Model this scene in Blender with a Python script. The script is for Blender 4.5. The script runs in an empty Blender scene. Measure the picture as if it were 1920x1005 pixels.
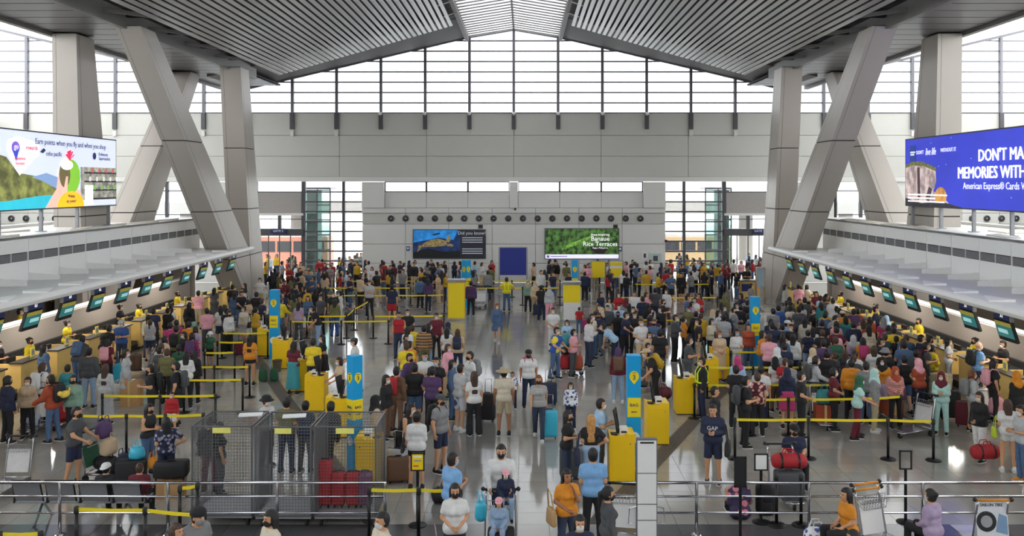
import bpy, math, random
import numpy as np
from mathutils import Vector, Matrix, Euler
R = math.radians
random.seed(7)
SC = bpy.context.scene
COL = SC.collection
# ------------------------------------------------------------------ camera
F, CX, CY, HC, CAMX = 1675.0, 985.0, 345.0, 6.4, 0.75
cam_d = bpy.data.cameras.new('camera'); cam = bpy.data.objects.new('camera', cam_d); COL.objects.link(cam)
cam.location = (CAMX, 0, HC); cam.rotation_euler = (R(90), 0, 0)
cam_d.sensor_fit = 'HORIZONTAL'; cam_d.sensor_width = 36.0; cam_d.lens = F / 1920 * 36
cam_d.shift_x = -(CX - 960) / 1920; cam_d.shift_y = (CY - 502.5) / 1920
cam_d.clip_end = 400
SC.camera = cam
# ------------------------------------------------------------------ sky and light
W = bpy.data.worlds.new('overcast'); SC.world = W; W.use_nodes = True
W.node_tree.nodes['Background'].inputs[0].default_value = (0.95, 0.975, 1.0, 1)
W.node_tree.nodes['Background'].inputs[1].default_value = 5.6
SC.view_settings.view_transform = 'Standard'; SC.view_settings.look = 'None'
SC.view_settings.exposure = 0.0; SC.view_settings.gamma = 1.0
SC.view_settings.use_curve_mapping = False
SC.cycles.max_bounces = 7; SC.cycles.diffuse_bounces = 4; SC.cycles.glossy_bounces = 3
SC.cycles.transparent_max_bounces = 24; SC.cycles.transmission_bounces = 4
SC.cycles.use_denoising = True

def gp(px, py, z=0.0):                      # ground (or height z) point under a photo pixel
    D = F * (HC - z) / (py - CY)
    return (CAMX + (px - CX) * D / F, D)
def at_d(px, D): return CAMX + (px - CX) * D / F
def z_at(py, D): return HC - (py - CY) * D / F
def s2l(c): return c / 12.92 if c <= 0.04045 else ((c + 0.055) / 1.055) ** 2.4
def rgb(r, g, b): return (s2l(r / 255), s2l(g / 255), s2l(b / 255))
# ------------------------------------------------------------------ materials
MATS = {}
def mat(name, col, rough=0.6, metal=0.0, var=0.12, scale=8.0, bump=0.0, emit=0.0, alpha=None, spec=0.5, trans=0.0, bscale=None):
    if name in MATS: return MATS[name]
    m = bpy.data.materials.new(name); m.use_nodes = True; nt = m.node_tree
    b = nt.nodes['Principled BSDF']
    b.inputs['Roughness'].default_value = rough; b.inputs['Metallic'].default_value = metal
    b.inputs['Specular IOR Level'].default_value = spec
    tc = nt.nodes.new('ShaderNodeTexCoord'); no = nt.nodes.new('ShaderNodeTexNoise')
    no.inputs['Scale'].default_value = scale; no.inputs['Detail'].default_value = 3
    nt.links.new(tc.outputs['Object'], no.inputs['Vector'])
    mx = nt.nodes.new('ShaderNodeMix'); mx.data_type = 'RGBA'
    mx.inputs[6].default_value = tuple(max(0, c * (1 - var)) for c in col) + (1,)
    mx.inputs[7].default_value = tuple(min(1, c * (1 + var)) for c in col) + (1,)
    fac = no.outputs['Fac']
    if var >= 0.3:
        cr = nt.nodes.new('ShaderNodeMapRange'); cr.inputs['From Min'].default_value = .36; cr.inputs['From Max'].default_value = .64
        nt.links.new(fac, cr.inputs['Value']); fac = cr.outputs[0]
    nt.links.new(fac, mx.inputs[0]); nt.links.new(mx.outputs[2], b.inputs['Base Color'])
    if emit > 0:
        nt.links.new(mx.outputs[2], b.inputs['Emission Color']); b.inputs['Emission Strength'].default_value = emit
    if bump > 0:
        n2 = nt.nodes.new('ShaderNodeTexNoise'); n2.inputs['Scale'].default_value = bscale or scale * 4
        nt.links.new(tc.outputs['Object'], n2.inputs['Vector'])
        bp = nt.nodes.new('ShaderNodeBump'); bp.inputs['Strength'].default_value = bump; bp.inputs['Distance'].default_value = 0.02
        nt.links.new(n2.outputs['Fac'], bp.inputs['Height']); nt.links.new(bp.outputs['Normal'], b.inputs['Normal'])
    if trans > 0:
        tr = nt.nodes.new('ShaderNodeBsdfTranslucent'); nt.links.new(mx.outputs[2], tr.inputs['Color'])
        ms = nt.nodes.new('ShaderNodeMixShader'); ms.inputs[0].default_value = trans
        out = nt.nodes['Material Output']
        nt.links.new(b.outputs[0], ms.inputs[1]); nt.links.new(tr.outputs[0], ms.inputs[2]); nt.links.new(ms.outputs[0], out.inputs[0])
    MATS[name] = m; return m
def glass_mat(name, tint, gloss=0.08):
    if name in MATS: return MATS[name]
    m = bpy.data.materials.new(name); m.use_nodes = True; nt = m.node_tree; nt.nodes.remove(nt.nodes['Principled BSDF'])
    t = nt.nodes.new('ShaderNodeBsdfTransparent'); t.inputs[0].default_value = tint + (1,)
    g = nt.nodes.new('ShaderNodeBsdfGlossy'); g.inputs['Roughness'].default_value = 0.03
    ms = nt.nodes.new('ShaderNodeMixShader'); ms.inputs[0].default_value = gloss
    nt.links.new(t.outputs[0], ms.inputs[1]); nt.links.new(g.outputs[0], ms.inputs[2])
    nt.links.new(ms.outputs[0], nt.nodes['Material Output'].inputs[0]); MATS[name] = m; return m
# ------------------------------------------------------------------ mesh building
class MB:
    def __init__(s): s.v = []; s.f = []; s.m = []
    def quad(s, a, b, c, d, m=0):
        n = len(s.v); s.v += [a, b, c, d]; s.f.append((n, n+1, n+2, n+3)); s.m.append(m); return s
    def poly(s, pts, m=0):
        n = len(s.v); s.v += list(pts); s.f.append(tuple(range(n, n+len(pts)))); s.m.append(m); return s
    def hexa(s, p, m=0):                   # 8 points: bottom ring 0-3 ccw, top ring 4-7
        n = len(s.v); s.v += [tuple(q) for q in p]
        for f in ((3,2,1,0),(4,5,6,7),(0,1,5,4),(1,2,6,5),(2,3,7,6),(3,0,4,7)): s.f.append(tuple(n+i for i in f)); s.m.append(m)
        return s
    def box(s, x0, x1, y0, y1, z0, z1, m=0):
        return s.hexa([(x0,y0,z0),(x1,y0,z0),(x1,y1,z0),(x0,y1,z0),(x0,y0,z1),(x1,y0,z1),(x1,y1,z1),(x0,y1,z1)], m)
    def cbox(s, c, d, m=0): return s.box(c[0]-d[0]/2, c[0]+d[0]/2, c[1]-d[1]/2, c[1]+d[1]/2, c[2]-d[2]/2, c[2]+d[2]/2, m)
    def bar(s, a, b, w, h=None, m=0, up=(0,0,1)):      # box-section bar a->b
        h = h or w; a = Vector(a); b = Vector(b); d = (b-a).normalized(); u = Vector(up)
        if abs(d.dot(u)) > 0.98: u = Vector((0,1,0))
        x = d.cross(u).normalized(); z = x.cross(d).normalized(); p = []
        for q in (a, b):
            for i, j in ((-1,-1),(1,-1),(1,1),(-1,1)): p.append(q + x*(w/2*i) + z*(h/2*j))
        return s.hexa(p, m)
    def tube(s, pts, r, n=6, m=0, cap=True):
        pts = [Vector(p) for p in pts]; rr = r if isinstance(r, (list, tuple)) else [r]*len(pts); base = len(s.v)
        d0 = (pts[1]-pts[0]).normalized(); ref = Vector((0,0,1)) if abs(d0.z) < 0.9 else Vector((0,1,0))
        for i, p in enumerate(pts):
            d = (pts[min(i+1, len(pts)-1)] - pts[max(i-1, 0)]).normalized()
            x = d.cross(ref)
            x = x.normalized() if x.length > 1e-4 else Vector((1,0,0))
            y = d.cross(x).normalized()
            for k in range(n):
                a = 2*math.pi*k/n; s.v.append(tuple(p + x*(rr[i]*math.cos(a)) + y*(rr[i]*math.sin(a))))
        for i in range(len(pts)-1):
            for k in range(n):
                a = base+i*n+k; b = base+i*n+(k+1)%n; s.f.append((a, b, b+n, a+n)); s.m.append(m)
        if cap:
            s.f.append(tuple(base+k for k in reversed(range(n)))); s.m.append(m)
            e = base+(len(pts)-1)*n; s.f.append(tuple(e+k for k in range(n))); s.m.append(m)
        return s
    def lathe(s, prof, n=16, c=(0,0,0), m=0):           # profile (r,z) bottom to top
        base = len(s.v)
        for r, z in prof:
            for k in range(n):
                a = 2*math.pi*k/n; s.v.append((c[0]+r*math.cos(a), c[1]+r*math.sin(a), c[2]+z))
        for i in range(len(prof)-1):
            for k in range(n):
                a = base+i*n+k; b = base+i*n+(k+1)%n; s.f.append((a, b, b+n, a+n)); s.m.append(m)
        s.f.append(tuple(base+k for k in reversed(range(n)))); s.m.append(m)
        e = base+(len(prof)-1)*n; s.f.append(tuple(e+k for k in range(n))); s.m.append(m)
        return s
    def prism(s, outline, y0, y1, m=0):                 # outline of (x,z), extruded along y
        n = len(outline); b = len(s.v)
        s.v += [(x, y0, z) for x, z in outline] + [(x, y1, z) for x, z in outline]
        s.f.append(tuple(b+i for i in range(n))); s.m.append(m)
        s.f.append(tuple(b+n+i for i in reversed(range(n)))); s.m.append(m)
        for i in range(n):
            j = (i+1) % n; s.f.append((b+j, b+i, b+n+i, b+n+j)); s.m.append(m)
        return s
    def sphere(s, c, r, n=10, k=6, m=0):
        r = r if isinstance(r, tuple) else (r, r, r); base = len(s.v)
        for i in range(1, k):
            t = math.pi*i/k
            for j in range(n):
                a = 2*math.pi*j/n; s.v.append((c[0]+r[0]*math.sin(t)*math.cos(a), c[1]+r[1]*math.sin(t)*math.sin(a), c[2]-r[2]*math.cos(t)))
        for i in range(k-2):
            for j in range(n):
                a = base+i*n+j; b = base+i*n+(j+1)%n; s.f.append((a, b, b+n, a+n)); s.m.append(m)
        s.v.append((c[0], c[1], c[2]-r[2])); s.v.append((c[0], c[1], c[2]+r[2])); p = len(s.v)-2
        for j in range(n):
            s.f.append((p, base+(j+1)%n, base+j)); s.m.append(m)
            e = base+(k-2)*n; s.f.append((p+1, e+j, e+(j+1)%n)); s.m.append(m)
        return s
    def mesh(s, name, mats, smooth=False):
        me = bpy.data.meshes.new(name); me.from_pydata([tuple(v) for v in s.v], [], s.f)
        for q in (mats if isinstance(mats, (list, tuple)) else [mats]): me.materials.append(q)
        me.polygons.foreach_set('material_index', s.m)
        if smooth: me.polygons.foreach_set('use_smooth', [True]*len(s.f))
        me.update(); return me
def link(name, me, parent=None, loc=(0,0,0), rot=(0,0,0), scale=None, material=None):
    o = bpy.data.objects.new(name, me); COL.objects.link(o)
    o.location = loc; o.rotation_euler = rot
    if scale: o.scale = scale if isinstance(scale, (tuple, list)) else (scale,)*3
    if parent: o.parent = parent
    if material is not None and me is not None:
        o.material_slots[0].link = 'OBJECT'; o.material_slots[0].material = material
    return o
def build(mb, name, mats, parent=None, loc=(0,0,0), rot=(0,0,0), smooth=False):
    return link(name, mb.mesh(name, mats, smooth), parent, loc, rot)
def tag(o, label=None, cat=None, group=None, kind=None):
    if label: o['label'] = label
    if cat: o['category'] = cat
    if group: o['group'] = group
    if kind: o['kind'] = kind
    return o
def thing(name, label, cat, loc=(0,0,0), rotz=0.0, group=None, scale=None):
    return tag(link(name, None, None, loc, (0,0,rotz), scale), label, cat, group)
def clone(o, loc=None, rotz=None, label=None, group=None, parent=None):
    c = o.copy(); COL.objects.link(c); c.parent = parent
    if loc is not None: c.location = loc
    if rotz is not None: c.rotation_euler = (0,0,rotz)
    if label: c['label'] = label
    if group: c['group'] = group
    for ch in o.children: clone(ch, parent=c)
    return c
_txt = {}
def text_mesh(s, size, ext=0.004, align='CENTER', shear=0.0, space=1.0):
    k = (s, size, ext, align, shear, space)
    if k in _txt: return _txt[k]
    cu = bpy.data.curves.new('lettering', 'FONT'); cu.body = s; cu.size = size; cu.extrude = ext; cu.align_x = align
    cu.align_y = 'CENTER'; cu.shear = shear; cu.space_character = space; cu.resolution_u = 2
    o = bpy.data.objects.new('tmp', cu); COL.objects.link(o)
    dg = bpy.context.evaluated_depsgraph_get(); me = bpy.data.meshes.new_from_object(o.evaluated_get(dg))
    bpy.data.objects.remove(o); bpy.data.curves.remove(cu); _txt[k] = me; return me
def lettering(s, size, parent, loc, rot, m, align='CENTER', name='lettering', bold=0.0, shear=0.0, sx=1.0, space=1.0):
    me = text_mesh(s, size, 0.004, align, shear, space)
    if not me.materials: me.materials.append(m)
    o = link(name, me, parent, loc, rot, (sx, 1, 1), m)
    return o
# ================================================================== materials of the place
M_PANEL = mat('painted panel', rgb(196,196,190), 0.5, var=0.03, scale=1.2)
M_PANEL2 = mat('painted panel lower', rgb(216,216,212), 0.5, var=0.03, scale=1.2)
M_JOINT = mat('dark joint', rgb(120,120,116), 0.8)
M_CLAD = mat('column cladding', rgb(182,175,167), 0.42, 0.2, var=0.05, scale=0.7)
M_CORE = mat('column core', rgb(70,66,62), 0.8)
M_FRAME = mat('window frame grey', rgb(110,110,116), 0.5, 0.2)
M_FRAMED = mat('window frame dark', rgb(78,78,82), 0.5, 0.2)
M_GLASS = glass_mat('clear glass', (0.97, 0.98, 0.99), 0.06)
M_GLASSU = glass_mat('solar glass', (0.66, 0.67, 0.68), 0.05)
M_GLASSG = glass_mat('green glass', (0.62, 0.80, 0.76), 0.10)
M_SLAT = mat('ceiling slat metal', rgb(186,186,186), 0.3, 0.8, var=0.08, scale=0.9)
M_ROOF = mat('roof deck dark', rgb(34,34,36), 0.75)
M_SOFF = mat('soffit metal', rgb(118,118,120), 0.38, 0.6, var=0.05)
M_RIB = mat('roof rib', rgb(128,126,124), 0.5, 0.3)
M_SKY = mat('skylight diffuser', rgb(238,238,236), 0.6, var=0.02, trans=0.6)
M_WHITE = mat('white paint', rgb(226,226,224), 0.45, var=0.03)
M_STEEL = mat('brushed steel', rgb(190,190,194), 0.25, 0.95, var=0.05)
M_CHROME = mat('polished steel', rgb(205,205,210), 0.14, 1.0, var=0.03)
M_BLACK = mat('black plastic', rgb(26,26,28), 0.5)
M_RUBBER = mat('black rubber', rgb(22,22,22), 0.8)
M_YEL = mat('yellow laminate', rgb(240,196,14), 0.42, var=0.03)
M_WOOD = mat('pale yellow wood', rgb(226,190,112), 0.45, var=0.10, scale=5)
M_BELTW = mat('grey beige wall', rgb(158,148,138), 0.6, var=0.05)
M_CONC = mat('outside paving', rgb(190,188,182), 0.8, var=0.08, scale=0.5)

def tile_mat(name, col, rough):
    m = mat(name, col, rough, var=0.10, scale=1.6, spec=0.55); nt = m.node_tree
    oi = nt.nodes.new('ShaderNodeNewGeometry'); b = nt.nodes['Principled BSDF']
    hs = nt.nodes.new('ShaderNodeHueSaturation'); mr = nt.nodes.new('ShaderNodeMapRange')
    mr.inputs['To Min'].default_value = 0.88; mr.inputs['To Max'].default_value = 1.08
    nt.links.new(oi.outputs['Random Per Island'], mr.inputs['Value']); nt.links.new(mr.outputs[0], hs.inputs['Value'])
    src = b.inputs['Base Color'].links[0].from_socket; nt.links.new(src, hs.inputs['Color']); nt.links.new(hs.outputs[0], b.inputs['Base Color'])
    return m
M_TILE = tile_mat('polished grey tile', rgb(156,152,146), 0.10)
M_TILED = tile_mat('polished charcoal tile', rgb(84,84,86), 0.12); M_TILEL = tile_mat('polished mid grey tile', rgb(122,121,119), 0.12)
M_GROUT = mat('grout', rgb(104,101,97), 0.7)

# ================================================================== floor
T = 0.6; YW = 58.0
fl = tag(build(MB().box(-34, 34, -8, YW, -0.25, -0.012), 'floor', M_GROUT), 'polished grey tiled floor of the check-in hall', kind='structure')
def tile_kind(ix, iy):
    x, y = (ix+0.5)*T, (iy+0.5)*T
    if y < 16.6 and not (-0.1 < x < 2.2): return 1
    if -1.3 < x < 0: return 2
    return 0
tiles = []
for iy in range(-13, int(YW/T)):
    for ix in range(-56, 56):
        x, y = (ix+0.5)*T, (iy+0.5)*T
        vis = False
        if y > 15.4:
            px = CX + (x-CAMX)*F/y; py = CY + F*HC/y
            vis = -40 < px < 1960
        tiles.append((0 if vis else 1, y, abs(x-CAMX), ix, iy))
tiles.sort()
tm = []
for k in (M_TILE, M_TILED, M_TILEL):
    g = 0.0035; h = T/2-g
    tm.append(MB().box(-h, h, -h, h, -0.012, 0.0).mesh('floor_tile', k))
for t in tiles[:300]:
    link('floor_tile', tm[tile_kind(t[3], t[4])], fl, ((t[3]+0.5)*T, (t[4]+0.5)*T, 0))
rest = MB()
for t in tiles[300:]:
    x, y = (t[3]+0.5)*T, (t[4]+0.5)*T
    rest.quad((x-h, y-h, 0), (x+h, y-h, 0), (x+h, y+h, 0), (x-h, y+h, 0), tile_kind(t[3], t[4]))
tag(build(rest, 'floor_tile', [M_TILE, M_TILED, M_TILEL], fl), kind='stuff')
M_DRAIN = mat('speckled drain strip', rgb(88,80,74), 0.6, var=0.5, scale=30)
for i, s in enumerate((-1, 1)):
    a, b = (3.45-0.44*3.6, 16.8), (3.45+0.44*14, 34.4)
    o = MB().quad((s*a[0], a[1], 0.004), (s*(a[0]+0.42), a[1], 0.004), (s*(b[0]+0.42), b[1], 0.004), (s*b[0], b[1], 0.004))
    tag(build(o, 'trim_%d' % (i+1), M_DRAIN), 'dark speckled strip running diagonally across the %s of the floor' % ('left' if s < 0 else 'right'), kind='structure')

# ================================================================== back wall with glazing
def rake(x):                       # underside of the roof at the back wall
    x = abs(x)
    if x < 2.9: return 16.42 - 0.17*x
    if x < 17.4: return 15.93 - 0.232*(x-2.9)
    return 12.62 + 0.235*(x-17.4)
wb = tag(build(MB().box(-34, 34, YW+0.22, YW+0.45, 6.57, 11.0), 'wall_back', M_JOINT), 'pale grey panelled back wall below the big gable window', kind='structure')
def panel(x0, x1, z0, z1, m=M_PANEL, y=YW, d=0.22, name='wall_panel', parent=wb, g=0.012):
    return build(MB().box(x0+g, x1-g, y, y+d, z0+g, z1-g), name, m, parent)
BAY = 2.875
for k in range(-6, 6):
    x0, x1 = k*2*BAY*0.985, (k+1)*2*BAY*0.985
    for z0, z1 in ((6.86, 8.2), (8.2, 9.56), (9.56, 11.0)): panel(x0, x1, z0, z1)
build(MB().box(-34, 34, YW-0.12, YW+0.2, 6.55, 6.86), 'ledge', M_PANEL2, wb)
build(MB().box(-34, 34, YW-0.05, YW+0.3, 11.0, 11.05), 'sill', M_FRAMED, wb)
win = tag(link('window_1', None, None, (0, YW, 0)), 'tall gable window of white panes above the back wall', kind='structure')
xs = [k*BAY for k in range(-11, 12)]
tz = [11.0 + 0.672*i for i in range(0, 9)]
for k in range(-12, 12):
    x0, x1 = k*BAY, (k+1)*BAY
    for i in range(8):
        z0, z1 = tz[i], tz[i+1]; a, b = rake(x0), rake(x1)
        if z0 >= max(a, b) - 0.02: continue
        pts = []
        for (x, t) in ((x0+0.02, a), (x1-0.02, b)): pts.append((x, min(z1, t)))
        o = MB()
        if abs(x0) < 0.1 or abs(x1) < 0.1 or True:
            lo = z0
            q = [(x0+.02, lo), (x1-.02, lo), (x1-.02, max(lo+0.002, pts[1][1])), (x0+.02, max(lo+0.002, pts[0][1]))]
            o.prism(q, 0.10, 0.115)
        build(o, 'pane', M_GLASSU, win)
        if i > 0:
            xa, xb = x0, x1
            if min(a, b) < z0:      # transom meets the rake
                t = (z0 - a)/(b - a); xm = x0 + t*(x1-x0)
                if a < b: xa = xm
                else: xb = xm
            build(MB().box(xa, xb, 0.02, 0.13, z0-0.042, z0+0.042), 'transom', M_FRAME, win)
for x in xs:
    zt = rake(x) + 0.05
    build(MB().box(x-0.085, x+0.085, -0.10, 0.16, 11.0, zt), 'mullion', M_FRAME, win)
    b = build(MB().box(x-0.13, x+0.13, -0.16, 0.02, 9.95, 11.0), 'mullion_foot', M_FRAMED, win)
    if abs(x) < 9:
        build(MB().sphere((0,0,0), 0.12, 10, 6), 'spotlight', M_WHITE, b, (x, -0.24, 10.95), smooth=True)
    else:
        build(MB().box(x-0.1, x+0.1, -0.14, 0.0, 9.5, 9.85), 'junction_box', M_PANEL2, b)
for s in (-1, 1):
    for (xa, xb) in ((0, 2.9), (2.9, 17.4), (17.4, 34)):
        build(MB().bar((s*xa, 0.03, rake(xa+0.001)+0.02), (s*xb, 0.03, rake(xb-0.001)+0.02), 0.22, 0.16), 'head_rail', M_FRAME, win)
# ---- lower wall: solid centre, glazed gate bays, side windows
def nozzle(x, z, y=YW-0.02):
    n = build(MB().lathe([(0.21,0),(0.21,0.05),(0.16,0.09),(0.15,0.02)], 16), 'air_nozzle', M_FRAMED, wb, (x, y, z), (R(90),0,0))
    build(MB().lathe([(0.05,0),(0.07,0.05),(0.02,0.10)], 10), 'nozzle_core', M_STEEL, n)
XC = 9.85
ctr = [(-XC, -8.4), (-8.4, -0.28), (-0.28, 0.28), (0.28, 8.4), (8.4, XC)]
wlow = tag(build(MB().box(-XC, XC, YW+0.22, YW+0.4, 0, 5.9), 'wall_centre', M_JOINT), 'pale grey wall between the two glazed gate bays', kind='structure')
for (a, b) in (ctr[0], ctr[2], ctr[4]): panel(a, b, 4.85, 6.55, M_PANEL2, YW-0.15, 0.6, parent=wlow)
for (a, b) in (ctr[1], ctr[3]):
    for k in range(3):
        w = (b-a)/3; x0 = a+k*w
        panel(x0, x0+w, 4.85, 5.88, M_PANEL2, YW+0.12, 0.12, parent=wlow)
        wn = tag(link('window_%d' % (2+k+(3 if a > 0 else 0)), None, None, (0, YW, 0)), '%s pane of the narrow strip window over the %s half of the wall' % (('left','middle','right')[k], 'left' if a < 0 else 'right'), kind='structure')
        build(MB().box(x0+0.05, x0+w-0.05, 0.2, 0.21, 5.92, 6.53), 'pane', M_GLASS, wn)
        f = MB()
        for (p0, p1, q0, q1) in ((x0, x0+w, 5.88, 5.94), (x0, x0+w, 6.5, 6.56), (x0, x0+0.06, 5.9, 6.55), (x0+w-0.06, x0+w, 5.9, 6.55)): f.box(p0, p1, 0.14, 0.26, q0, q1)
        build(f, 'window_frame', M_FRAMED, wn)
cols = [-XC+i*2*XC/7 for i in range(8)]
for i in range(7):
    for (z0, z1) in ((0, 1.25), (1.25, 2.5), (2.5, 3.8)): panel(cols[i], cols[i+1], z0, z1, M_PANEL2, parent=wlow)
    panel(cols[i], cols[i+1], 4.52, 4.85, M_PANEL2, YW-0.06, 0.28, parent=wlow)
    panel(cols[i], cols[i+1], 3.8, 4.52, M_PANEL, YW, 0.22, parent=wlow)
for i in range(18): nozzle(at_d(733+i*27.5, YW), 4.16)
for s in (-1, 1):
    side = 'left' if s < 0 else 'right'
    wl = tag(build(MB().box(min(s*24.2, s*34), max(s*24.2, s*34), YW+0.22, YW+0.4, 0, 6.55), 'wall_%s_rear' % side, M_JOINT), 'pale grey panelled wall at the far %s behind the billboard' % side, kind='structure')
    for k in range(4):
        x0 = s*24.2 + s*k*2.45; x1 = x0 + s*2.45
        for (z0, z1) in ((0, 2.5), (2.5, 3.8), (3.8, 4.52), (4.52, 6.55)): panel(min(x0,x1), max(x0,x1), z0, z1, M_PANEL2, parent=wl)
    for i in range(9): nozzle(s*(25.0+0.95*i), 4.16)
    for (xa, xb) in ((16.8, 20.9),): panel(min(s*xa, s*xb), max(s*xa, s*xb), 0, 6.55, M_PANEL2, parent=wl)
    # side windows
    wn = tag(link('window_%d' % (8 if s < 0 else 9), None, None, (0, YW, 0)), 'glazed strip beside the %s columns above the counters' % side, kind='structure')
    for k in range(2):
        x0 = s*(20.9+k*1.65); x1 = x0+s*1.65; x0, x1 = min(x0,x1), max(x0,x1)
        for (z0, z1) in ((0.05, 2.2), (2.2, 4.4), (4.4, 5.95), (5.95, 6.55)):
            build(MB().box(x0+.03, x1-.03, 0.12, 0.13, z0+.03, z1-.03), 'pane', M_GLASS, wn)
            build(MB().box(x0, x1, 0.05, 0.18, z1-0.04, z1+0.04), 'transom', M_FRAMED, wn)
        build(MB().box(x0-0.1, x0+0.1, 0.0, 0.22, 0, 6.55), 'mullion', M_FRAMED, wn)
    # gate bay
    gb = tag(link('window_%d' % (10 if s < 0 else 11), None, None, (0, YW, 0)), 'tall glazed bay beside gate at the %s of the back wall' % side, kind='structure')
    def gx(v): return s*v
    xa, xm, xd, xe = XC, 11.05, 13.65, 16.8
    for (u, v) in ((xa, xm), (xm, xd)):
        zz = [0.05, 0.75, 1.4, 2.04, 2.68, 3.32, 3.95, 4.6, 5.24, 5.88, 6.55]
        for i in range(10):
            build(MB().box(min(gx(u), gx(v))+.02, max(gx(u), gx(v))-.02, 0.1, 0.112, zz[i]+.02, zz[i+1]-.02), 'pane', M_GLASS, gb)
            if i: build(MB().box(min(gx(u), gx(v)), max(gx(u), gx(v)), 0.02, 0.16, zz[i]-0.045, zz[i]+0.045), 'transom', M_FRAMED, gb)
    for v, w in ((xm, 0.09), (xd, 0.13), (xe, 0.16)): build(MB().box(gx(v)-w, gx(v)+w, -0.06, 0.22, 0, 6.55), 'mullion', M_FRAMED, gb)
    lo, hi = min(gx(xd), gx(xe)), max(gx(xd), gx(xe))
    build(MB().box(lo+.1, hi-.1, 0.1, 0.112, 5.9, 6.5), 'pane', M_GLASS, gb)
    build(MB().box(lo, hi, 0.02, 0.16, 5.84, 5.92), 'transom', M_FRAMED, gb)
    build(MB().box(lo+.1, hi-.1, 0.0, 0.2, 4.5, 5.84), 'infill_panel', mat('grey infill', rgb(160,156,152), 0.6), gb)
    build(MB().box(lo, hi, -0.1, 0.25, 4.35, 4.5), 'transom', M_PANEL2, gb)
    mid = (lo+hi)/2
    for (u, v) in ((lo+.1, mid-.08), (mid+.08, hi-.1)):
        build(MB().box(u, v, 0.1, 0.112, 3.5, 4.1), 'pane', M_GLASS, gb); build(MB().box(u, v, 0.1, 0.112, 4.14, 4.33), 'pane', M_GLASS, gb)
    build(MB().box(lo, hi, 0.02, 0.16, 4.09, 4.15), 'transom', M_FRAMED, gb)
    build(MB().box(mid-.1, mid+.1, 0, 0.2, 3.5, 4.35), 'mullion', M_FRAMED, gb)
    build(MB().box(lo, hi, -0.15, 0.3, 3.05, 3.5), 'door_header', M_FRAMED, gb)
    dr = tag(link('door_%d' % (1 if s < 0 else 2), None, None, (0, YW, 0)), 'sliding glass entrance door under the %s gate sign' % side, kind='structure')
    for i in range(4):
        u = lo+.15+i*(hi-lo-.3)/4; v = u+(hi-lo-.3)/4
        if i in (0, 3): build(MB().box(u+.03, v-.03, 0.06, 0.075, 0.05, 3.0), 'door_pane', M_GLASS, dr)
        build(MB().box(u-.025, u+.025, 0.03, 0.11, 0, 3.05), 'door_stile', M_FRAMED, dr)
    sg = thing('gate_sign', 'small dark blue sign reading GATE %s over the %s entrance' % ('2' if s < 0 else '3-4', side), 'sign', (at_d(524, YW) if s < 0 else at_d(1424, YW), YW-0.3, 3.36), group='gate signs')
    build(MB().box(-0.5, 0.5, 0, 0.06, -0.15, 0.15), 'sign_board', mat('navy sign', rgb(28,38,92), 0.4), sg)
    for q in (-0.3, 0.3): build(MB().box(q-.015, q+.015, 0.02, 0.12, 0.1, 0.2), 'bracket', M_FRAMED, sg)
    lettering('GATE 2' if s < 0 else 'GATE 3-4', 0.2, sg, (0, -0.006, 0), (R(90),0,0), M_WHITE)
# ---- outside, seen through the glass
tag(build(MB().box(-60, 60, YW+0.5, 140, -0.3, -0.02), 'outside_pavement', M_CONC), 'pale paved forecourt outside the glass', kind='structure')
br = tag(build(MB().box(-40, 40, 72, 80, 4.0, 4.9), 'outside_bridge', mat('concrete bridge', rgb(170,168,164), 0.8)), 'concrete road deck outside beyond the glazed bays', kind='structure')
for x in (-28, -18.6, -10.6, 10.9, 19.5, 28): build(MB().lathe([(0.6,0),(0.6,4.05)], 14, (x, 76, -0.02)), 'bridge_column', mat('concrete bridge', (0,0,0)), br)
for s in (-1, 1):
    side = 'left' if s < 0 else 'right'
    lx = at_d(600, 61) if s < 0 else at_d(1342, 61)
    el = thing('glass_lift', 'green glass lift shaft standing outside the %s gate bay' % side, 'lift', (lx, 61, -0.02), group='glass lift shafts')
    for k in range(6):
        z0 = k*1.0
        for (u, v) in ((-0.85, 0.0), (0.0, 0.85)):
            build(MB().box(u+.03, v-.03, -0.8, -0.78, z0+.04, z0+.97), 'shaft_pane', M_GLASSG, el)
        build(MB().box(-0.88, 0.88, -0.82, -0.74, z0+.96, z0+1.04), 'shaft_rail', M_FRAME, el)
    for x in (-0.87, 0.0, 0.87): build(MB().box(x-.04, x+.04, -0.84, -0.74, 0, 6.1), 'shaft_post', M_FRAMED, el)
    c0 = -0.8 if s < 0 else 0.05
    build(MB().box(c0, c0+0.75, -0.5, 0.8, 0.02, 6.0), 'shaft_core', mat('lift core', rgb(112,120,118), 0.6), el)
    build(MB().box(-0.9, 0.9, -0.85, 0.85, 6.05, 6.2), 'shaft_roof', M_FRAME, el)

for i, (bxp, cc, lab) in enumerate(((at_d(540,67), (224,150,128), 'orange-red bus parked outside the left gate'), (at_d(1285,67), (230,196,150), 'pale orange bus parked outside the right glazed bay'))):
    o = thing('parked_bus', lab, 'bus', (bxp, 67, -.02), 0, 'buses outside'); build(MB().box(-3.2,3.2,-1.1,1.1,.35,2.5), 'bus_body', mat('bus paint %d' % i, rgb(*cc), .4), o); build(MB().box(-3.1,3.1,-1.0,1.0,2.5,2.7), 'bus_roof', M_WHITE, o)
    for k in range(5): build(MB().box(-2.9+k*1.2,-1.85+k*1.2,-1.12,-1.1,1.4,2.2), 'bus_window', M_FRAMED, o)
    for u in (-2,2): build(MB().lathe([(.42,-.12),(.42,.12)],16), 'wheel', M_RUBBER, o, (u,-1.0,.42), (R(90),0,0))
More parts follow.
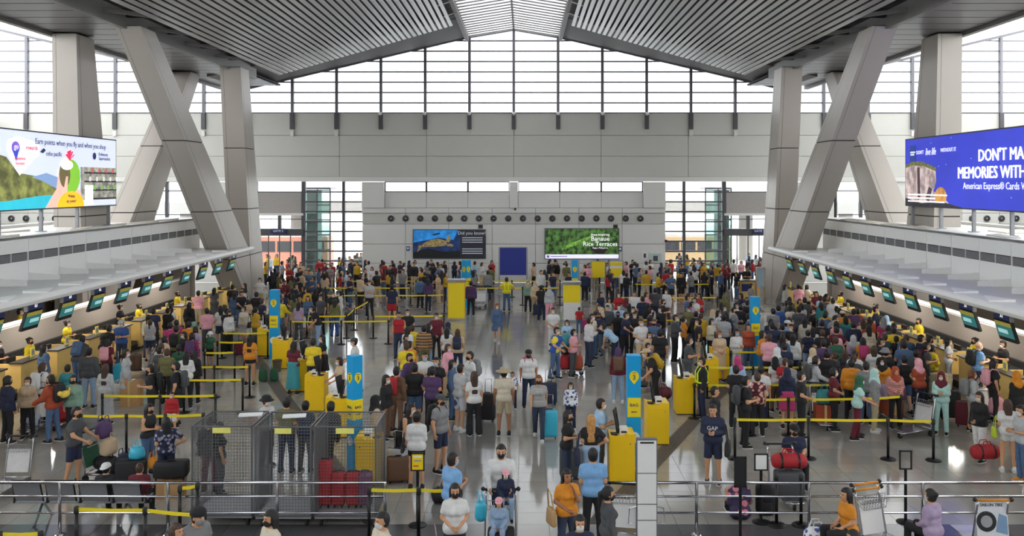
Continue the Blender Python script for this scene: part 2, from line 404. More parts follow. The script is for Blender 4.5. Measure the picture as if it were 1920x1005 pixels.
# ================================================================== roof and ceiling
YB = -8.0
cl = tag(link('ceiling', None), 'sloping ceiling of long metal slats with a white central skylight', kind='structure')
def slatz(x): return 15.4 - 0.286*(abs(x)-3.25)
for s in (-1, 1):
    for i in range(34):
        x = 3.45 + i*0.292
        o = MB(); z = slatz(x); w = 0.088; dz = 0.286*w
        o.hexa([(s*(x-w), YB, z+dz-.0), (s*(x+w), YB, z-dz), (s*(x+w), 50.6, z-dz), (s*(x-w), 50.6, z+dz),
                (s*(x-w), YB, z+dz+.03), (s*(x+w), YB, z-dz+.03), (s*(x+w), 50.6, z-dz+.03), (s*(x-w), 50.6, z+dz+.03)] if s > 0 else
               [(s*(x+w), YB, z-dz), (s*(x-w), YB, z+dz), (s*(x-w), 50.6, z+dz), (s*(x+w), 50.6, z-dz),
                (s*(x+w), YB, z-dz+.03), (s*(x-w), YB, z+dz+.03), (s*(x-w), 50.6, z+dz+.03), (s*(x+w), 50.6, z-dz+.03)])
        build(o, 'ceiling_slat', M_SLAT, cl)
    # deck above the slats, soffit strip at the gable, recess braces
    o = MB(); o.quad((s*3.0, YB, 16.5), (s*3.0, YW+.4, 16.5), (s*15.6, YW+.4, 13.35), (s*15.6, YB, 13.35)); build(o, 'roof_deck', M_ROOF, cl)
    o = MB(); o.hexa([(s*2.95, 50.9, 15.86), (s*17.4, 50.9, 12.52), (s*17.4, YW-.2, 12.60), (s*2.95, YW-.2, 15.93),
                      (s*2.95, 50.9, 16.1), (s*17.4, 50.9, 12.9), (s*17.4, YW-.2, 12.9), (s*2.95, YW-.2, 16.2)]); build(o, 'gable_soffit', mat('dark soffit', rgb(84,82,82), 0.6), cl)
    for y in range(-6, 50, 4):
        build(MB().bar((s*13.2, y, 12.75), (s*15.4, y-1.2, 12.9), 0.1, 0.14), 'brace', M_RIB, cl)
        build(MB().box(min(s*13.4, s*15.4), max(s*13.4, s*15.4), y+1, y+1.25, 12.95, 13.3), 'purlin', M_ROOF, cl)
    build(MB().box(min(s*14.9, s*15.15), max(s*14.9, s*15.15), YB, 52, 12.5, 13.2), 'edge_beam', M_RIB, cl)
    for y in np.arange(YB, 57, 1.3):
        build(MB().box(min(s*15.15, s*18.75), max(s*15.15, s*18.75), y, y+1.22, 12.66, 12.72), 'soffit_panel', M_SOFF, cl)
    build(MB().box(min(s*15.15, s*18.75), max(s*15.15, s*18.75), YB, YW, 12.78, 12.9), 'soffit_back', M_ROOF, cl)
    build(MB().box(min(s*18.75, s*19.0), max(s*18.75, s*19.0), YB, YW-.3, 12.5, 13.0), 'edge_beam', M_RIB, cl)
    build(MB().hexa([(s*19.0, YB, 13.2), (s*20.4, YB, 13.4), (s*20.4, YW, 13.4), (s*19.0, YW, 13.2), (s*19.0, YB, 13.3), (s*20.4, YB, 13.5), (s*20.4, YW, 13.5), (s*19.0, YW, 13.3)]), 'gutter_soffit', M_ROOF, cl)
    for y in np.arange(YB, 57.5, 6.0):
        y1 = min(y+5.9, YW)
        o = MB().quad((s*20.4, y, 13.45), (s*34, y, 16.7), (s*34, y1, 16.7), (s*20.4, y1, 13.45)); build(o, 'wing_panel', mat('white wing soffit', rgb(226,225,222), 0.45, var=0.03, trans=0.5), cl)
    # skylight
    for y in np.arange(YB, 57.6, 0.78):
        o = MB().hexa([(0, y, 16.42), (s*2.95, y, 15.94), (s*2.95, y+0.70, 15.94), (0, y+0.70, 16.42), (0, y, 16.45), (s*2.95, y, 15.97), (s*2.95, y+0.70, 15.97), (0, y+0.70, 16.45)])
        build(o, 'skylight_panel', M_SKY, cl)
    for y in np.arange(YB+0.74, 57.6, 0.78):
        build(MB().bar((0, y, 16.40), (s*2.95, y, 15.92), 0.06, 0.08), 'skylight_bar', M_FRAME, cl)
    build(MB().bar((s*3.02, YB, 15.85), (s*3.02, YW, 15.85), 0.22, 0.4), 'skylight_kerb', mat('kerb grey', rgb(130,128,128), 0.5), cl)
    for y in (30, 36, 42, 45.5, 48.5): build(MB().bar((s*2.9, y, 15.75), (s*3.6, y-0.9, 15.3), 0.05, 0.05), 'tie_rod', M_WHITE, cl)
build(MB().bar((0, YB, 16.40), (0, YW, 16.40), 0.1, 0.12), 'ridge_bar', M_FRAME, cl)
for s in (-1, 1):
    side = 'left' if s < 0 else 'right'
    tag(build(MB().box(min(s*34, s*34.3), max(s*34, s*34.3), YB, YW+.4, 0, 11), 'wall_%s' % side, M_PANEL2), 'pale side wall at the far %s of the hall' % side, kind='structure')

wr = tag(build(MB().box(-34, 34, YB-.3, YB, 0, 10.5), 'wall_rear', M_PANEL2), 'plain rear wall of the hall behind the viewpoint', kind='structure')
for k in range(12): build(MB().box(-34+k*5.67, -28.4+k*5.67, YB-.2, YB-.18, 10.55, 11.9+.0), 'pane', M_GLASSU, wr)
# ================================================================== slanted roof columns
def leg(col, s, xin, w0, w1, yb, yt, name='column_leg', z1=12.62):
    (a0, b0), (a1, b1) = yb, yt
    def ring(t, gin=0.0):
        y0 = a0+(a1-a0)*t+gin; y1 = b0+(b1-b0)*t-gin; w = w0+(w1-w0)*t; z = z1*t
        x0, x1 = s*(xin+gin), s*(xin+w-gin); x0, x1 = min(x0, x1), max(x0, x1)
        return [(x0,y0,z),(x1,y0,z),(x1,y1,z),(x0,y1,z)]
    o = build(MB().hexa(ring(0, 0.03)+ring(1, 0.03)), name, M_CORE, col)
    cuts = [0, 0.20, 0.40, 0.66, 1.0]
    for i in range(4):
        t0, t1 = cuts[i]+(0.002 if i else 0), cuts[i+1]-0.002
        A, B = ring(t0), ring(t1)
        # four cladding faces each, slightly proud, with a vertical seam near the corners
        for j in range(4):
            k = (j+1) % 4
            a, b, c, d = Vector(A[j]), Vector(A[k]), Vector(B[k]), Vector(B[j])
            pc = MB()
            for (u0, u1) in ((0.0, 0.15), (0.162, 1.0)) if j in (0, 1, 3) else ((0, 1),):
                pc.quad(a.lerp(b, u0), a.lerp(b, u1), d.lerp(c, u1), d.lerp(c, u0))
            build(pc, 'cladding_panel', M_CLAD, o)
for s in (-1, 1):
    side = 'left' if s < 0 else 'right'
    ci = tag(link('roof_column', None), 'pair of grey slanted columns nearest the aisle on the %s, spreading from one foot' % side, 'column', 'slanted roof columns', 'structure')
    leg(ci, s, 14.35, 1.2, 1.0, (48.6, 52.4), (35.0, 36.4))
    leg(ci, s, 14.33, 1.22, 1.1, (49.4, 51.8), (47.3, 48.7))
    co = tag(link('roof_column', None), 'pair of grey slanted columns farther from the aisle behind the %s billboard' % side, 'column', 'slanted roof columns', 'structure')
    leg(co, s, 17.75, 1.2, 1.0, (37.4, 40.7), (36.8, 38.3))
    leg(co, s, 17.73, 1.22, 1.0, (37.3, 40.9), (49.4, 50.8))
# ================================================================== smooth-surface bodies
def surfnet(fn, lo, hi, h):
    n = [int(math.ceil((hi[i]-lo[i])/h))+2 for i in range(3)]
    ax = [lo[i]-h*0.5+h*np.arange(n[i]) for i in range(3)]
    X, Y, Z = np.meshgrid(*ax, indexing='ij')
    D = fn(X, Y, Z).astype(np.float32)
    S = D < 0
    c = [(0,0,0),(1,0,0),(0,1,0),(1,1,0),(0,0,1),(1,0,1),(0,1,1),(1,1,1)]
    def sh(A, o): return A[o[0]:n[0]-1+o[0], o[1]:n[1]-1+o[1], o[2]:n[2]-1+o[2]]
    cnt = sum(sh(S, o).astype(np.int8) for o in c); act = (cnt > 0) & (cnt < 8)
    idx = np.full(act.shape, -1, np.int64); ii = np.argwhere(act); idx[act] = np.arange(len(ii))
    dv = [D[ii[:,0]+o[0], ii[:,1]+o[1], ii[:,2]+o[2]] for o in c]
    acc = np.zeros((len(ii), 3)); num = np.zeros(len(ii))
    for a in range(8):
        for b in range(a+1, 8):
            df = [c[b][k]-c[a][k] for k in range(3)]
            if sum(map(abs, df)) != 1: continue
            m = (dv[a] < 0) != (dv[b] < 0)
            den = np.where(m, dv[a]-dv[b], 1.0); t = np.where(m, dv[a]/den, 0)
            for k in range(3): acc[:,k] += np.where(m, c[a][k]+t*df[k], 0)
            num += m
    V = (ii + acc/num[:,None])*h + np.array([ax[0][0], ax[1][0], ax[2][0]])
    Q = []
    for k in range(3):
        u, v = (k+1) % 3, (k+2) % 3
        A = [slice(None)]*3; B = [slice(None)]*3; A[k] = slice(0, n[k]-1); B[k] = slice(1, n[k])
        ch = S[tuple(A)] != S[tuple(B)]; e = np.argwhere(ch)
        e = e[(e[:,u] > 0) & (e[:,v] > 0) & (e[:,u] < n[u]-1) & (e[:,v] < n[v]-1)]
        if not len(e): continue
        def g(du, dv_):
            q = e.copy(); q[:,u] -= du; q[:,v] -= dv_; return idx[q[:,0], q[:,1], q[:,2]]
        q = np.stack([g(1,1), g(0,1), g(0,0), g(1,0)], 1)
        fl_ = ~S[e[:,0], e[:,1], e[:,2]]; q[fl_] = q[fl_][:, ::-1]
        Q.append(q)
    return V, np.concatenate(Q)
def cap_d(X, Y, Z, a, b, ra, rb):
    bx, by, bz = b[0]-a[0], b[1]-a[1], b[2]-a[2]; L = bx*bx+by*by+bz*bz+1e-9
    t = np.clip(((X-a[0])*bx+(Y-a[1])*by+(Z-a[2])*bz)/L, 0, 1)
    return np.sqrt((X-a[0]-t*bx)**2+(Y-a[1]-t*by)**2+(Z-a[2]-t*bz)**2) - (ra+(rb-ra)*t)
def ell_d(X, Y, Z, c, r):
    k = np.sqrt(((X-c[0])/r[0])**2+((Y-c[1])/r[1])**2+((Z-c[2])/r[2])**2)
    return (k-1)*min(r)
def smin(a, b, k):
    h = np.clip(0.5+0.5*(b-a)/k, 0, 1); return b+(a-b)*h - k*h*(1-h)
def sdf(prims, k=0.035, cut=None, inf=0.0):
    def fn(X, Y, Z):
        d = None
        for p in prims:
            e = cap_d(X, Y, Z, *p[:4]) - inf
            if len(p) > 4 and p[4]:
                q, nrm = p[4]; e = np.maximum(e, (X-q[0])*nrm[0]+(Y-q[1])*nrm[1]+(Z-q[2])*nrm[2])
            d = e if d is None else smin(d, e, k)
        for (q, nrm) in (cut or []): d = np.maximum(d, (X-q[0])*nrm[0]+(Y-q[1])*nrm[1]+(Z-q[2])*nrm[2])
        return d
    return fn
def bounds(prims, pad):
    P = np.array([q for p in prims for q in (p[0], p[1])]); r = max(max(p[2], p[3]) for p in prims)+pad
    return P.min(0)-r, P.max(0)+r
def raw_mesh(name, parts, mats, smooth=True):              # parts: list of (V, Q, material index)
    V = np.concatenate([p[0] for p in parts]); off = 0; F_ = []; mi = []
    for v, q, m in parts:
        F_ += [tuple(int(i)+off for i in f) for f in q]; mi += [m]*len(q); off += len(v)
    me = bpy.data.meshes.new(name); me.from_pydata(V.tolist(), [], F_)
    for m in mats: me.materials.append(m)
    me.polygons.foreach_set('material_index', mi); me.polygons.foreach_set('use_smooth', [smooth]*len(F_)); me.update()
    return me
M_SKIN = [mat('skin light', rgb(226,182,152), 0.55, var=0.05), mat('skin medium', rgb(198,148,112), 0.55, var=0.05), mat('skin tan', rgb(160,110,80), 0.55, var=0.05)]
M_EYE = mat('eye dark', rgb(30,22,20), 0.3); M_LIP = mat('lips', rgb(170,92,86), 0.5)
def V3(*a): return np.array(a, float)
def rotx(p, a, o):
    p = np.array(p, float)-o; c, s = math.cos(a), math.sin(a); return np.array((p[0], p[1]*c-p[2]*s, p[1]*s+p[2]*c))+o
ARMS = {  # elbow, wrist of the right-hand (+x) side; left is mirrored unless given
 'down': ((.225,.02,1.10),(.235,-.04,.86)), 'phone': ((.205,.0,1.10),(.065,-.25,1.14)), 'clasp': ((.235,.03,1.11),(.055,-.19,1.0)),
 'push': ((.24,-.10,1.13),(.19,-.36,1.03)), 'hip': ((.37,.06,1.13),(.18,-.05,1.0)), 'face': ((.19,-.13,1.14),(.05,-.17,1.37)),
 'behind': ((.25,.12,1.11),(.06,.19,.95)), 'fold': ((.225,-.02,1.10),(-.07,-.20,1.12)), 'fwd': ((.23,-.12,1.13),(.19,-.33,1.2)),
 'hang': ((.2,-.10,1.12),(.17,-.22,.90)), 'lap': ((.22,-.02,1.11),(.09,-.24,1.0)), 'swingf': ((.22,-.09,1.11),(.22,-.22,.9)), 'swingb': ((.22,.12,1.12),(.23,.13,.87))}
POSES = {  # left arm, right arm, legs, lean
 'stand': ('down','down','stand',0), 'phone': ('phone','phone','stand',.05), 'onehand': ('down','phone','stand',.02), 'clasp': ('clasp','clasp','stand',0),
 'push': ('push','push','step',.10), 'hip': ('hip','hip','stand',0), 'face': ('clasp','face','stand',0), 'behind': ('behind','behind','stand',0),
 'fold': ('fold','fold','stand',0), 'walk': ('swingf','swingb','walk',.04), 'bend': ('fwd','fwd','step',.75), 'stoop': ('hang','push','step',.42),
 'sit': ('lap','lap','sit',.08), 'sitfloor': ('push','lap','floor',.25), 'hipone': ('hip','phone','stand',0), 'carry': ('down','clasp','step',0)}
LEGS = {'stand': ((.112,-.015,.50),(.128,.02,.085),(-.112,-.015,.50),(-.128,.02,.085)), 'step': ((.095,-.05,.50),(.11,-.03,.085),(-.095,.03,.50),(-.11,.13,.09)),
 'walk': ((.09,-.14,.52),(.09,-.22,.085),(-.09,.02,.50),(-.09,.27,.13)), 'sit': ((.13,-.42,.0),(.13,-.44,-.42),(-.13,-.42,.0),(-.13,-.40,-.42)),
 'floor': ((.17,-.30,.36),(.14,-.46,-.04),(-.17,-.30,.36),(-.14,-.42,-.04))}
def joints(pose, sex):
    la, ra, lg, lean = POSES[pose]; fem = sex == 'f'; J = {}
    pz = {'sit': -.42, 'floor': -.80}.get(lg, 0.0); o = V3(0, 0, .93)
    def up(p): return rotx(p, lean, o) + V3(0, 0, pz)
    sx = .155 if fem else .178
    J['sx'] = sx; J['up'] = up; J['pz'] = pz; J['lean'] = lean
    for s, arm, k in ((1, ra, 'R'), (-1, la, 'L')):
        e, w = ARMS[arm]; dx = sx-.178
        J['S'+k] = up((s*sx, .0, 1.335)); J['E'+k] = up((s*(e[0]+dx), e[1], e[2]))
        wx = w[0]+(dx if abs(w[0]) > .1 else 0); J['W'+k] = up((s*wx, w[1], w[2]+(.03 if (arm == 'fold' and s < 0) else 0)))
        if arm == 'fwd' and lean > .5:      # bending down to a bag
            J['E'+k] = up((s*.2, -.20, 1.22)); J['W'+k] = J['E'+k] + V3(0, -.04, -.25)
    L = LEGS[lg]
    for k, s, kn, an in (('R', 1, L[0], L[1]), ('L', -1, L[2], L[3])):
        J['H'+k] = V3(s*.085, 0, .90+pz)
        if lg == 'sit': J['K'+k] = V3(kn[0], kn[1], .92+pz); J['A'+k] = V3(an[0], an[1], .085)
        elif lg == 'floor': J['K'+k] = V3(kn[0], kn[1], .46); J['A'+k] = V3(an[0], an[1], .085)
        else: J['K'+k] = V3(*kn); J['A'+k] = V3(*an)
    J['neck'] = up((0, .01, 1.42)); J['head'] = up((0, -.012, 1.545)) + V3(0, -.0, 0)
    J['fem'] = fem; J['lg'] = lg
    return J
def torso_prims(J, x=0.0):
    up = J['up']; f = J['fem']; sx = J['sx']
    P = [(up((0,.005,1.385)), up((sx-.025,0,1.335)), .056+x, .056+x*.8), (up((0,.005,1.385)), up((-(sx-.025),0,1.335)), .056+x, .056+x*.8),
         (up((-.085,-.005,1.25)), up((.085,-.005,1.25)), (.098 if f else .112)+x, (.098 if f else .112)+x),
         (up((-.06,-.005,1.10)), up((.06,-.005,1.10)), (.088 if f else .104)+x, (.088 if f else .104)+x),
         (V3(-.075,.0,.94+J['pz']), V3(.075,.0,.94+J['pz']), (.118 if f else .112)+x, (.118 if f else .112)+x)]
    if f:
        for s in (-1, 1): P.append((up((s*.06,-.075,1.235)), up((s*.055,-.085,1.225)), .052+x, .052+x))
    return P
def arm_prims(J, x=0.0, full=True, frac=1.0, wx=0.0):
    P = []
    for k in 'LR':
        S, E, W_ = J['S'+k], J['E'+k], J['W'+k]; g = .9 if J['fem'] else 1.0
        if full: P += [(S, E, .054*g+x, .042*g+x), (E, W_, .041*g+x, .027*g+x+wx)]
        else:
            e = S+(E-S)*frac; d = (E-S)/np.linalg.norm(E-S); P.append((S, E, .054*g+x, .054*g+x, (e, d)))
    return P
def leg_prims(J, x=0.0, x2=None, frac=1.0, full=True):
    P = []; x2 = x if x2 is None else x2
    for k in 'LR':
        H, K, A = J['H'+k], J['K'+k], J['A'+k]
        if full: P += [(H, K, .088+x, .056+x), (K, A, .055+x, .037+x2)]
        else:
            e = H+(K-H)*frac; d = (K-H)/np.linalg.norm(K-H); P.append((H, K, .082+x, .066+x, (e, d)))
    return P
def foot_prims(J):
    P = []
    for k in 'LR':
        A = J['A'+k]; P.append((A+V3(0,.03,-.045), A+V3(0,-.13,-.058), .036, .026))
    return P
def head_parts(c, h):
    def fn(X, Y, Z):
        X = X-c[0]; Y = Y-c[1]; Z = Z-c[2]
        d = smin(ell_d(X,Y,Z,(0,.012,.03),(.075,.094,.096)), ell_d(X,Y,Z,(0,-.022,-.045),(.057,.068,.07)), .03)
        d = smin(d, cap_d(X,Y,Z,(0,.02,-.05),(0,.022,-.13),.05,.055), .025)
        d = smin(d, cap_d(X,Y,Z,(0,-.088,.018),(0,-.104,-.014),.008,.013), .012)
        d = smin(d, cap_d(X,Y,Z,(-.04,-.075,.04),(.04,-.075,.04),.012,.012), .015)
        for s in (-1, 1):
            d = np.maximum(d, -(np.sqrt((X-s*.031)**2+(Y+.098)**2+(Z-.02)**2)-.016))
            d = np.minimum(d, ell_d(X,Y,Z,(s*.078,.012,.0),(.012,.022,.033)))
        return d
    V, Q = surfnet(fn, V3(-.1,-.13,-.14)+c, V3(.1,.12,.14)+c, h)
    out = [(V, Q, 0)]
    b = MB()
    for s in (-1, 1): b.sphere((c[0]+s*.031, c[1]-.079, c[2]+.02), (.013,.010,.009), 6, 4)
    out.append((np.array(b.v), b.f, 1)); b = MB()
    b.sphere((c[0], c[1]-.084, c[2]-.052), (.022,.009,.008), 6, 4); out.append((np.array(b.v), b.f, 2))
    return out
def hand_parts(J, k):
    W_ = J['W'+k]; d = W_-J['E'+k]; d /= np.linalg.norm(d)
    a = np.cross(d, V3(1,0,0)); a = a/np.linalg.norm(a) if np.linalg.norm(a) > .05 else V3(0,0,1)
    nrm = np.cross(a, d)*(1 if k == 'L' else -1)        # towards the palm side
    b = MB(); W_ = W_ - d*.01; rings = []
    for t, w, th in ((0,.026,.022),(.03,.034,.018),(.07,.041,.015),(.085,.038,.012)):
        for j in range(8):
            an = 2*math.pi*j/8; b.v.append(tuple(W_+d*t+a*(w*math.cos(an))+nrm*(th*math.sin(an))))
    for i in range(3):
        for j in range(8): b.f.append((i*8+j, i*8+(j+1)%8, i*8+8+(j+1)%8, i*8+8+j)); b.m.append(0)
    b.f.append(tuple(24+j for j in range(8))); b.m.append(0)
    for q, L in ((.029,.058),(.010,.068),(-.010,.064),(-.029,.048)):
        p0 = W_+d*.078+a*q; p1 = p0+d*(L*.5)+nrm*.006; p2 = p1+d*(L*.35)+nrm*.022
        b.tube([p0, p1, p2], [.0095,.0088,.0065], 5)
    p0 = W_+d*.022+a*.026; p1 = p0+d*.03+a*.026+nrm*.006; p2 = p1+d*.03+a*.004+nrm*.010
    b.tube([p0, p1, p2], [.013,.011,.008], 5)
    return (np.array([tuple(v) for v in b.v]), b.f, 0)
_body = {}
def body_mesh(pose, sex, lod):
    key = ('b', pose, sex, lod)
    if key in _body: return _body[key]
    J = joints(pose, sex); h = (.026, .044)[lod]
    pr = torso_prims(J) + [(J['neck']-V3(0,0,.04), J['head']+V3(0,.02,-.09), .055, .05)] + arm_prims(J) + leg_prims(J) + foot_prims(J)
    V, Q = surfnet(sdf(pr, .035), *bounds(pr, .02), h)
    parts = [(V, Q, 0)] + head_parts(J['head'], (.0125, .02)[lod]) + [hand_parts(J, 'L'), hand_parts(J, 'R')]
    me = raw_mesh('person', parts, [M_SKIN[1], M_EYE, M_LIP]); me.transform(Matrix.Identity(4))
    _body[key] = (me, J); return _body[key]
def cloth_mesh(kind, pose, sex, lod):
    key = (kind, pose, sex, lod)
    if key in _body: return _body[key]
    J = joints(pose, sex); h = (.026, .044)[lod]; up = J['up']; e = .006 if lod else 0
    hemn = up((0,0,0))-up((0,0,1))
    def hem(z): return (up((0,0,z)), hemn)
    neck = (up((0,0,1.425)), -hemn)
    cut = []; k = .03
    if kind in ('tee', 'longsleeve', 'jacket', 'tank', 'croptop', 'poncho'):
        x = {'jacket': .026, 'tank': .012, 'croptop': .012}.get(kind, .02)+e
        pr = torso_prims(J, x); cut = [neck, hem({'croptop': 1.02, 'jacket': .80, 'tank': .90}.get(kind, .85))]
        if kind in ('tee', 'croptop'): pr += arm_prims(J, .014+e, False, .72)
        if kind in ('longsleeve', 'jacket'): pr += arm_prims(J, (.026 if kind == 'jacket' else .015)+e, True, wx=.006)
    elif kind == 'trousers': pr = torso_prims(J, .006+e)[4:5] + leg_prims(J, .012+e, .022+e); cut = [(V3(0,0,1.02+J['pz']), V3(0,0,1))] if J['lean'] < .5 else []
    elif kind == 'wide trousers': pr = torso_prims(J, .006+e)[4:5] + leg_prims(J, .02+e, .06+e); cut = [(V3(0,0,1.02+J['pz']), V3(0,0,1)), (V3(0,0,.05), V3(0,0,-1))]
    elif kind == 'shorts': k = .012; pr = torso_prims(J, .010+e)[4:5] + leg_prims(J, .016+e, None, .9, False); cut = [(V3(0,0,1.02+J['pz']), V3(0,0,1))]
    elif kind == 'hot pants': k = .015; pr = torso_prims(J, .010+e)[4:5] + leg_prims(J, .02+e, None, .42, False); cut = [(V3(0,0,1.02+J['pz']), V3(0,0,1))]
    elif kind in ('long skirt', 'skirt', 'dress'):
        z1 = {'long skirt': .18, 'skirt': .52, 'dress': .40}[kind]; pr = torso_prims(J, .012+e)[4:5]
        for s in (-1, 1):
            for fy in (-.03, .05): pr.append((V3(s*.05, 0, .96+J['pz']), V3(s*.10, fy, z1), .115, .13))
        cut = [(V3(0,0,z1), V3(0,0,-1))]; k = .06
        if kind == 'dress': pr += torso_prims(J, .02+e) + arm_prims(J, .014+e, False, .72); cut.append(neck)
        else: cut.append((V3(0,0,1.05), V3(0,0,1)))
    V, Q = surfnet(sdf(pr, k, cut), *bounds(pr, .02), h)
    me = raw_mesh(kind.replace(' ', '_'), [(V, Q, 0)], [M_BLACK]); _body[key] = me; return me
# ---- hair, headgear and masks in head space
def hair_mesh(kind, lod=0):
    key = ('hair', kind)
    if key in _body: return _body[key]
    def skull(X,Y,Z,i): return smin(ell_d(X,Y,Z,(0,.014,.032),(.075+i,.096+i,.097+i)), ell_d(X,Y,Z,(0,.03,-.03),(.06+i,.06+i,.06+i)), .03)
    def fn(X, Y, Z):
        if kind == 'hijab':
            d = smin(skull(X,Y,Z,.022), cap_d(X,Y,Z,(0,.03,-.06),(0,.035,-.2),.095,.13), .05)
            d = smin(d, cap_d(X,Y,Z,(-.09,.02,-.2),(.09,.02,-.2),.09,.09), .05); d = smin(d, cap_d(X,Y,Z,(0,-.02,-.10),(0,-.05,-.24),.07,.08), .05)
            return np.maximum(np.maximum(d, -ell_d(X,Y,Z,(0,-.10,-.012),(.056,.075,.075))), -.30-Z)
        base = skull(X,Y,Z, .009 if kind == 'buzz' else .015)
        keep = np.minimum(-(Y-(.004 if kind in ('short','buzz') else -.022)) , -(Z-(.066 if kind != 'fringe' else .045))); d = np.maximum(base, keep)
        d = np.maximum(d, (-.055 if kind in ('short','buzz') else -.09)-Z + np.clip(-(Y)*.9, -.05, .1)*(1 if kind in ('short','buzz') else 0))
        if kind in ('long', 'fringe', 'verylong'):
            L = -.42 if kind == 'verylong' else -.26
            for s in (-1, 0, 1): d = smin(d, cap_d(X,Y,Z,(s*.045,.055,.0),(s*.05,.092,L),.052,.032), .03)
            for s in (-1, 1): d = smin(d, cap_d(X,Y,Z,(s*.078,.012,.02),(s*.088,.03,-.17),.022,.018), .02)
        if kind == 'bob':
            for s in (-1, 1): d = smin(d, cap_d(X,Y,Z,(s*.078,.006,.03),(s*.082,.004,-.085),.024,.02), .02)
            d = smin(d, cap_d(X,Y,Z,(-.04,.07,-.01),(.04,.07,-.09),.05,.04), .03)
        if kind == 'pony': d = smin(smin(d, cap_d(X,Y,Z,(0,.10,.05),(0,.15,.02),.03,.035), .02), cap_d(X,Y,Z,(0,.15,.02),(0,.16,-.22),.035,.018), .02)
        if kind == 'bun': d = smin(d, np.sqrt(X*X+(Y-.12)**2+(Z-.06)**2)-.042, .015)
        return d
    lo, hi = (V3(-.25,-.2,-.5), V3(.25,.25,.2)) if kind in ('hijab','long','fringe','verylong','pony') else (V3(-.13,-.15,-.16), V3(.13,.2,.18))
    V, Q = surfnet(fn, lo, hi, .014); _body[key] = raw_mesh('hair' if kind != 'hijab' else 'headscarf', [(V, Q, 0)], [M_BLACK]); return _body[key]
def gear_mesh(kind):
    key = ('gear', kind)
    if key in _body: return _body[key]
    b = MB()
    if kind == 'mask':
        def fn(X, Y, Z):
            d = smin(ell_d(X,Y,Z,(0,-.022,-.045),(.062,.075,.076)), ell_d(X,Y,Z,(0,-.045,-.03),(.044,.062,.046)), .02)
            return np.maximum(np.maximum(np.maximum(d, Z-.002), -.098-Z), Y+.012)
        V, Q = surfnet(fn, V3(-.08,-.13,-.11), V3(.08,0,.02), .012); me = raw_mesh('face_mask', [(V, Q, 0)], [M_BLACK])
    else:
        if kind in ('cap', 'backcap'):
            b.lathe([(.088,.045),(.093,.06),(.088,.095),(.065,.125),(.02,.14)], 14, (0,.014,0))
            n = len(b.v); s = -1 if kind == 'cap' else 1; pts = []
            for i in range(9):
                a = math.pi*i/8; pts.append((.085*math.cos(a), .014+s*(.05+.12*math.sin(a)), .05-.012*math.sin(a)))
            b.v += pts + [(p[0], p[1], p[2]+.008) for p in pts]
            b.f.append(tuple(n+i for i in range(9))); b.f.append(tuple(n+9+i for i in reversed(range(9)))); b.m += [0,0]
            for i in range(8): b.f.append((n+i, n+9+i, n+10+i, n+i+1)); b.m.append(0)
        elif kind == 'strawhat': b.lathe([(.185,.045),(.19,.052),(.10,.062),(.096,.10),(.085,.135),(.03,.145)], 20, (0,.014,0))
        elif kind == 'buckethat': b.lathe([(.145,.02),(.15,.026),(.098,.07),(.09,.11),(.06,.14),(.02,.145)], 18, (0,.014,0))
        elif kind == 'beanie': b.lathe([(.09,.035),(.1,.05),(.098,.09),(.075,.13),(.03,.15)], 14, (0,.014,0))
        me = b.mesh('hat', [M_BLACK], True)
    _body[key] = me; return me
def shoe_mesh():
    if 'shoe' in _body: return _body['shoe']
    pr = [((0,.035,-.04),(0,-.135,-.052),.047,.037), ((0,.03,-.02),(0,.02,.02),.046,.042)]
    V, Q = surfnet(sdf(pr, .02, [((0,0,-.083),(0,0,-1))]), V3(-.07,-.2,-.1), V3(.07,.1,.08), .02)
    b = MB(); b.box(-.046,.046,-.165,.075,-.085,-.066, 1)
    _body['shoe'] = raw_mesh('shoe', [(V, Q, 0), (np.array(b.v), b.f, 1)], [M_BLACK, mat('shoe sole', rgb(205,203,198), 0.7)]); return _body['shoe']
COLR = {'black': (30,30,33), 'white': (208,208,207), 'cream': (204,194,174), 'navy': (32,40,66), 'grey': (128,128,130), 'light grey': (176,178,180), 'dark grey': (70,72,76),
 'red': (164,32,40), 'maroon': (98,28,42), 'orange': (210,134,36), 'yellow': (222,196,40), 'mustard': (188,150,34), 'green': (44,92,68), 'olive': (104,102,62), 'teal': (60,140,146),
 'sage green': (122,152,136), 'mint': (170,206,200), 'sky blue': (120,166,212), 'light blue': (160,192,220), 'blue': (52,84,146), 'denim blue': (74,98,132), 'pale denim': (138,162,190), 'dark denim': (46,56,78),
 'purple': (78,54,94), 'lilac': (164,146,174), 'pink': (222,160,172), 'hot pink': (180,58,110), 'beige': (196,172,142), 'brown': (104,76,58), 'khaki': (170,156,128), 'rust': (160,70,44), 'striped grey': (170,168,166)}
HAIRC = {'black': (24,20,20), 'brown': (66,44,32), 'auburn': (112,66,40), 'grey': (150,146,140), 'blond': (186,134,76)}
def cmat(c, kind='cloth'):
    return mat('%s %s' % (kind, c), rgb(*COLR[c]), 0.85, var=0.22, scale=14, bump=0.12)
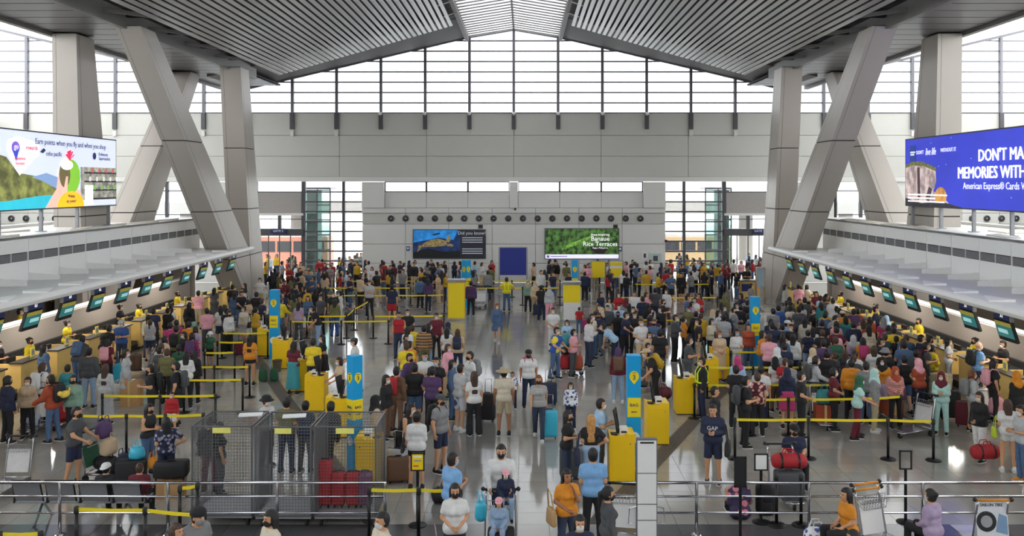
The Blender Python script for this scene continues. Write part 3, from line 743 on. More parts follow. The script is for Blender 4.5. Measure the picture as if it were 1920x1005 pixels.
def pattern_mat(name, c1, c2, scale=9.0, stripes=False):
    if name in MATS: return MATS[name]
    m = mat(name, rgb(*c1), 0.85, var=0.1); nt = m.node_tree; b = nt.nodes['Principled BSDF']; tc = nt.nodes['Texture Coordinate']
    if stripes: t = nt.nodes.new('ShaderNodeTexWave'); t.bands_direction = 'Z'; t.inputs['Scale'].default_value = scale; out = t.outputs['Fac']
    else: t = nt.nodes.new('ShaderNodeTexVoronoi'); t.inputs['Scale'].default_value = scale; out = t.outputs['Distance']
    nt.links.new(tc.outputs['Object'], t.inputs['Vector'])
    rp = nt.nodes.new('ShaderNodeValToRGB'); rp.color_ramp.elements[0].position = .38; rp.color_ramp.elements[1].position = .48
    rp.color_ramp.elements[0].color = rgb(*c2)+(1,); rp.color_ramp.elements[1].color = rgb(*c1)+(1,)
    nt.links.new(out, rp.inputs[0]); nt.links.new(rp.outputs[0], b.inputs['Base Color']); return m
PATT = {'black and white striped': lambda: pattern_mat('stripe bw', (60,60,62), (220,218,214), 22, True), 'maroon floral': lambda: pattern_mat('floral maroon', (74,26,36), (214,160,150), 11),
 'blue floral': lambda: pattern_mat('floral blue', (226,226,230), (70,90,150), 9), 'grey camouflage': lambda: pattern_mat('camo', (186,190,196), (60,70,110), 5), 'pink floral': lambda: pattern_mat('floral pink', (60,50,84), (220,130,150), 7),
 'grey striped': lambda: pattern_mat('stripe grey', (150,156,168), (84,94,112), 16, True), 'dark blue batik': lambda: pattern_mat('batik', (38,40,66), (150,150,170), 12), 'red plaid': lambda: pattern_mat('plaid', (170,60,64), (220,190,180), 9, True),
 'brown and tan': lambda: pattern_mat('brown tan', (84,74,64), (176,128,78), 3.2, True), 'purple and red': lambda: pattern_mat('purple red', (96,50,110), (170,30,60), 3, True), 'blue white and yellow': lambda: pattern_mat('tricolour', (44,84,168), (232,214,60), 4)}
def cloth(c): return PATT[c]() if c in PATT else cmat(c)
PEOPLE = []
def person(px, py, face=0, pose='stand', sex='m', hair='short', top=('tee','black'), bot=('trousers','dark denim'), mask='white', skin=1, h=1.66, hairc='black', hat=None, hatc='black', shoes='black', note=None, foot=False, z0=0.0, xy=None, cat='person', near=None):
    """px, py: photo pixel of the crown (or of the feet with foot=True)."""
    sc = h/1.673; J0 = joints(pose, sex); crown = (J0['head'][2]+.126)*sc
    if xy: x, y = xy
    elif foot: x, y = gp(px, py, z0)
    else: x, y = gp(px, py, crown+z0)
    lod = 0 if y < 31 else 1
    me, J = body_mesh(pose, sex, lod)
    o = link('person', me, None, (x, y, z0), (0, 0, R(face)), sc, M_SKIN[skin])
    if top: link(top[0].replace(' ', '_'), cloth_mesh(top[0], pose, sex, lod), o, material=cloth(top[1]))
    if bot: link(bot[0].replace(' ', '_'), cloth_mesh(bot[0], pose, sex, lod), o, material=cloth(bot[1]))
    hd = tuple(J['head']); tilt = min(J['lean']*.6, .5) + (.12 if 'phone' in pose else 0)
    if hair == 'hijab': link('headscarf', hair_mesh('hijab'), o, hd, material=cmat(hairc))
    elif hair: link('hair', hair_mesh(hair), o, hd, material=mat('hair '+hairc, rgb(*HAIRC[hairc]), 0.55, var=0.3, scale=30, bump=0.3))
    if hat: link('hat', gear_mesh(hat), o, (hd[0], hd[1]-.003, hd[2]-.004), scale=(1.13,1.27,1.06), material=cmat(hatc))
    if mask and y < 46: link('face_mask', gear_mesh('mask'), o, hd, material=cmat(mask))
    if y < 46:
        for k in 'RL': link('shoe', shoe_mesh(), o, tuple(J['A'+k]), material=cmat(shoes))
    PEOPLE.append(dict(o=o, x=x, y=y, px=px, py=py, face=face, pose=pose, sex=sex, hair=hair, hairc=hairc, top=top, bot=bot, hat=hat, hatc=hatc, note=note, h=h, sc=sc, J=J, z0=z0, near=near))
    return PEOPLE[-1]
# ================================================================== furniture and fittings of the hall
PI = math.pi
M_BELT = mat('yellow belt', rgb(236,214,36), 0.6, var=0.06)
M_POST = mat('black post', rgb(24,24,26), 0.4, 0.3)
M_BLUE = mat('sign blue', rgb(0,154,214), 0.4, var=0.03)
M_SIGNY = mat('sign yellow', rgb(240,212,20), 0.4, var=0.03)
M_INK = mat('sign ink', rgb(28,60,110), 0.5)
M_GREYP = mat('grey plastic', rgb(150,152,156), 0.5)
_st = {}
def shared(key, fn):
    if key not in _st: _st[key] = fn()
    return _st[key]
POST_H = 0.96
def stanchion(x, y, label, belt_to=None, group='queue belt posts', lean=0.0, belt_z=0.91):
    o = thing('queue_post', label, 'queue post', (x, y, 0), 0, group)
    link('base', shared('qb', lambda: MB().lathe([(.175,0),(.175,.012),(.15,.03),(.04,.045)], 18).mesh('base', M_POST, True)), o)
    link('post', shared('qp', lambda: MB().lathe([(.032,.03),(.032,.86)], 10).mesh('post', M_POST, True)), o)
    link('belt_head', shared('qh', lambda: MB().lathe([(.038,.84),(.042,.86),(.042,.95),(.03,.965)], 10).mesh('belt_head', M_BLACK, True)), o)
    for t in (belt_to or []):
        dx, dy = t[0]-x, t[1]-y; L = math.hypot(dx, dy)
        a = Vector((dx/L*.04, dy/L*.04, belt_z)); b = Vector((dx-dx/L*.04, dy-dy/L*.04, belt_z)); m = (a+b)/2-Vector((0,0,.012))
        mb = MB(); n = Vector((-dy/L, dx/L, 0))*.003
        for p, q in ((a, m), (m, b)):
            w = Vector((0,0,.03)); mb.hexa([p-n-w, p+n-w, q+n-w, q-n-w, p-n+w, p+n+w, q+n+w, q-n+w])
        build(mb, 'belt', M_BELT, o)
    return o
ORD = ['first','second','third','fourth','fifth','sixth','seventh','eighth']
def belt_row(pts, desc, z=0.91, closed=None):
    """pts: photo pixels of the belt line at each post; the depth follows from the belt's height."""
    w = [gp(p[0], p[1], z) for p in pts]
    for i, p in enumerate(w):
        nxt = [w[i+1]] if i+1 < len(w) and not (len(pts[i]) > 2 and pts[i][2] == 'gap') else []
        lab = 'black queue post %s, %s from left' % (desc, ORD[i]) if len(w) > 1 else 'black queue post ' + desc
        stanchion(p[0], p[1], lab, nxt)
belt_row([(1378,787),(1516,787),(1665,788),(1750,790)], 'in the nearest yellow belt row on the right')
belt_row([(1405,749),(1478,749),(1608,748),(1690,744)], 'in the second yellow belt row on the right')
belt_row([(1302,722),(1440,722),(1560,722),(1622,721)], 'in the third yellow belt row on the right')
belt_row([(1326,689),(1412,689),(1500,689),(1572,689)], 'in the fourth yellow belt row on the right')
belt_row([(1370,660),(1452,660),(1500,660)], 'in the fifth yellow belt row on the right')
belt_row([(1142,600),(1220,600),(1318,601)], 'in the belt row right of the white pillar')
belt_row([(152,780),(237,780),(310,780),(381,778)], 'in the belt row left of the cages')
belt_row([(192,742),(300,743),(404,742)], 'in the second belt row on the left')
belt_row([(345,713),(455,712)], 'in the third belt row on the left')
belt_row([(335,689),(402,688),(468,688)], 'in the fourth belt row on the left')
belt_row([(384,662),(440,661)], 'in the fifth belt row on the left')
belt_row([(408,642),(458,642)], 'in the sixth belt row on the left')
belt_row([(416,625),(502,625)], 'in the belt row before left pillar 2')
belt_row([(545,603),(640,603),(728,602)], 'in the belt row behind the left kiosks')
belt_row([(575,593),(650,593),(664,580),(690,566)], 'in the slanting belt row on the left')
belt_row([(700,593),(768,593),(832,592)], 'in the belt row left of the yellow pillar')
belt_row([(612,554),(668,554),(735,554)], 'in the far belt row left of the aisle')
belt_row([(745,554),(800,554),(833,553)], 'in the far belt row against the yellow pillar')
belt_row([(625,527),(700,527),(780,527),(832,527)], 'in the farthest belt row left of the aisle')
belt_row([(610,540),(690,540),(770,540)], 'in the penultimate belt row left of the aisle')
belt_row([(890,527),(960,527),(1050,527)], 'in the farthest belt row across the aisle')
belt_row([(890,540),(980,540),(1050,540)], 'in the penultimate belt row across the aisle')
belt_row([(1190,533),(1260,533),(1330,533)], 'in the farthest belt row on the right')
belt_row([(1160,558),(1240,558),(1345,558)], 'in the far belt row right of the aisle')
belt_row([(143,955),(272,957),(383,967)], 'in front of the steel bench')
belt_row([(0,1002),(76,1001)], 'at the bottom left corner')
belt_row([(337,916),(370,911)], 'between the bench and the cages')
belt_row([(692,919),(785,919),(845,920)], 'by the yellow notice stand')

# ---- steel railings in the foreground
def railing(x0, x1, posts, label):
    o = thing('railing', label, 'railing', (x0, 16.3, 0), 0, 'steel railings'); L = x1-x0
    for z in (.95, .70, .40): build(MB().tube([(0,0,z),(L,0,z)], .028 if z > .9 else .02, 8), 'rail', M_CHROME, o, smooth=True)
    for p in posts:
        q = build(MB().lathe([(.03,0),(.03,.95),(.02,.97)], 10, (p-x0,0,0)), 'rail_post', M_CHROME, o, smooth=True)
        build(MB().lathe([(.10,0),(.10,.015),(.05,.03)], 14, (p-x0,0,0)), 'flange', M_CHROME, q, smooth=True)
railing(at_d(-30,16.3), at_d(724,16.3), [at_d(p,16.3) for p in (112,315,520,722)], 'polished three-bar steel railing in front of the bench and cages')
railing(at_d(1132,16.3), at_d(1950,16.3), [at_d(p,16.3) for p in (1136,1306,1517,1730)], 'polished three-bar steel railing at the lower right')

# ---- waiting bench seen from behind
def bench(x, y, label):
    o = thing('waiting_bench', label, 'bench', (x, y, 0), PI)
    perf = mat('perforated steel', rgb(140,141,144), 0.45, 0.25, var=0.2, scale=60)
    for i in range(4):
        u = -.93+i*.62
        s = build(MB().hexa([(u-.27,-.25,.42),(u+.27,-.25,.42),(u+.27,.22,.40),(u-.27,.22,.40),(u-.27,-.25,.44),(u+.27,-.25,.44),(u+.27,.22,.42),(u-.27,.22,.42)]), 'seat', perf, o)
        b = build(MB().hexa([(u-.25,.22,.46),(u+.25,.22,.46),(u+.25,.25,.46),(u-.25,.25,.46),(u-.25,.36,.86),(u+.25,.36,.86),(u+.25,.385,.86),(u-.25,.385,.86)]), 'backrest', perf, o)
        build(MB().tube([(u-.26,.23,.45),(u-.26,.37,.88),(u+.26,.37,.88),(u+.26,.23,.45)], .016, 6), 'back_frame', M_BLACK, b)
    for i in range(5): build(MB().tube([(-1.24+i*.62,.2,.40),(-1.24+i*.62,.2,.62),(-1.24+i*.62,-.2,.62),(-1.24+i*.62,-.2,.42)], .018, 6), 'armrest', M_BLACK, o)
    build(MB().box(-1.25,1.25,-.04,.04,.34,.40), 'beam', M_BLACK, o)
    for u in (-.8, .8): build(MB().tube([(u,.0,.36),(u,.30,.03),(u,.34,.0)], .025, 6).tube([(u,0,.36),(u,-.28,.03),(u,-.32,0)], .025, 6), 'leg', M_STEEL, o)
bench(at_d(160,17.0), 17.0, 'four-seat perforated steel waiting bench seen from behind')
bench(at_d(-60,17.3)-1.0, 17.3, 'steel waiting bench cut by the left picture edge') if False else None

# ---- wire cage trolleys
def wires(mb, a, b, c, n, m_, r=.0024):        # grid on parallelogram a, a+b, a+c
    a, b, c = Vector(a), Vector(b), Vector(c)
    for i in range(n+1): mb.bar(a+b*(i/n), a+b*(i/n)+c, r*2, r*2)
    for j in range(m_+1): mb.bar(a+c*(j/m_), a+c*(j/m_)+b, r*2, r*2)
M_WIRE = mat('galvanised wire', rgb(128,130,134), 0.4, 0.8)
def cage(x0, x1, y, label):
    o = thing('cage_trolley', label, 'cage trolley', ((x0+x1)/2, y, 0), 0, 'wire cage trolleys'); w = (x1-x0)/2-.02; d = 1.08; z0, z1 = .22, 1.88
    f = MB()
    for u in (-w, w):
        for v in (0, d): f.box(u-.014,u+.014,v-.014,v+.014,z0,z1)
    for z in (z0, z1):
        f.bar((-w,0,z),(w,0,z),.028); f.bar((-w,d,z),(w,d,z),.028); f.bar((-w,0,z),(-w,d,z),.028); f.bar((w,0,z),(w,d,z),.028)
    build(f, 'frame', M_WIRE, o)
    nx = int(2*w/.055); nz = int((z1-z0)/.06)
    for nm, a, b, c, n, k in (('front', (-w,0,z0), (2*w,0,0), (0,0,z1-z0), nx, nz), ('back', (-w,d,z0), (2*w,0,0), (0,0,z1-z0), nx, nz),
                          ('left', (-w,0,z0), (0,d,0), (0,0,z1-z0), 20, nz), ('right', (w,0,z0), (0,d,0), (0,0,z1-z0), 20, nz), ('top', (-w,0,z1), (2*w,0,0), (0,d,0), nx, 6)):
        mb = MB(); wires(mb, a, b, c, n, k); tag(build(mb, 'wire_panel', M_WIRE, o), kind='stuff')
    build(MB().box(-w,w,0,d,z0-.05,z0), 'deck', M_GREYP, o)
    for u in (-w+.1, w-.1):
        for v in (.12, d-.12):
            c = build(MB().box(u-.03,u+.03,v-.03,v+.03,.12,.18), 'caster', M_STEEL, o)
            build(MB().lathe([(.07,-.02),(.07,.02)], 14), 'wheel', M_RUBBER, c, (u, v, .07), (0,R(90),0))
    build(MB().box(-w*.3,w*.3,-.025,-.015,z1-.12,z1-.02), 'notice', mat('pale yellow card', rgb(232,226,120), 0.6), o)
cage(at_d(358,16.66), at_d(474,16.66), 16.66, 'leftmost tall wire cage trolley behind the railing, nearly empty')
cage(at_d(477,16.62), at_d(585,16.62), 16.62, 'middle tall wire cage trolley behind the railing, with papers on top')
cage(at_d(588,16.62), at_d(706,16.62), 16.62, 'right wire cage trolley holding red suitcases')

# ---- bag-drop kiosks
def kiosk(px, py, label, rot=0.0, h=1.03, w=.54, mirror=1, screen=True, xy=None):
    x, y = xy or gp(px, py); o = thing('bag_kiosk', label, 'kiosk', (x, y+.3, 0), rot, 'yellow bag kiosks'); d = .6
    m = mirror
    prof = [(-w/2,.03),(w/2,.03),(w/2,h)] + [(w*.22,h),(w*.12,h-.06),(-w*.3,h-.06),(-w/2,h-.03)]
    if m < 0: prof = [(-p[0], p[1]) for p in reversed(prof)]
    build(MB().prism(prof, -d/2, d/2), 'cabinet', M_YEL, o)
    build(MB().box(-w/2+.02,w/2-.02,-d/2+.02,d/2-.02,0,.03), 'plinth', M_BLACK, o)
    build(MB().box(-w/2+.05,w/2-.05,-d/2-.006,-d/2,.10,h-.12), 'front_door', M_YEL, o)
    build(MB().lathe([(.014,0),(.014,.01)], 8), 'lock', M_STEEL, o, (m*w*.32,-d/2-.004,h-.2), (R(90),0,0))
    pr = build(MB().box(m*w*.1-.09,m*w*.1+.09,-.1,.18,h-.06,h+.07), 'printer', M_WHITE, o)
    build(MB().box(m*w*.1-.06,m*w*.1+.06,-.105,-.1,h-.02,h+.02), 'printer_slot', M_BLACK, pr)
    build(MB().box(-m*w*.3-.07,-m*w*.3+.07,-.18,-.02,h-.05,h-.02), 'keypad', M_BLACK, o)
    if screen:
        st = build(MB().bar((-m*w*.12,0,h-.05),(-m*w*.12-.06*m,.02,h+.38),.07,.04), 'screen_stand', M_BLACK, o)
        build(MB().hexa([(-m*w*.12-.05,-.14,h+.06),(-m*w*.12+.03,.14,h+.06),(-m*w*.12+.05,.14,h+.06),(-m*w*.12-.03,-.14,h+.06),(-m*w*.12-.13,-.12,h+.48),(-m*w*.12-.05,.16,h+.48),(-m*w*.12-.02,.16,h+.48),(-m*w*.12-.10,-.12,h+.48)]), 'screen', M_BLACK, o)
kiosk(1167,905,'nearest yellow bag kiosk on the right, beside the blue pillar marked 3')
kiosk(1234,835,'second yellow bag kiosk from the front on the right')
kiosk(1287,778,'third yellow bag kiosk from the front, beside a queue post on the right')
kiosk(1331,735,'fourth yellow bag kiosk from the front on the right')
kiosk(1352,712,'farthest yellow bag kiosk in the right-hand line')
kiosk(589,772,'yellow bag kiosk with tall screen, behind the middle cage', mirror=-1)
kiosk(630,822,'yellow bag kiosk beside the left pillar marked 3', mirror=-1)
kiosk(690,912,'yellow bag kiosk standing behind the right cage', mirror=-1, screen=False)
kiosk(525,692,'yellow bag kiosk with a waste bin in front', mirror=-1)
kiosk(496,668,'farthest yellow bag kiosk in the left-hand line', mirror=-1)
kiosk(562,735,'yellow bag kiosk behind the woman in teal skirt', mirror=-1)
x, y = gp(523,694); wb_ = thing('waste_bin', 'small brown waste bin in front of a yellow kiosk', 'bin', (x, y-.2, 0)); build(MB().lathe([(.12,0),(.16,.36),(.165,.38)], 14), 'bin_body', mat('brown bin', rgb(92,72,56), 0.6), wb_); build(MB().lathe([(.17,.375),(.17,.39)], 14), 'bin_rim', M_BLACK, wb_)

# ---- blue and yellow sign pillars
def drop(r, n=20):
    pts = []
    for i in range(n):
        a = PI*1.25 - 1.5*PI*i/(n-1); pts.append((r*math.cos(a), r*math.sin(a)))
    pts.append((0, -r*1.5)); return pts
def pillar(px, D, h, w, label, num, word, word2, rot=0.0, sides=4, double=False):
    o = thing('sign_pillar', label, 'sign pillar', (at_d(px, D), D+w/2, 0), rot, 'blue and yellow sign pillars')
    build(MB().box(-w/2-.02,w/2+.02,-w/2-.02,w/2+.02,0,.04), 'base', M_GREYP, o)
    build(MB().box(-w/2,w/2,-w/2,w/2,.04,h), 'column_body', M_BLUE, o)
    for k in range(4 if double else 1):
        fr = link('sign_face', MB().box(-w/2+.002,w/2-.002,-.004,0,h*.46,h*.63).mesh('sign_face', M_SIGNY), o, (math.sin(k*PI/2)*w/2, -math.cos(k*PI/2)*w/2, 0), (0,0,k*PI/2))
        build(MB().prism([(p[0]*.9, h*.82+p[1]) for p in drop(w*.40)], -.006, -.001), 'number_badge', M_SIGNY, fr)
        lettering(num, w*.52, fr, (0,-.011,h*.81), (R(90),0,0), M_INK)
        lettering('STEP', w*.13, fr, (0,-.011,h*.815+w*.30), (R(90),0,0), M_INK)
        lettering(word, w*.33, fr, (0,-.009,h*.565), (R(90),0,0), M_INK)
        lettering(word2, w*.16, fr, (0,-.009,h*.505), (R(90),0,0), M_INK)
        ci = build(MB().prism([(w*.42*math.cos(2*PI*i/24), h*.28+w*.42*math.sin(2*PI*i/24)) for i in range(24)], -.006, -.001), 'round_badge', M_WHITE, fr)
        build(MB().prism([(-w*.1,h*.30),(w*.08,h*.29),(w*.1,h*.31),(-.0,h*.305)], -.009, -.0065), 'badge_mark', M_BLUE, fr)
pillar(1189, 20.05, 2.54, .30, 'blue and yellow sign pillar marked 3 right of the aisle', '3', 'BAG', 'DROP')
pillar(663, 19.7, 2.60, .25, 'blue and yellow sign pillar marked 3 on two faces, behind the cages', '3', 'BAG', 'DROP', rot=R(45), double=True)
pillar(513, 32.5, 2.54, .31, 'blue and yellow sign pillar marked 2 on the left', '2', 'SELF', 'CHECK-IN')
pillar(1417, 31.0, 2.47, .30, 'blue and yellow sign pillar marked 2 in the right crowd', '2', 'SELF', 'CHECK-IN')
pillar(874, 45.7, 2.5, .33, 'far blue and yellow pillar left of the blue screen', '1', 'BAG', 'WRAP', rot=R(45), double=True)
pillar(1078, 45.7, 2.5, .31, 'far blue and yellow pillar below the green poster', '1', 'BAG', 'WRAP')

# ---- free-standing panels in the middle distance
def info_pillar(px0, px1, D, h, label, split):
    w = (px1-px0)*D/F; o = thing('info_pillar', label, 'display stand', (at_d((px0+px1)/2, D), D+.3, 0), 0, 'yellow information pillars')
    build(MB().box(-w/2,w/2,-.3,.3,.08,h), 'body', M_YEL if not split else M_WHITE, o)
    build(MB().box(-w/2-.04,w/2+.04,-.34,.34,0,.08), 'base', M_GREYP, o)
    build(MB().box(-w/2-.05,w/2+.05,-.35,.35,h,h+.12), 'cap', M_STEEL, o)
    if split: build(MB().box(-w/2-.003,w/2+.003,-.31,-.30,h*.52,h), 'front_panel', M_SIGNY, o)
    else: build(MB().box(-w/2+.04,w/2-.04,-.31,-.30,.12,h-.04), 'front_panel', M_SIGNY, o)
info_pillar(840, 871, 42.0, 1.78, 'all-yellow information pillar left of the aisle', False)
info_pillar(1057, 1088, 41.5, 1.72, 'yellow and white information pillar right of the aisle', True)
def board(px0, px1, D, z0, z1, name, label, m, legs=True, mframe=M_STEEL, cat='board'):
    w = (px1-px0)*D/F; o = thing(name, label, cat, (at_d((px0+px1)/2, D), D, 0))
    build(MB().box(-w/2,w/2,-.03,.03,z0,z1), 'board_face', m, o)
    for s in (-1, 1): build(MB().box(s*w/2-.04,s*w/2+.04,-.05,.05,0,z1+.02), 'post', mframe, o); build(MB().box(s*w/2-.12,s*w/2+.12,-.25,.25,0,.03), 'foot', mframe, o)
    build(MB().box(-w/2,w/2,-.04,.04,z1,z1+.05), 'top_rail', mframe, o)
    return o
board(936, 988, 51.5, 1.15, 2.72, 'blue_screen_board', 'large plain dark blue board standing across the aisle', mat('royal blue board', rgb(34,48,142), 0.5, var=0.04), mframe=M_GREYP)
for (a, b, lab, n) in ((1108,1135,'yellow poster board left of its twin under the green poster',0), (1142,1168,'yellow and white poster board right of its twin under the green poster',1)):
    o = board(a, b, 52.5, .9, 1.85, 'poster_board', lab, M_SIGNY if n == 0 else M_WHITE)
    if n: build(MB().box(-.42,.42,-.04,-.03,.95,1.45), 'poster_band', M_SIGNY, o); build(MB().box(-.42,.42,-.04,-.03,1.6,1.8), 'poster_band', M_SIGNY, o)

# ---- posters and small signs on the back wall
PO = {}
def poster_frame(px0, px1, py0, py1, name, label, mface, cat='poster'):
    D = YW-.06; x0, x1, z0, z1 = at_d(px0,D), at_d(px1,D), z_at(py1,D), z_at(py0,D)
    o = thing(name, label, cat, ((x0+x1)/2, D, (z0+z1)/2)); w, h = (x1-x0)/2, (z1-z0)/2
    build(MB().box(-w,w,-.02,.05,-h,h), 'frame', M_FRAMED, o); build(MB().box(-w+.05,w-.05,-.03,-.02,-h+.05,h-.05), 'picture', mface, o)
    return o, w-.05, h-.05
def flat(o, pts, m, dep=.032, th=.004, name='picture_shape'): return build(MB().prism(pts, -dep-th, -dep), name, m, o)
EMI = 0.5
def em(name, c, e=EMI, var=.15, scale=6): return mat(name, rgb(*c), 0.4, var=var, scale=scale, emit=e)
o, w, h = poster_frame(774, 911, 430, 485, 'wall_poster', 'backlit wall poster of a swimming sea turtle with dark text panel', em('deep sea', (16,44,92), .35, .5, 2.5))
flat(o, [(-w,h),(w*.25,h),(w*.12,h*.3),(-w*.3,h*.45),(-w,h*.1)], em('sunlit sea', (30,120,190), .6, .3, 2))
flat(o, [(-w,-h),(w*.3,-h),(w*.3,-h*.5),(-w*.2,-h*.55),(-w*.6,-h*.3),(-w,-h*.6)], em('dark reef', (14,16,20), .1), .034)
M_TUR = em('turtle shell', (140,122,78), .35, .4, 9)
flat(o, [(-w*.86+ .0,-h*.25),(-w*.7,h*.1),(-w*.5,h*.32),(-w*.3,h*.38),(-w*.12,h*.25),(-w*.05,h*.05),(-w*.12,-h*.12),(-w*.4,-h*.2),(-w*.65,-h*.2)], M_TUR, .037)
flat(o, [(-w*.1,h*.2),(-w*.04,h*.62),(w*.02,h*.68),(w*.03,h*.3),(w*.0,h*.08)], M_TUR, .039); flat(o, [(-w*.1,-h*.02),(w*.05,h*.02),(w*.13,-h*.08),(w*.08,-h*.2),(-w*.05,-h*.15)], M_TUR, .041)
flat(o, [(-w*.86,-h*.1),(-w*.9,-h*.6),(-w*.8,-h*.35),(-w*.74,-h*.08)], M_TUR, .043); flat(o, [(-w*.5,h*.68),(-w*.28,h*.82),(-w*.26,h*.72),(-w*.42,h*.62)], em('diver', (12,30,60), .1), .037)
flat(o, [(w*.3,-h),(w,-h),(w,h),(w*.3,h)], em('charcoal text panel', (36,36,46), .2, .05), .045, name='text_panel')
lettering('Did you know?', .30, o, (w*.63,-.055,h*.78), (R(90),0,0), em('grey text', (170,176,186), .5))
for k in range(9):
    if k in (3, 4, 8): continue
    z = h*(.48-.16*k); flat(o, [(w*.36,z),(w*.93,z),(w*.93,z-.05),(w*.36,z-.05)], em('grey text', (0,0,0)), .05, name='text_line')
g1 = mat('terrace foliage', rgb(62,96,44), .5, var=.85, scale=3.4); b_ = g1.node_tree.nodes['Principled BSDF']; g1.node_tree.links.new(b_.inputs['Base Color'].links[0].from_socket, b_.inputs['Emission Color']); b_.inputs['Emission Strength'].default_value = .55
o, w, h = poster_frame(1021, 1161, 428, 486, 'wall_poster', 'backlit green rice terraces poster with white lettering on the back wall', g1)
for k in range(7):
    u = -w*.55+k*w*.09; flat(o, [(u,-h*.5+k*.08),(u+w*.2,-h*.1+k*.06),(u+w*.34,h*.05+k*.09),(u+w*.36,h*.12+k*.09),(u+w*.18,h*.02+k*.06),(u-.03,-h*.36+k*.08)], em('terrace step', (112,160,66), .5, .45, 6), .034+k*.003, name='terrace')
flat(o, [(w*.2,-h*.2),(w*.75,-h*.2),(w*.6,-h*.7),(w*.4,-h*.7)], em('dark valley', (40,30,34), .2), .055); flat(o, [(-w,-h),(w,-h),(w,-h*.72),(-w,-h*.72)], em('white strip', (226,226,240), .8, .03), .058, name='caption_strip')
flat(o, [(-w*.96,-h*.94),(-w*.89,-h*.94),(-w*.89,-h*.78),(-w*.96,-h*.78)], em('caption mark', (110,90,190), .4), .063); flat(o, [(-w*.86,-h*.88),(-w*.4,-h*.88),(-w*.4,-h*.83),(-w*.86,-h*.83)], em('caption mark', (0,0,0)), .063, name='text_line')
ew = em('white text', (240,240,240), .9, .02)
for t, sz, u, v in (('Awe-inspiring',.22,.5,.62), ('Banaue',.42,.5,.34), ('Rice Terraces',.40,.5,-.02), ('Ifugao, Philippines',.14,.5,-.28)): lettering(t, sz, o, (w*u,-.066,h*v), (R(90),0,0), ew)
for (px, py, wd, hh, lab, c) in ((901,425,.3,.26,'small dark box above the turtle poster',(80,76,70)), (1154,425,.3,.26,'small dark box above the green poster',(80,76,70)), (765,466,.2,.3,'small blue wall sign left of the turtle poster',(40,48,120)), (1163,467,.2,.3,'small blue wall sign right of the green poster',(40,48,120)),
                        (1209,479,.4,.5,'white pictogram notice on the back wall',(226,226,224)), (1229,484,.75,.62,'pale framed wall notice near the right gate bay',(186,200,196)), (1249,452,.18,.18,'small dark red roundel at the wall edge',(110,40,70)), (966,392,.12,.16,'tiny dome camera above the nozzles on the centre pilaster',(60,60,60))):
    D = YW-.05-(.15 if px == 966 else 0); q = thing('wall_sign', lab, 'sign', (at_d(px,D), D, z_at(py,D)))
    build(MB().box(-wd/2,wd/2,-.03,.04,-hh/2,hh/2), 'sign_body', mat('wall sign %d' % px, rgb(*c), 0.5), q)
    if px in (1209, 1229): build(MB().box(-wd*.2,wd*.2,-.04,-.03,-hh*.3,hh*.25), 'pictogram', M_FRAMED, q)
    else: build(MB().box(-wd*.3,wd*.3,-.036,-.03,-hh*.2,hh*.3), 'sign_mark', M_WHITE if px in (765,1163) else M_BLACK, q)

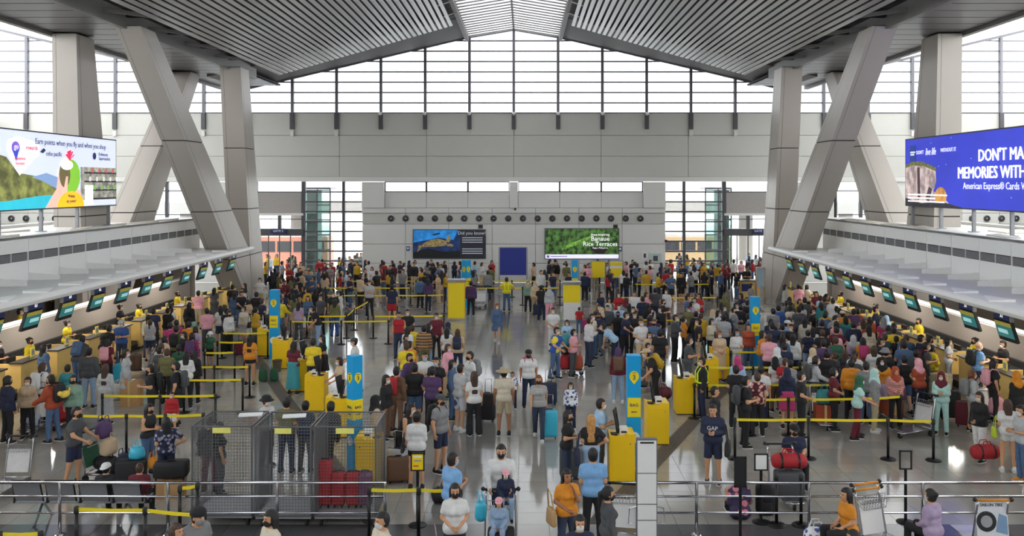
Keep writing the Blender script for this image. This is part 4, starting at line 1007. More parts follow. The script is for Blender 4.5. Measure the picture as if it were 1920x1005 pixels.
# ---- counters, belts, canopies and bulkheads along both sides
PITCH = 2.05
M_DARKTOP = mat('dark counter top', rgb(58,52,48), 0.35); M_SCR = em('screen teal', (62,150,150), .16, .25, 4); M_SCRY = em('screen yellow', (196,184,80), .16, .1)
M_NAVY = em('header navy', (32,40,92), .15, .05); M_STRIP = mat('cove lamp', (1.0,.95,.86), .5, emit=1.5, var=.01); M_BELTB = mat('black conveyor', rgb(34,33,34), .6)
M_GRILL = mat('grille dark', rgb(52,52,50), .7); M_BULK = mat('bulkhead white', rgb(240,240,238), .45, var=.02); M_CANW = mat('canopy white', rgb(242,242,240), .4, var=.05)
ys = [20.95+PITCH*k for k in range(13)]
for s in (-1, 1):
    side = 'left' if s < 0 else 'right'
    def bx(x0, x1, y0, y1, z0, z1, m=0, mb=None): return (mb or MB()).box(min(s*x0,s*x1), max(s*x0,s*x1), y0, y1, z0, z1, m)
    wl = tag(link('wall_%s_bulkhead' % side, None), 'white panelled bulkhead with dark air grilles over the %s counters' % side, kind='structure')
    build(bx(16.75, 20.5, 12, 47.9, 3.0, 4.5), 'bulkhead_core', M_JOINT, wl)
    build(bx(16.6, 20.6, 12, 48.0, 4.5, 4.6), 'bulkhead_deck', M_CANW, wl)
    build(bx(20.2, 20.6, 12, 48.0, 4.6, 4.72), 'parapet', M_PANEL2, wl)
    ms = {}
    def sh(key, mb, m):
        if key not in ms: ms[key] = mb.mesh(key, m)
        return ms[key]
    gl = MB()
    for hf in (0.08, 1.05):
        for q in range(7): gl.box(-.012,.012, hf, hf+.9, .02+q*.036, .038+q*.036)
    for k in range(17):
        y = 12.75+k*PITCH
        y1 = PITCH
        if y + PITCH > 48: y1 = 48 - y
        link('wall_panel', sh('up%.2f' % y1, bx(16.6,16.75,.012,y1-.012,4.04,4.59), M_BULK), wl, (0,y,0)); link('wall_panel', sh('lo%.2f' % y1, bx(16.6,16.75,.012,y1-.012,3.0,3.74), M_BULK), wl, (0,y,0))
        if y1 > 2:
            g = link('air_grille', sh('gb', bx(16.64,16.74,.0,PITCH,3.74,4.04), M_GRILL), wl, (0,y,0))
            tag(link('grille_bars', sh('gs', gl, M_GREYP), g, (s*16.625,0,3.745)), kind='stuff')
            for u in (.0, 1.0, 2.0): link('grille_post', sh('gp', bx(16.61,16.64,0,.035,3.74,4.04), M_PANEL2), g, (0,u,0))
    cn = tag(link('trim_%s_canopy' % side, None), 'long white canopy projecting over the %s counters' % side, kind='structure')
    build(MB().hexa([(s*13.62,12,2.93),(s*16.75,12,2.93),(s*16.75,46.8,2.93),(s*13.62,46.8,2.93),(s*13.62,12,3.10),(s*16.75,12,3.04),(s*16.75,46.8,3.04),(s*13.62,46.8,3.10)]) if s > 0 else MB().hexa([(s*16.75,12,2.93),(s*13.62,12,2.93),(s*13.62,46.8,2.93),(s*16.75,46.8,2.93),(s*16.75,12,3.04),(s*13.62,12,3.10),(s*13.62,46.8,3.10),(s*16.75,46.8,3.04)]), 'canopy_slab', mat('canopy grey', rgb(222,222,221), .45, var=.06), cn)
    build(MB().tube([(s*13.6,12,3.01),(s*13.6,46.9,3.01)], .13, 8), 'canopy_edge', M_CANW, cn)
    for k in range(17):
        y = 12.75+k*PITCH
        if y > 45: continue
        # tapering upstands at the wall and at the edge of every bay
        for (xa, xb, hh) in ((15.5,16.62,.26), (13.75,14.5,.11)):
            p = [(s*xa,y,3.05),(s*xb,y,3.05),(s*xb,y+1.7,3.05),(s*(xb-.05),y+1.7,3.05)] ; t = [(s*xa,y,3.05+hh*.7),(s*xb,y,3.05+hh),(s*xb,y+1.7,3.08),(s*(xb-.05),y+1.7,3.08)]
            if s < 0: p = [p[1],p[0],p[3],p[2]]; t = [t[1],t[0],t[3],t[2]]
            build(MB().hexa(p+t), 'canopy_upstand', M_CANW, cn)
    # low wall, cove lamp, office behind
    lw = tag(build(bx(16.7,16.9,12,46.5,0,1.52), 'wall_%s_belt' % side, M_BELTW), 'grey beige low wall behind the %s baggage belt' % side, kind='structure')
    build(bx(16.7,20.4,47.0,47.2,0,3.0), 'end_wall', M_BELTW, lw); build(bx(16.72,16.98,12,46.5,1.52,1.60), 'ledge', M_WHITE, lw)
    cv = thing('cove_lamp', 'long white strip lamp along the low wall on the %s' % side, 'lamp', (0,0,0), 0, 'cove lamps')
    build(bx(16.68,16.74,12,44,1.60,1.68), 'lamp_tube', M_STRIP, cv); build(bx(16.74,16.80,12,44,1.58,1.70), 'lamp_housing', M_WHITE, cv)
    of = tag(build(bx(19.4,19.5,12,47,0,3.0), 'wall_%s_office' % side, mat('office back wall', rgb(104,94,82), .7)), 'dim back wall of the office behind the %s low wall' % side, kind='structure')
    for k in range(8):
        y = 20+k*3.1; q = thing('office_panel', '%s coloured panel on the back-office wall on the %s, %s from the front' % (('yellow','blue-grey')[k%2], side, ORD[k]), 'wall panel', (s*19.36,y,2.0))
        build(MB().box(-.02,.02,-.7,.7,-.6,.6), 'panel_face', (M_WOOD, mat('bluegrey panel', rgb(90,104,130), .6))[k%2], q); build(MB().box(-.03,.03,-.74,.74,.6,.66), 'panel_rail', M_GREYP, q)
    cb = thing('conveyor', 'long black baggage conveyor between counters and low wall on the %s' % side, 'conveyor', (0,0,0), 0, 'baggage conveyors')
    build(bx(15.75,16.55,12,44,.42,.52), 'belt', M_BELTB, cb); build(bx(15.70,16.60,12,44,.1,.42), 'bed', M_GRILL, cb); build(bx(16.55,16.68,12,44,.40,.72), 'guard', M_BELTB, cb); build(bx(15.68,15.75,12,44,.40,.56), 'edge_rail', M_STEEL, cb)
    for i in range(-4, 9, 4): build(bx(15.8,16.5,24+i*1.4,24.15+i*1.4,0,.1), 'foot', M_STEEL, cb)
    # recessed lamps under the canopy
    for k in range(6):
        y = 15+k*5.4; dl = thing('canopy_downlight', 'recessed strip lamp under the %s canopy, %s from the front' % (side, ORD[k]), 'lamp', (s*15.4, y, 2.93), 0, 'canopy downlights')
        build(MB().box(-.16,.16,-1.2,1.2,-.03,0), 'lamp_case', M_WHITE, dl); build(MB().box(-.13,.13,-1.15,1.15,-.036,-.03), 'lamp_diffuser', M_STRIP, dl)
        ld = bpy.data.lights.new('canopy_light', 'AREA'); ld.shape = 'RECTANGLE'; ld.size = .3; ld.size_y = 2.3; ld.energy = 105; ld.color = (1,.95,.87)
        lo = link('lamp_light', ld, dl, (0,0,-.05))
    # counters
    for k, y in enumerate(ys):
        n = '%s from the front' % (ORD+['ninth','tenth','eleventh','twelfth','thirteenth'])[k]
        c = thing('check_in_counter', 'pale yellow wooden check-in counter on the %s, %s' % (side, n), 'counter', (s*14.2, y, 0), 0, 'check-in counters')
        def cbx(x0,x1,y0,y1,z0,z1): return MB().box(min(s*x0,s*x1),max(s*x0,s*x1),y0,y1,z0,z1)
        build(cbx(0,.06,-.62,.62,.08,1.06), 'front_panel', M_WOOD, c)
        for u in (-.62,.58): build(cbx(.06,.85,u,u+.04,.08,1.06), 'side_panel', M_WOOD, c)
        build(cbx(.06,.8,-.58,.58,0,.08), 'plinth', M_BLACK, c)
        build(cbx(-.06,.34,-.66,.66,1.06,1.10), 'counter_top', M_DARKTOP, c)
        build(cbx(.34,.9,-.6,.6,.74,.78), 'desk', M_DARKTOP, c)
        mo = build(cbx(.62,.66,-.25,.2,.86,1.16), 'computer_screen', M_BLACK, c); build(cbx(.60,.70,-.08,.04,.78,.9), 'screen_foot', M_BLACK, mo)
        build(cbx(.4,.55,.25,.5,.78,.84), 'keyboard', M_BLACK, c)
        nc = thing('counter_notice', 'small yellow tent notice on the %s counter %s' % (side, n), 'notice', (s*14.36, y+.3, 1.102), 0, 'counter notices')
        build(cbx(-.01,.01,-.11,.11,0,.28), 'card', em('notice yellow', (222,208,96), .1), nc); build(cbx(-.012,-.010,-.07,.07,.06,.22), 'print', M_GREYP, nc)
        sc = thing('bag_scale', 'black bag weighing belt beside the %s counter %s' % (side, n), 'scale', (s*14.25, y+1.03, 0), 0, 'bag scales')
        build(cbx(.0,1.4,-.3,.3,.08,.24), 'belt', M_BELTB, sc); build(cbx(.02,1.4,-.36,-.3,.02,.34), 'side_rail', M_STEEL, sc); build(cbx(.02,1.4,.3,.36,.02,.34), 'side_rail', M_STEEL, sc); build(cbx(.05,1.35,-.28,.28,0,.08), 'foot', M_BLACK, sc)
        # flight display hung from the canopy edge
        ym = y+.10
        fd = thing('flight_display', 'hanging flight display over the %s counters, %s' % (side, n), 'display', (s*14.2, ym, 2.93), 0, 'hanging flight displays')
        f = -s
        build(MB().box(-.03,.03,-.06,.06,-.16,.0), 'hanger', M_GREYP, fd)
        hd = build(MB().box(-.05,.05,-.42,.42,-.34,-.12), 'header', M_NAVY, fd)
        lettering('%02d' % (60+k if s < 0 else 30+k), .16, hd, (f*.055,0,-.23), (R(90),0,R(90)*f), ew)
        build(MB().box(-.05,.05,-.48,-.42,-.36,-.10), 'header_end', M_GREYP, hd)
        q = link('screen_case', MB().box(-.04,.04,-.46,.46,-.62,0).mesh('screen_case', M_BLACK), fd, (0,0,-.36), (0,R(18)*f,0))
        build(MB().box(min(f*.04,f*.048),max(f*.04,f*.048),-.42,.42,-.50,-.16), 'screen_image', M_SCR, q); build(MB().box(min(f*.04,f*.048),max(f*.04,f*.048),-.42,.42,-.16,-.04), 'screen_title', M_SCRY, q)
        build(MB().box(min(f*.048,f*.05),max(f*.048,f*.05),-.15,.35,-.38,-.26), 'screen_text', em('screen pale', (170,220,220), .5), q)
    # loose ceiling sheets lying on the bulkhead deck
    for k in range(9):
        y = 21+k*2.9+random.random(); q = MB(); nr = k % 2 or 34 < y < 46; w_, d_ = (.22 if nr else .6), .6+random.random()*.6
        q.hexa([(-w_,-d_,0),(w_,-d_,0),(w_,d_,0),(-w_,d_,0),(-w_,-d_,.03),(w_,-d_,.03),(w_,d_,.03+.05),(-w_,d_,.03)])
        tag(build(q, 'loose_sheet', mat('loose sheet', rgb(216,212,200), .6), None, (s*(17.0 if nr else 18.9), y, 4.602), (0,0,random.random()*.6-.3)), 'loose white sheet lying on the %s bulkhead, %s from the front' % (side, (ORD+['ninth'])[k]), 'sheet', 'loose sheets on the bulkheads')

# ---- LED billboards
def billboard(s, y0, y1, label):
    X = s*17.5; o = thing('led_billboard', label, 'billboard', (X, y0, 4.6), 0, 'LED billboards'); L = y1-y0
    build(MB().box(-.12,.12,0,L,.84,3.76), 'cabinet', M_FRAMED, o)
    for u in np.linspace(.5, L-.5, 6): p = build(MB().box(-.06,.06,u-.05,u+.05,0,.9), 'support_post', M_GREYP, o); build(MB().box(-.15,.15,u-.15,u+.15,0,.03), 'foot', M_GREYP, p)
    return o, L
def bface(o, s, pts, m, dep, name='picture_shape'):       # pts in (u along the face, v up): u runs left to right as seen from the hall
    f = -s; x = f*(.12+dep); x2 = f*(.12+dep+.003); mb = MB(); n = len(pts)
    def P(x_, p): return (x_, p[0], p[1])
    mb.v += [P(x, p) for p in pts]+[P(x2, p) for p in pts]
    mb.f.append(tuple(range(n))); mb.f.append(tuple(reversed(range(n, 2*n)))); mb.m += [0,0]
    for i in range(n): j = (i+1) % n; mb.f.append((i, j, n+j, n+i)); mb.m.append(0)
    return build(mb, name, m, o)
def bell(cx, cz, rx, rz, n=18, a0=0, a1=2*PI): return [(cx+rx*math.cos(a0+(a1-a0)*i/(n-1 if a1-a0 < 6 else n)), cz+rz*math.sin(a0+(a1-a0)*i/(n-1 if a1-a0 < 6 else n))) for i in range(n)]
EB = .95
o, L = billboard(-1, 25.0, 39.6, 'bright LED billboard with hills, coconut and shelves on the left')
# left face: u = y grows to the right as seen from the hall
z0, z1 = .84, 3.76; U = L
def q(u0, u1, v0, v1): return [(u0,v0),(u1,v0),(u1,v1),(u0,v1)]
bface(o, -1, q(0.05,U-.05,z0+.05,z1-.05), em('pale sky', (206,214,238), EB, .06, .6), 0, 'screen')
bface(o, -1, [(2,z0+.05),(2,2.4),(3.6,3.0),(5.2,2.9),(6.2,2.75),(6.9,2.2),(8.6,2.05),(9.4,1.75),(10.2,1.4),(10,z0+.05)], em('forested hill', (122,126,64), .8, .6, 2.2), .004)
bface(o, -1, [(7.8,2.05),(8.8,2.22),(9.7,2.05),(10.3,1.7),(9.6,1.6),(8.6,1.9)], em('far blue hill', (130,160,205), .8), .006)
bface(o, -1, [(2,z0+.05),(2,1.15),(6.3,1.2),(8.2,1.35),(9.8,1.4),(10.1,1.2),(9.6,z0+.05)], em('turquoise sea', (36,184,206), .9, .2, 2), .008)
bface(o, -1, [(8.7,z0+.05),(9.5,1.6),(9.7,2.35),(10.1,2.5),(10.4,1.9),(11.4,1.5),(11.5,z0+.05)], em('hand skin', (232,188,172), .85, .06), .018)
bface(o, -1, bell(10.62, 2.1, .72, .68), em('green coconut', (126,190,50), .9, .15, 3), .022); bface(o, -1, bell(10.12, 2.18, .42, .52), em('coconut shade', (110,100,60), .7), .026); bface(o, -1, bell(10.27, 2.55, .48, .2), em('coconut flesh', (244,240,226), .95, .02), .030)
bface(o, -1, [(10.0,1.5),(10.2,2.1),(10.35,2.1),(10.3,1.5)], em('hand skin', (0,0,0)), .033)
for a in range(5): t = PI*(.2+.15*a); bface(o, -1, [(10.5,2.72),(10.5+.36*math.cos(t)-.06,2.72+.4*math.sin(t)),(10.5+.36*math.cos(t)+.1,2.76+.4*math.sin(t))], em('red flower', (214,30,80), .9), .033, 'petal')
bface(o, -1, q(11.4,U-.05,z0+.3,2.5), em('shop shelves', (150,150,140), .7, .5, 4), .012)
for k in range(4): bface(o, -1, q(11.7,U-.05,1.15+k*.36,1.22+k*.36), em('shelf edge', (60,52,56), .3), .016, 'shelf_line')
for k in range(14): bface(o, -1, q(11.9+k*.2,12.05+k*.2,1.56+(k%3)*.36-.0,1.74+(k%3)*.36), em(('shelf goods green','shelf goods white','shelf goods red')[k%3], ((120,180,80),(230,230,224),(200,90,80))[k%3], .8), .020, 'goods')
bface(o, -1, bell(10.6, z0+.05, 1.05, .62, 16, 0, PI), em('amber badge', (248,186,20), .95, .04), .036, 'badge')
bface(o, -1, q(11.7,12.4,z0+.12,1.75), em('white card', (240,240,244), .95, .02), .036, 'card')
bface(o, -1, [(7.0,2.1),(6.2,3.0),(6.3,3.35),(6.9,3.5),(8.3,3.3),(8.3,2.9),(7.6,2.5)], em('white card', (0,0,0)), .012, 'logo_plate')
bface(o, -1, bell(6.75,3.1,.26,.22), em('logo violet', (120,90,200), .9, .4, 4), .016, 'logo_mark'); bface(o, -1, [(6.55,3.0),(6.95,3.0),(6.78,2.6)], em('logo blue', (44,70,190), .9), .017, 'logo_mark')
eB = em('board ink', (44,48,110), .25); eR = em('board red', (214,70,110), .6)
def bt(txt, u, v, size, m, dep=.042, sx=1.0): lettering(txt, size, o, (.12+dep, u, v), (R(90),0,R(90)), m, sx=sx)
bt('Earn points when you fly and when you shop', 10.75, 3.38, .30, eB, sx=1.02); bt('go', 6.75, 3.13, .28, ew); bt('rewards', 7.75, 3.12, .24, eR); bt('happiness', 7.0, 2.72, .18, eR); bt('booster', 7.0, 2.54, .18, eR)
bt('cebu pacific', 9.3, 2.95, .25, eB); bt('Robinsons', 13.3, 3.06, .2, eB); bt('Supermarket', 13.4, 2.88, .2, eB); bt('Walang', 10.6, 1.32, .17, eB, .045); bt('arp points!', 10.6, 1.12, .17, eB, .045)
bface(o, -1, [(8.3,3.0),(8.55,3.15),(8.7,3.07),(8.5,2.95)], eB, .042, 'logo_mark'); bface(o, -1, bell(12.5,2.97,.15,.15), eB, .042, 'logo_mark')
o, L = billboard(1, 25.0, 39.1, 'deep blue LED billboard with pale cliff and white capitals on the right'); U = L
bface(o, 1, q(0.05,U-.05,z0+.05,z1-.05), em('deep ocean blue', (46,58,190), .85, .28, .5), 0, 'screen')
# right face: the left end seen from the hall is the far end (u = L)
def rq(pts): return [(U-a, b) for a, b in pts]
cl_ = em('pale cliff', (190,170,168), .7, .45, 2.6)
bface(o, 1, rq([(.05,z0+.05),(.05,2.55),(.8,2.68),(1.8,2.62),(2.9,2.4),(2.95,1.9),(2.7,1.5),(3.3,1.4),(3.9,1.1),(4.3,z0+.05)]), cl_, .004)
bface(o, 1, rq([(.05,2.5),(.05,2.62),(.8,2.78),(1.8,2.72),(3.0,2.45),(2.9,2.32),(1.8,2.55),(.8,2.6)]), em('cliff grass', (110,112,60), .6, .3, 5), .007)
bface(o, 1, rq([(1.2,2.5),(1.45,2.5),(1.5,1.2),(1.25,1.1)]), em('cliff crack', (80,64,76), .4), .008); bface(o, 1, rq([(2.3,1.7),(2.6,1.6),(2.3,1.0),(2.0,1.2)]), em('cliff crack', (0,0,0)), .008)
bface(o, 1, rq(bell(3.35,1.3,.5,.38)), em('amber rock', (206,146,70), .7, .3, 5), .009); bface(o, 1, rq([(.05,z0+.05),(.05,1.2),(1.6,1.0),(3.4,1.1),(5.2,z0+.05)]), em('dark shore', (50,46,60), .3, .4, 4), .010)
for k in range(16): u_, v_ = 4+random.random()*9, 1.0+random.random()*2.6; bface(o, 1, [(u_,v_),(u_+.09,v_+.02),(u_+.06,v_+.06)], em('bubble', (150,180,250), .8), .006, 'bubble')
bface(o, 1, rq([(.5,2.75),(1.05,2.75),(1.05,3.45),(.5,3.45)]), em('badge blue', (20,60,150), .6), .012, 'logo_plate')
def br_(txt, u, v, size, align='LEFT', sx=1.0, shear=0.0, m=None): lettering(txt, size, o, (-.12-.02, U-u, v), (R(90),0,-R(90)), m or ew, align, sx=sx, shear=shear)
br_("DON'T", 1.15, 3.12, .22); br_('live life', 2.0, 3.12, .42, sx=.8, shear=.3); br_('WITHOUT IT', 3.35, 3.14, .22)
for dx in (0, .02, .04): br_("DON'T MAKE", 6.3+dx, 2.82, .62, sx=1.0); br_('MEMORIES WITHOUT IT', 4.75+dx, 2.2, .62, sx=1.0)
br_('American Express\u00ae Cards Warmly Welcomed', 5.2, 1.72, .36)
br_('AMERICAN', .55, 3.15, .1, m=ew); br_('EXPRESS', .57, 3.05, .1, m=ew)
for k, (a, b) in enumerate(((.3,3.9),(.3,2.9),(.3,3.7))): bface(o, 1, rq([(a,1.32-k*.14),(b,1.32-k*.14),(b,1.38-k*.14),(a,1.38-k*.14)]), ew, .014, 'text_line')
# ================================================================== bags, suitcases, boxes and trolleys
BAGC = dict(COLR); BAGC.update({'silver': (178,180,186), 'lime': (180,200,40), 'turquoise': (60,176,206), 'tan': (176,140,96), 'carton': (186,146,100), 'plum': (110,70,96), 'floral': (70,70,90)})
def bagm(c, rough=.6): 
    if c in PATT: return PATT[c]()
    return mat('bag '+c, rgb(*BAGC[c]), rough, var=.12, scale=10, bump=.06)
def rbox(w, d, h, r=.04, taper=0.0):            # rounded box, base at z = 0
    mb = MB(); n = 3; prof = []
    zs = [(0,.6)] + [(r*(1-math.cos(PI/2*i/n)), 1) for i in range(1, n)] if False else None
    rings = []
    for z, ins in ((0, r*.7), (r*.3, r*.2), (r, 0), (h-r, 0), (h-r*.3, r*.2), (h, r*.7)):
        k = 1-taper*(z/h); a, b = w/2*k-ins, d/2*k-ins; rr = min(r, a, b)
        ring = []
        for cx, cy, a0 in ((a-rr,b-rr,0),(-a+rr,b-rr,PI/2),(-a+rr,-b+rr,PI),(a-rr,-b+rr,3*PI/2)):
            for i in range(3): t = a0+PI/2*i/2; ring.append((cx+rr*math.cos(t), cy+rr*math.sin(t), z))
        rings.append(ring)
    m = 12
    for ring in rings: mb.v += ring
    for i in range(len(rings)-1):
        for j in range(m): mb.f.append((i*m+j, i*m+(j+1)%m, i*m+m+(j+1)%m, i*m+m+j)); mb.m.append(0)
    mb.f.append(tuple(reversed(range(m)))); mb.f.append(tuple((len(rings)-1)*m+j for j in range(m))); mb.m += [0,0]
    return mb
def suitcase(x, y, color, label, rot=0.0, h=.62, w=.42, d=.25, handle=True, z=0.0, group='suitcases'):
    o = thing('suitcase', label, 'suitcase', (x, y, z), R(rot), group); k = (w, d, h)
    link('shell', shared(('ss',)+k, lambda: rbox(w, d, h, .05).mesh('shell', M_BLACK, True)), o, (0,0,.06), material=bagm(color, .35))
    link('zip_band', shared(('sz',)+k, lambda: rbox(w+.006, .02, h+.006, .05).mesh('zip_band', M_BLACK)), o, (0,0,.057))
    if handle: link('pull_handle', shared(('sh',)+k, lambda: MB().tube([(-.09,d*.35,h),(-.09,d*.35,h+.42),(.09,d*.35,h+.42),(.09,d*.35,h)], .011, 6).mesh('pull_handle', M_STEEL, True)), o)
    link('grip', shared(('sg',)+k, lambda: MB().tube([(-.08,0,h+.05),(-.06,0,h+.085),(.06,0,h+.085),(.08,0,h+.05)], .012, 6).mesh('grip', M_BLACK, True)), o)
    for u in (-w/2+.06, w/2-.06):
        for v in (-d/2+.05, d/2-.05): link('wheel', shared('swh', lambda: MB().lathe([(.03,-.012),(.03,.012)], 10).mesh('wheel', M_RUBBER)), o, (u, v, .032), (0,R(90),0))
    return o
def duffel(x, y, color, label, rot=0.0, L=.6, r=.17, z=0.0, carried=False, group='duffel bags'):
    o = thing('duffel_bag', label, 'bag', (x, y, z), R(rot), group)
    def shp():
        mb = MB(); pts = [(-L/2,0,r*.8),(-L/2+.04,0,r*.82),(-L*.25,0,r*.9),(L*.25,0,r*.9),(L/2-.04,0,r*.82),(L/2,0,r*.8)]
        mb.tube(pts, [r*.55,r*.8,r*.9,r*.9,r*.8,r*.55], 12); return mb.mesh('bag_body', M_BLACK, True)
    link('bag_body', shared(('db',L,r), shp), o, material=bagm(color, .7))
    for v in (-.06, .06): link('strap', shared(('ds',L,r,v), lambda: MB().tube([(-L*.2,v,r*1.6),(-L*.12,v*1.2,r*2.2),(L*.12,v*1.2,r*2.2),(L*.2,v,r*1.6)], .012, 5).mesh('strap', M_BLACK)), o, material=bagm(color, .7) if color in ('red','maroon') else None)
    for u in (-L*.25, L*.25): link('band', shared(('dn',L,r), lambda: MB().tube([(-.02,0,r*.9),(.02,0,r*.9)], r*.92, 12).mesh('band', M_BLACK)), o, (u,0,0))
    return o
def backpack(p, color, label, front=False):
    J = p['J']; sc = p['sc']; back = J['up'](((0, -.23 if front else .20, 1.0))); o = p['o']
    me = shared('bpk', lambda: rbox(.30, .17, .44, .07).mesh('pack_body', M_BLACK, True)); f = R(p['face'])
    loc = Vector((back[0], back[1], back[2]))*sc; loc.rotate(Euler((0,0,f)))
    q = link('backpack', None, None, (o.location.x+loc.x, o.location.y+loc.y, o.location.z+loc.z), (J['lean'] if abs(J['lean']) > .2 else 0, 0, f + (PI if front else 0)), sc)
    q.rotation_mode = 'XYZ'; tag(q, label, 'backpack', 'backpacks')
    link('pack_body', me, q, material=bagm(color, .7))
    link('pocket', shared('bpp', lambda: rbox(.22, .06, .2, .03).mesh('pocket', M_BLACK, True)), q, (0,.09,.05), material=bagm(color, .7))
    for s in (-1, 1): link('strap', shared(('bps', s), lambda: MB().tube([(s*.09,-.07,.38),(s*.10,-.12,.44),(s*.11,-.25,.41),(s*.12,-.31,.28),(s*.11,-.27,.12),(s*.10,-.08,.08)], .017, 5).mesh('strap', M_BLACK)), q, material=bagm(color, .7))
    return q
def handbag(p, color, label, side=1, z=.72, big=1.0):
    sc = p['sc']; f = R(p['face']); loc = Vector((side*.30, 0, z))*sc; loc.rotate(Euler((0,0,f))); o = p['o']
    q = link('shoulder_bag', None, None, (o.location.x+loc.x, o.location.y+loc.y, o.location.z+loc.z), (0,0,f), sc*big); tag(q, label, 'bag', 'shoulder bags')
    link('bag_body', shared('hb', lambda: rbox(.09, .28, .24, .035, .15).mesh('bag_body', M_BLACK, True)), q, material=bagm(color, .7))
    link('strap', shared('hs', lambda: MB().tube([(0,-.1,.22),(-.03,-.06,.45),(-.05,0,.52),(-.03,.06,.45),(0,.1,.22)], .01, 5).mesh('strap', M_BLACK)), q, material=bagm(color, .7))
def carton(x, y, label, w=.5, d=.4, h=.42, rot=0.0, z=0.0, color='carton'):
    o = thing('carton_box', label, 'box', (x, y, z), R(rot), 'carton boxes')
    build(MB().box(-w/2,w/2,-d/2,d/2,0,h), 'box_body', bagm(color, .75), o); build(MB().box(-.03,.03,-d/2-.003,d/2+.003,-.0,h+.003), 'tape', mat('packing tape', rgb(206,176,120), .3), o)
    build(MB().box(-w/2-.003,w/2+.003,-.008,.008,h*.0,h+.004), 'cord', mat('cord', rgb(150,110,60), .7), o); return o
def sack(x, y, color, label, w=.4, d=.3, h=.45, rot=0.0, z=0.0):
    o = thing('soft_bag', label, 'bag', (x, y, z), R(rot), 'soft bags')
    link('bag_body', shared(('sk',w,d,h), lambda: rbox(w, d, h, .09, .18).mesh('bag_body', M_BLACK, True)), o, material=bagm(color, .8))
    for v in (-.08, .08): link('handle', shared(('skh',w,h), lambda: MB().tube([(-w*.2,0,h-.01),(-w*.12,0,h+.12),(w*.12,0,h+.12),(w*.2,0,h-.01)], .01, 5).mesh('handle', M_BLACK)), o, (0,v,0), material=bagm(color, .8))
    return o
def trolley(x, y, label, rot=0.0, ad=None, grip='black', group='luggage trolleys'):
    """luggage trolley, handle at local +y, nose at -y"""
    o = thing('luggage_trolley', label, 'trolley', (x, y, 0), R(rot), group)
    def fr():
        mb = MB()
        for s in (-1, 1):
            mb.tube([(s*.27,.42,.16),(s*.27,.44,.30),(s*.26,.58,.92),(s*.25,.60,1.0)], .018, 6)
            mb.tube([(s*.27,.46,.17),(s*.25,.0,.19),(s*.16,-.48,.16)], .02, 6)
        mb.tube([(-.16,-.48,.16),(.16,-.48,.16)], .02, 6); mb.tube([(-.26,.53,.70),(.26,.53,.70)], .014, 6); mb.tube([(-.27,.42,.2),(.27,.42,.2)], .018, 6)
        return mb.mesh('frame', M_STEEL, True)
    link('frame', shared('tf', fr), o)
    link('platform', shared('tp', lambda: MB().box(-.24,.24,-.45,.42,.19,.205).mesh('platform', M_STEEL)), o)
    link('handle', shared('th', lambda: MB().tube([(-.30,.60,1.02),(.30,.60,1.02)], .022, 8).mesh('handle', M_BLACK, True)), o, material=bagm(grip))
    for s in (-1, 1): link('grip_knob', shared('tk', lambda: MB().sphere((0,0,0), .04, 8, 6).mesh('grip_knob', M_BLACK, True)), o, (s*.31,.60,1.03))
    link('basket', shared('tb', lambda: (lambda mb: ([mb.bar((-.24+.06*i,.57,.80),(-.24+.06*i,.40,.74),.006) for i in range(9)], [mb.bar((-.24+.06*i,.40,.74),(-.24+.06*i,.38,.90),.006) for i in range(9)], mb.bar((-.24,.38,.9),(.24,.38,.9),.01), mb.bar((-.24,.40,.74),(.24,.40,.74),.01), mb)[-1])(MB()).mesh('basket', M_STEEL)), o)
    link('ad_panel', shared('ta', lambda: MB().hexa([(-.23,.42,.30),(.23,.42,.30),(.23,.44,.30),(-.23,.44,.30),(-.23,.525,.76),(.23,.525,.76),(.23,.545,.76),(-.23,.545,.76)]).mesh('ad_panel', M_WHITE)), o, material=bagm(ad) if ad else M_WHITE)
    for u, v in ((-.24,.44),(.24,.44),(0,-.40)):
        link('wheel', shared('tw', lambda: MB().lathe([(.075,-.02),(.075,.02)], 14).mesh('wheel', M_RUBBER)), o, (u,v,.075), (0,R(90),0))
    link('fork', shared('tg', lambda: MB().box(-.04,.04,-.43,-.37,.07,.19).mesh('fork', M_STEEL)), o)
    return o
def tr_pt(x, y, rot, u, v):        # point on a trolley
    a = R(rot); return (x+u*math.cos(a)-v*math.sin(a), y+u*math.sin(a)+v*math.cos(a))
# ================================================================== the people
def P(px, py, face, pose, sex, hair, top, bot, **k):
    t = tuple(top.split(':')) if top else None; b = tuple(bot.split(':')) if bot else None
    return person(px, py, face, pose, sex, hair, t, b, **k)
Q = {}
rng = random.Random(21)
# ---- foreground
P(345,956,55,'stoop','m','short','tee:grey','trousers:black',hat='beanie',mask='grey',h=1.72,xy=(at_d(352,13.2),13.2),note='man in black beanie and grey T-shirt leaning at bottom left')
P(330,982,75,'stand','f','long','tee:white','trousers:black',hairc='brown',mask=None,h=1.56,note='person with brown hair and headband at bottom left edge beside beanie man')
P(508,957,-50,'stand','f','verylong','jacket:cream','trousers:black',mask='black',note='woman with very long dark hair, cream jacket and black mask before the cages')
P(717,961,-60,'stand','m','short','jacket:cream','trousers:black',mask='white',note='man in cream jacket and white mask at the bottom, right of the cages')
Q['tote'] = P(853,907,8,'clasp','f','bob','tee:white','trousers:navy',mask='black',h=1.6,note='woman in plain white T-shirt and black mask, hands clasped, bottom centre')
P(846,850,130,'phone','m','short','tee:sky blue','trousers:black',mask='light blue',h=1.68,note='man in sky blue polo holding papers, seen from behind beside the aisle')
Q['dad'] = P(940,832,0,'push','m','short','longsleeve:white','trousers:dark denim',mask='black',h=1.72,note='man in white long-sleeved top pushing two children on a trolley')
P(946,872,5,'sit','f','long','jacket:navy','trousers:pale denim',hat='cap',hatc='pink',h=1.1,z0=.55,xy=(at_d(948,15.75),15.75),note='child in pink cap and navy jacket riding on a trolley')
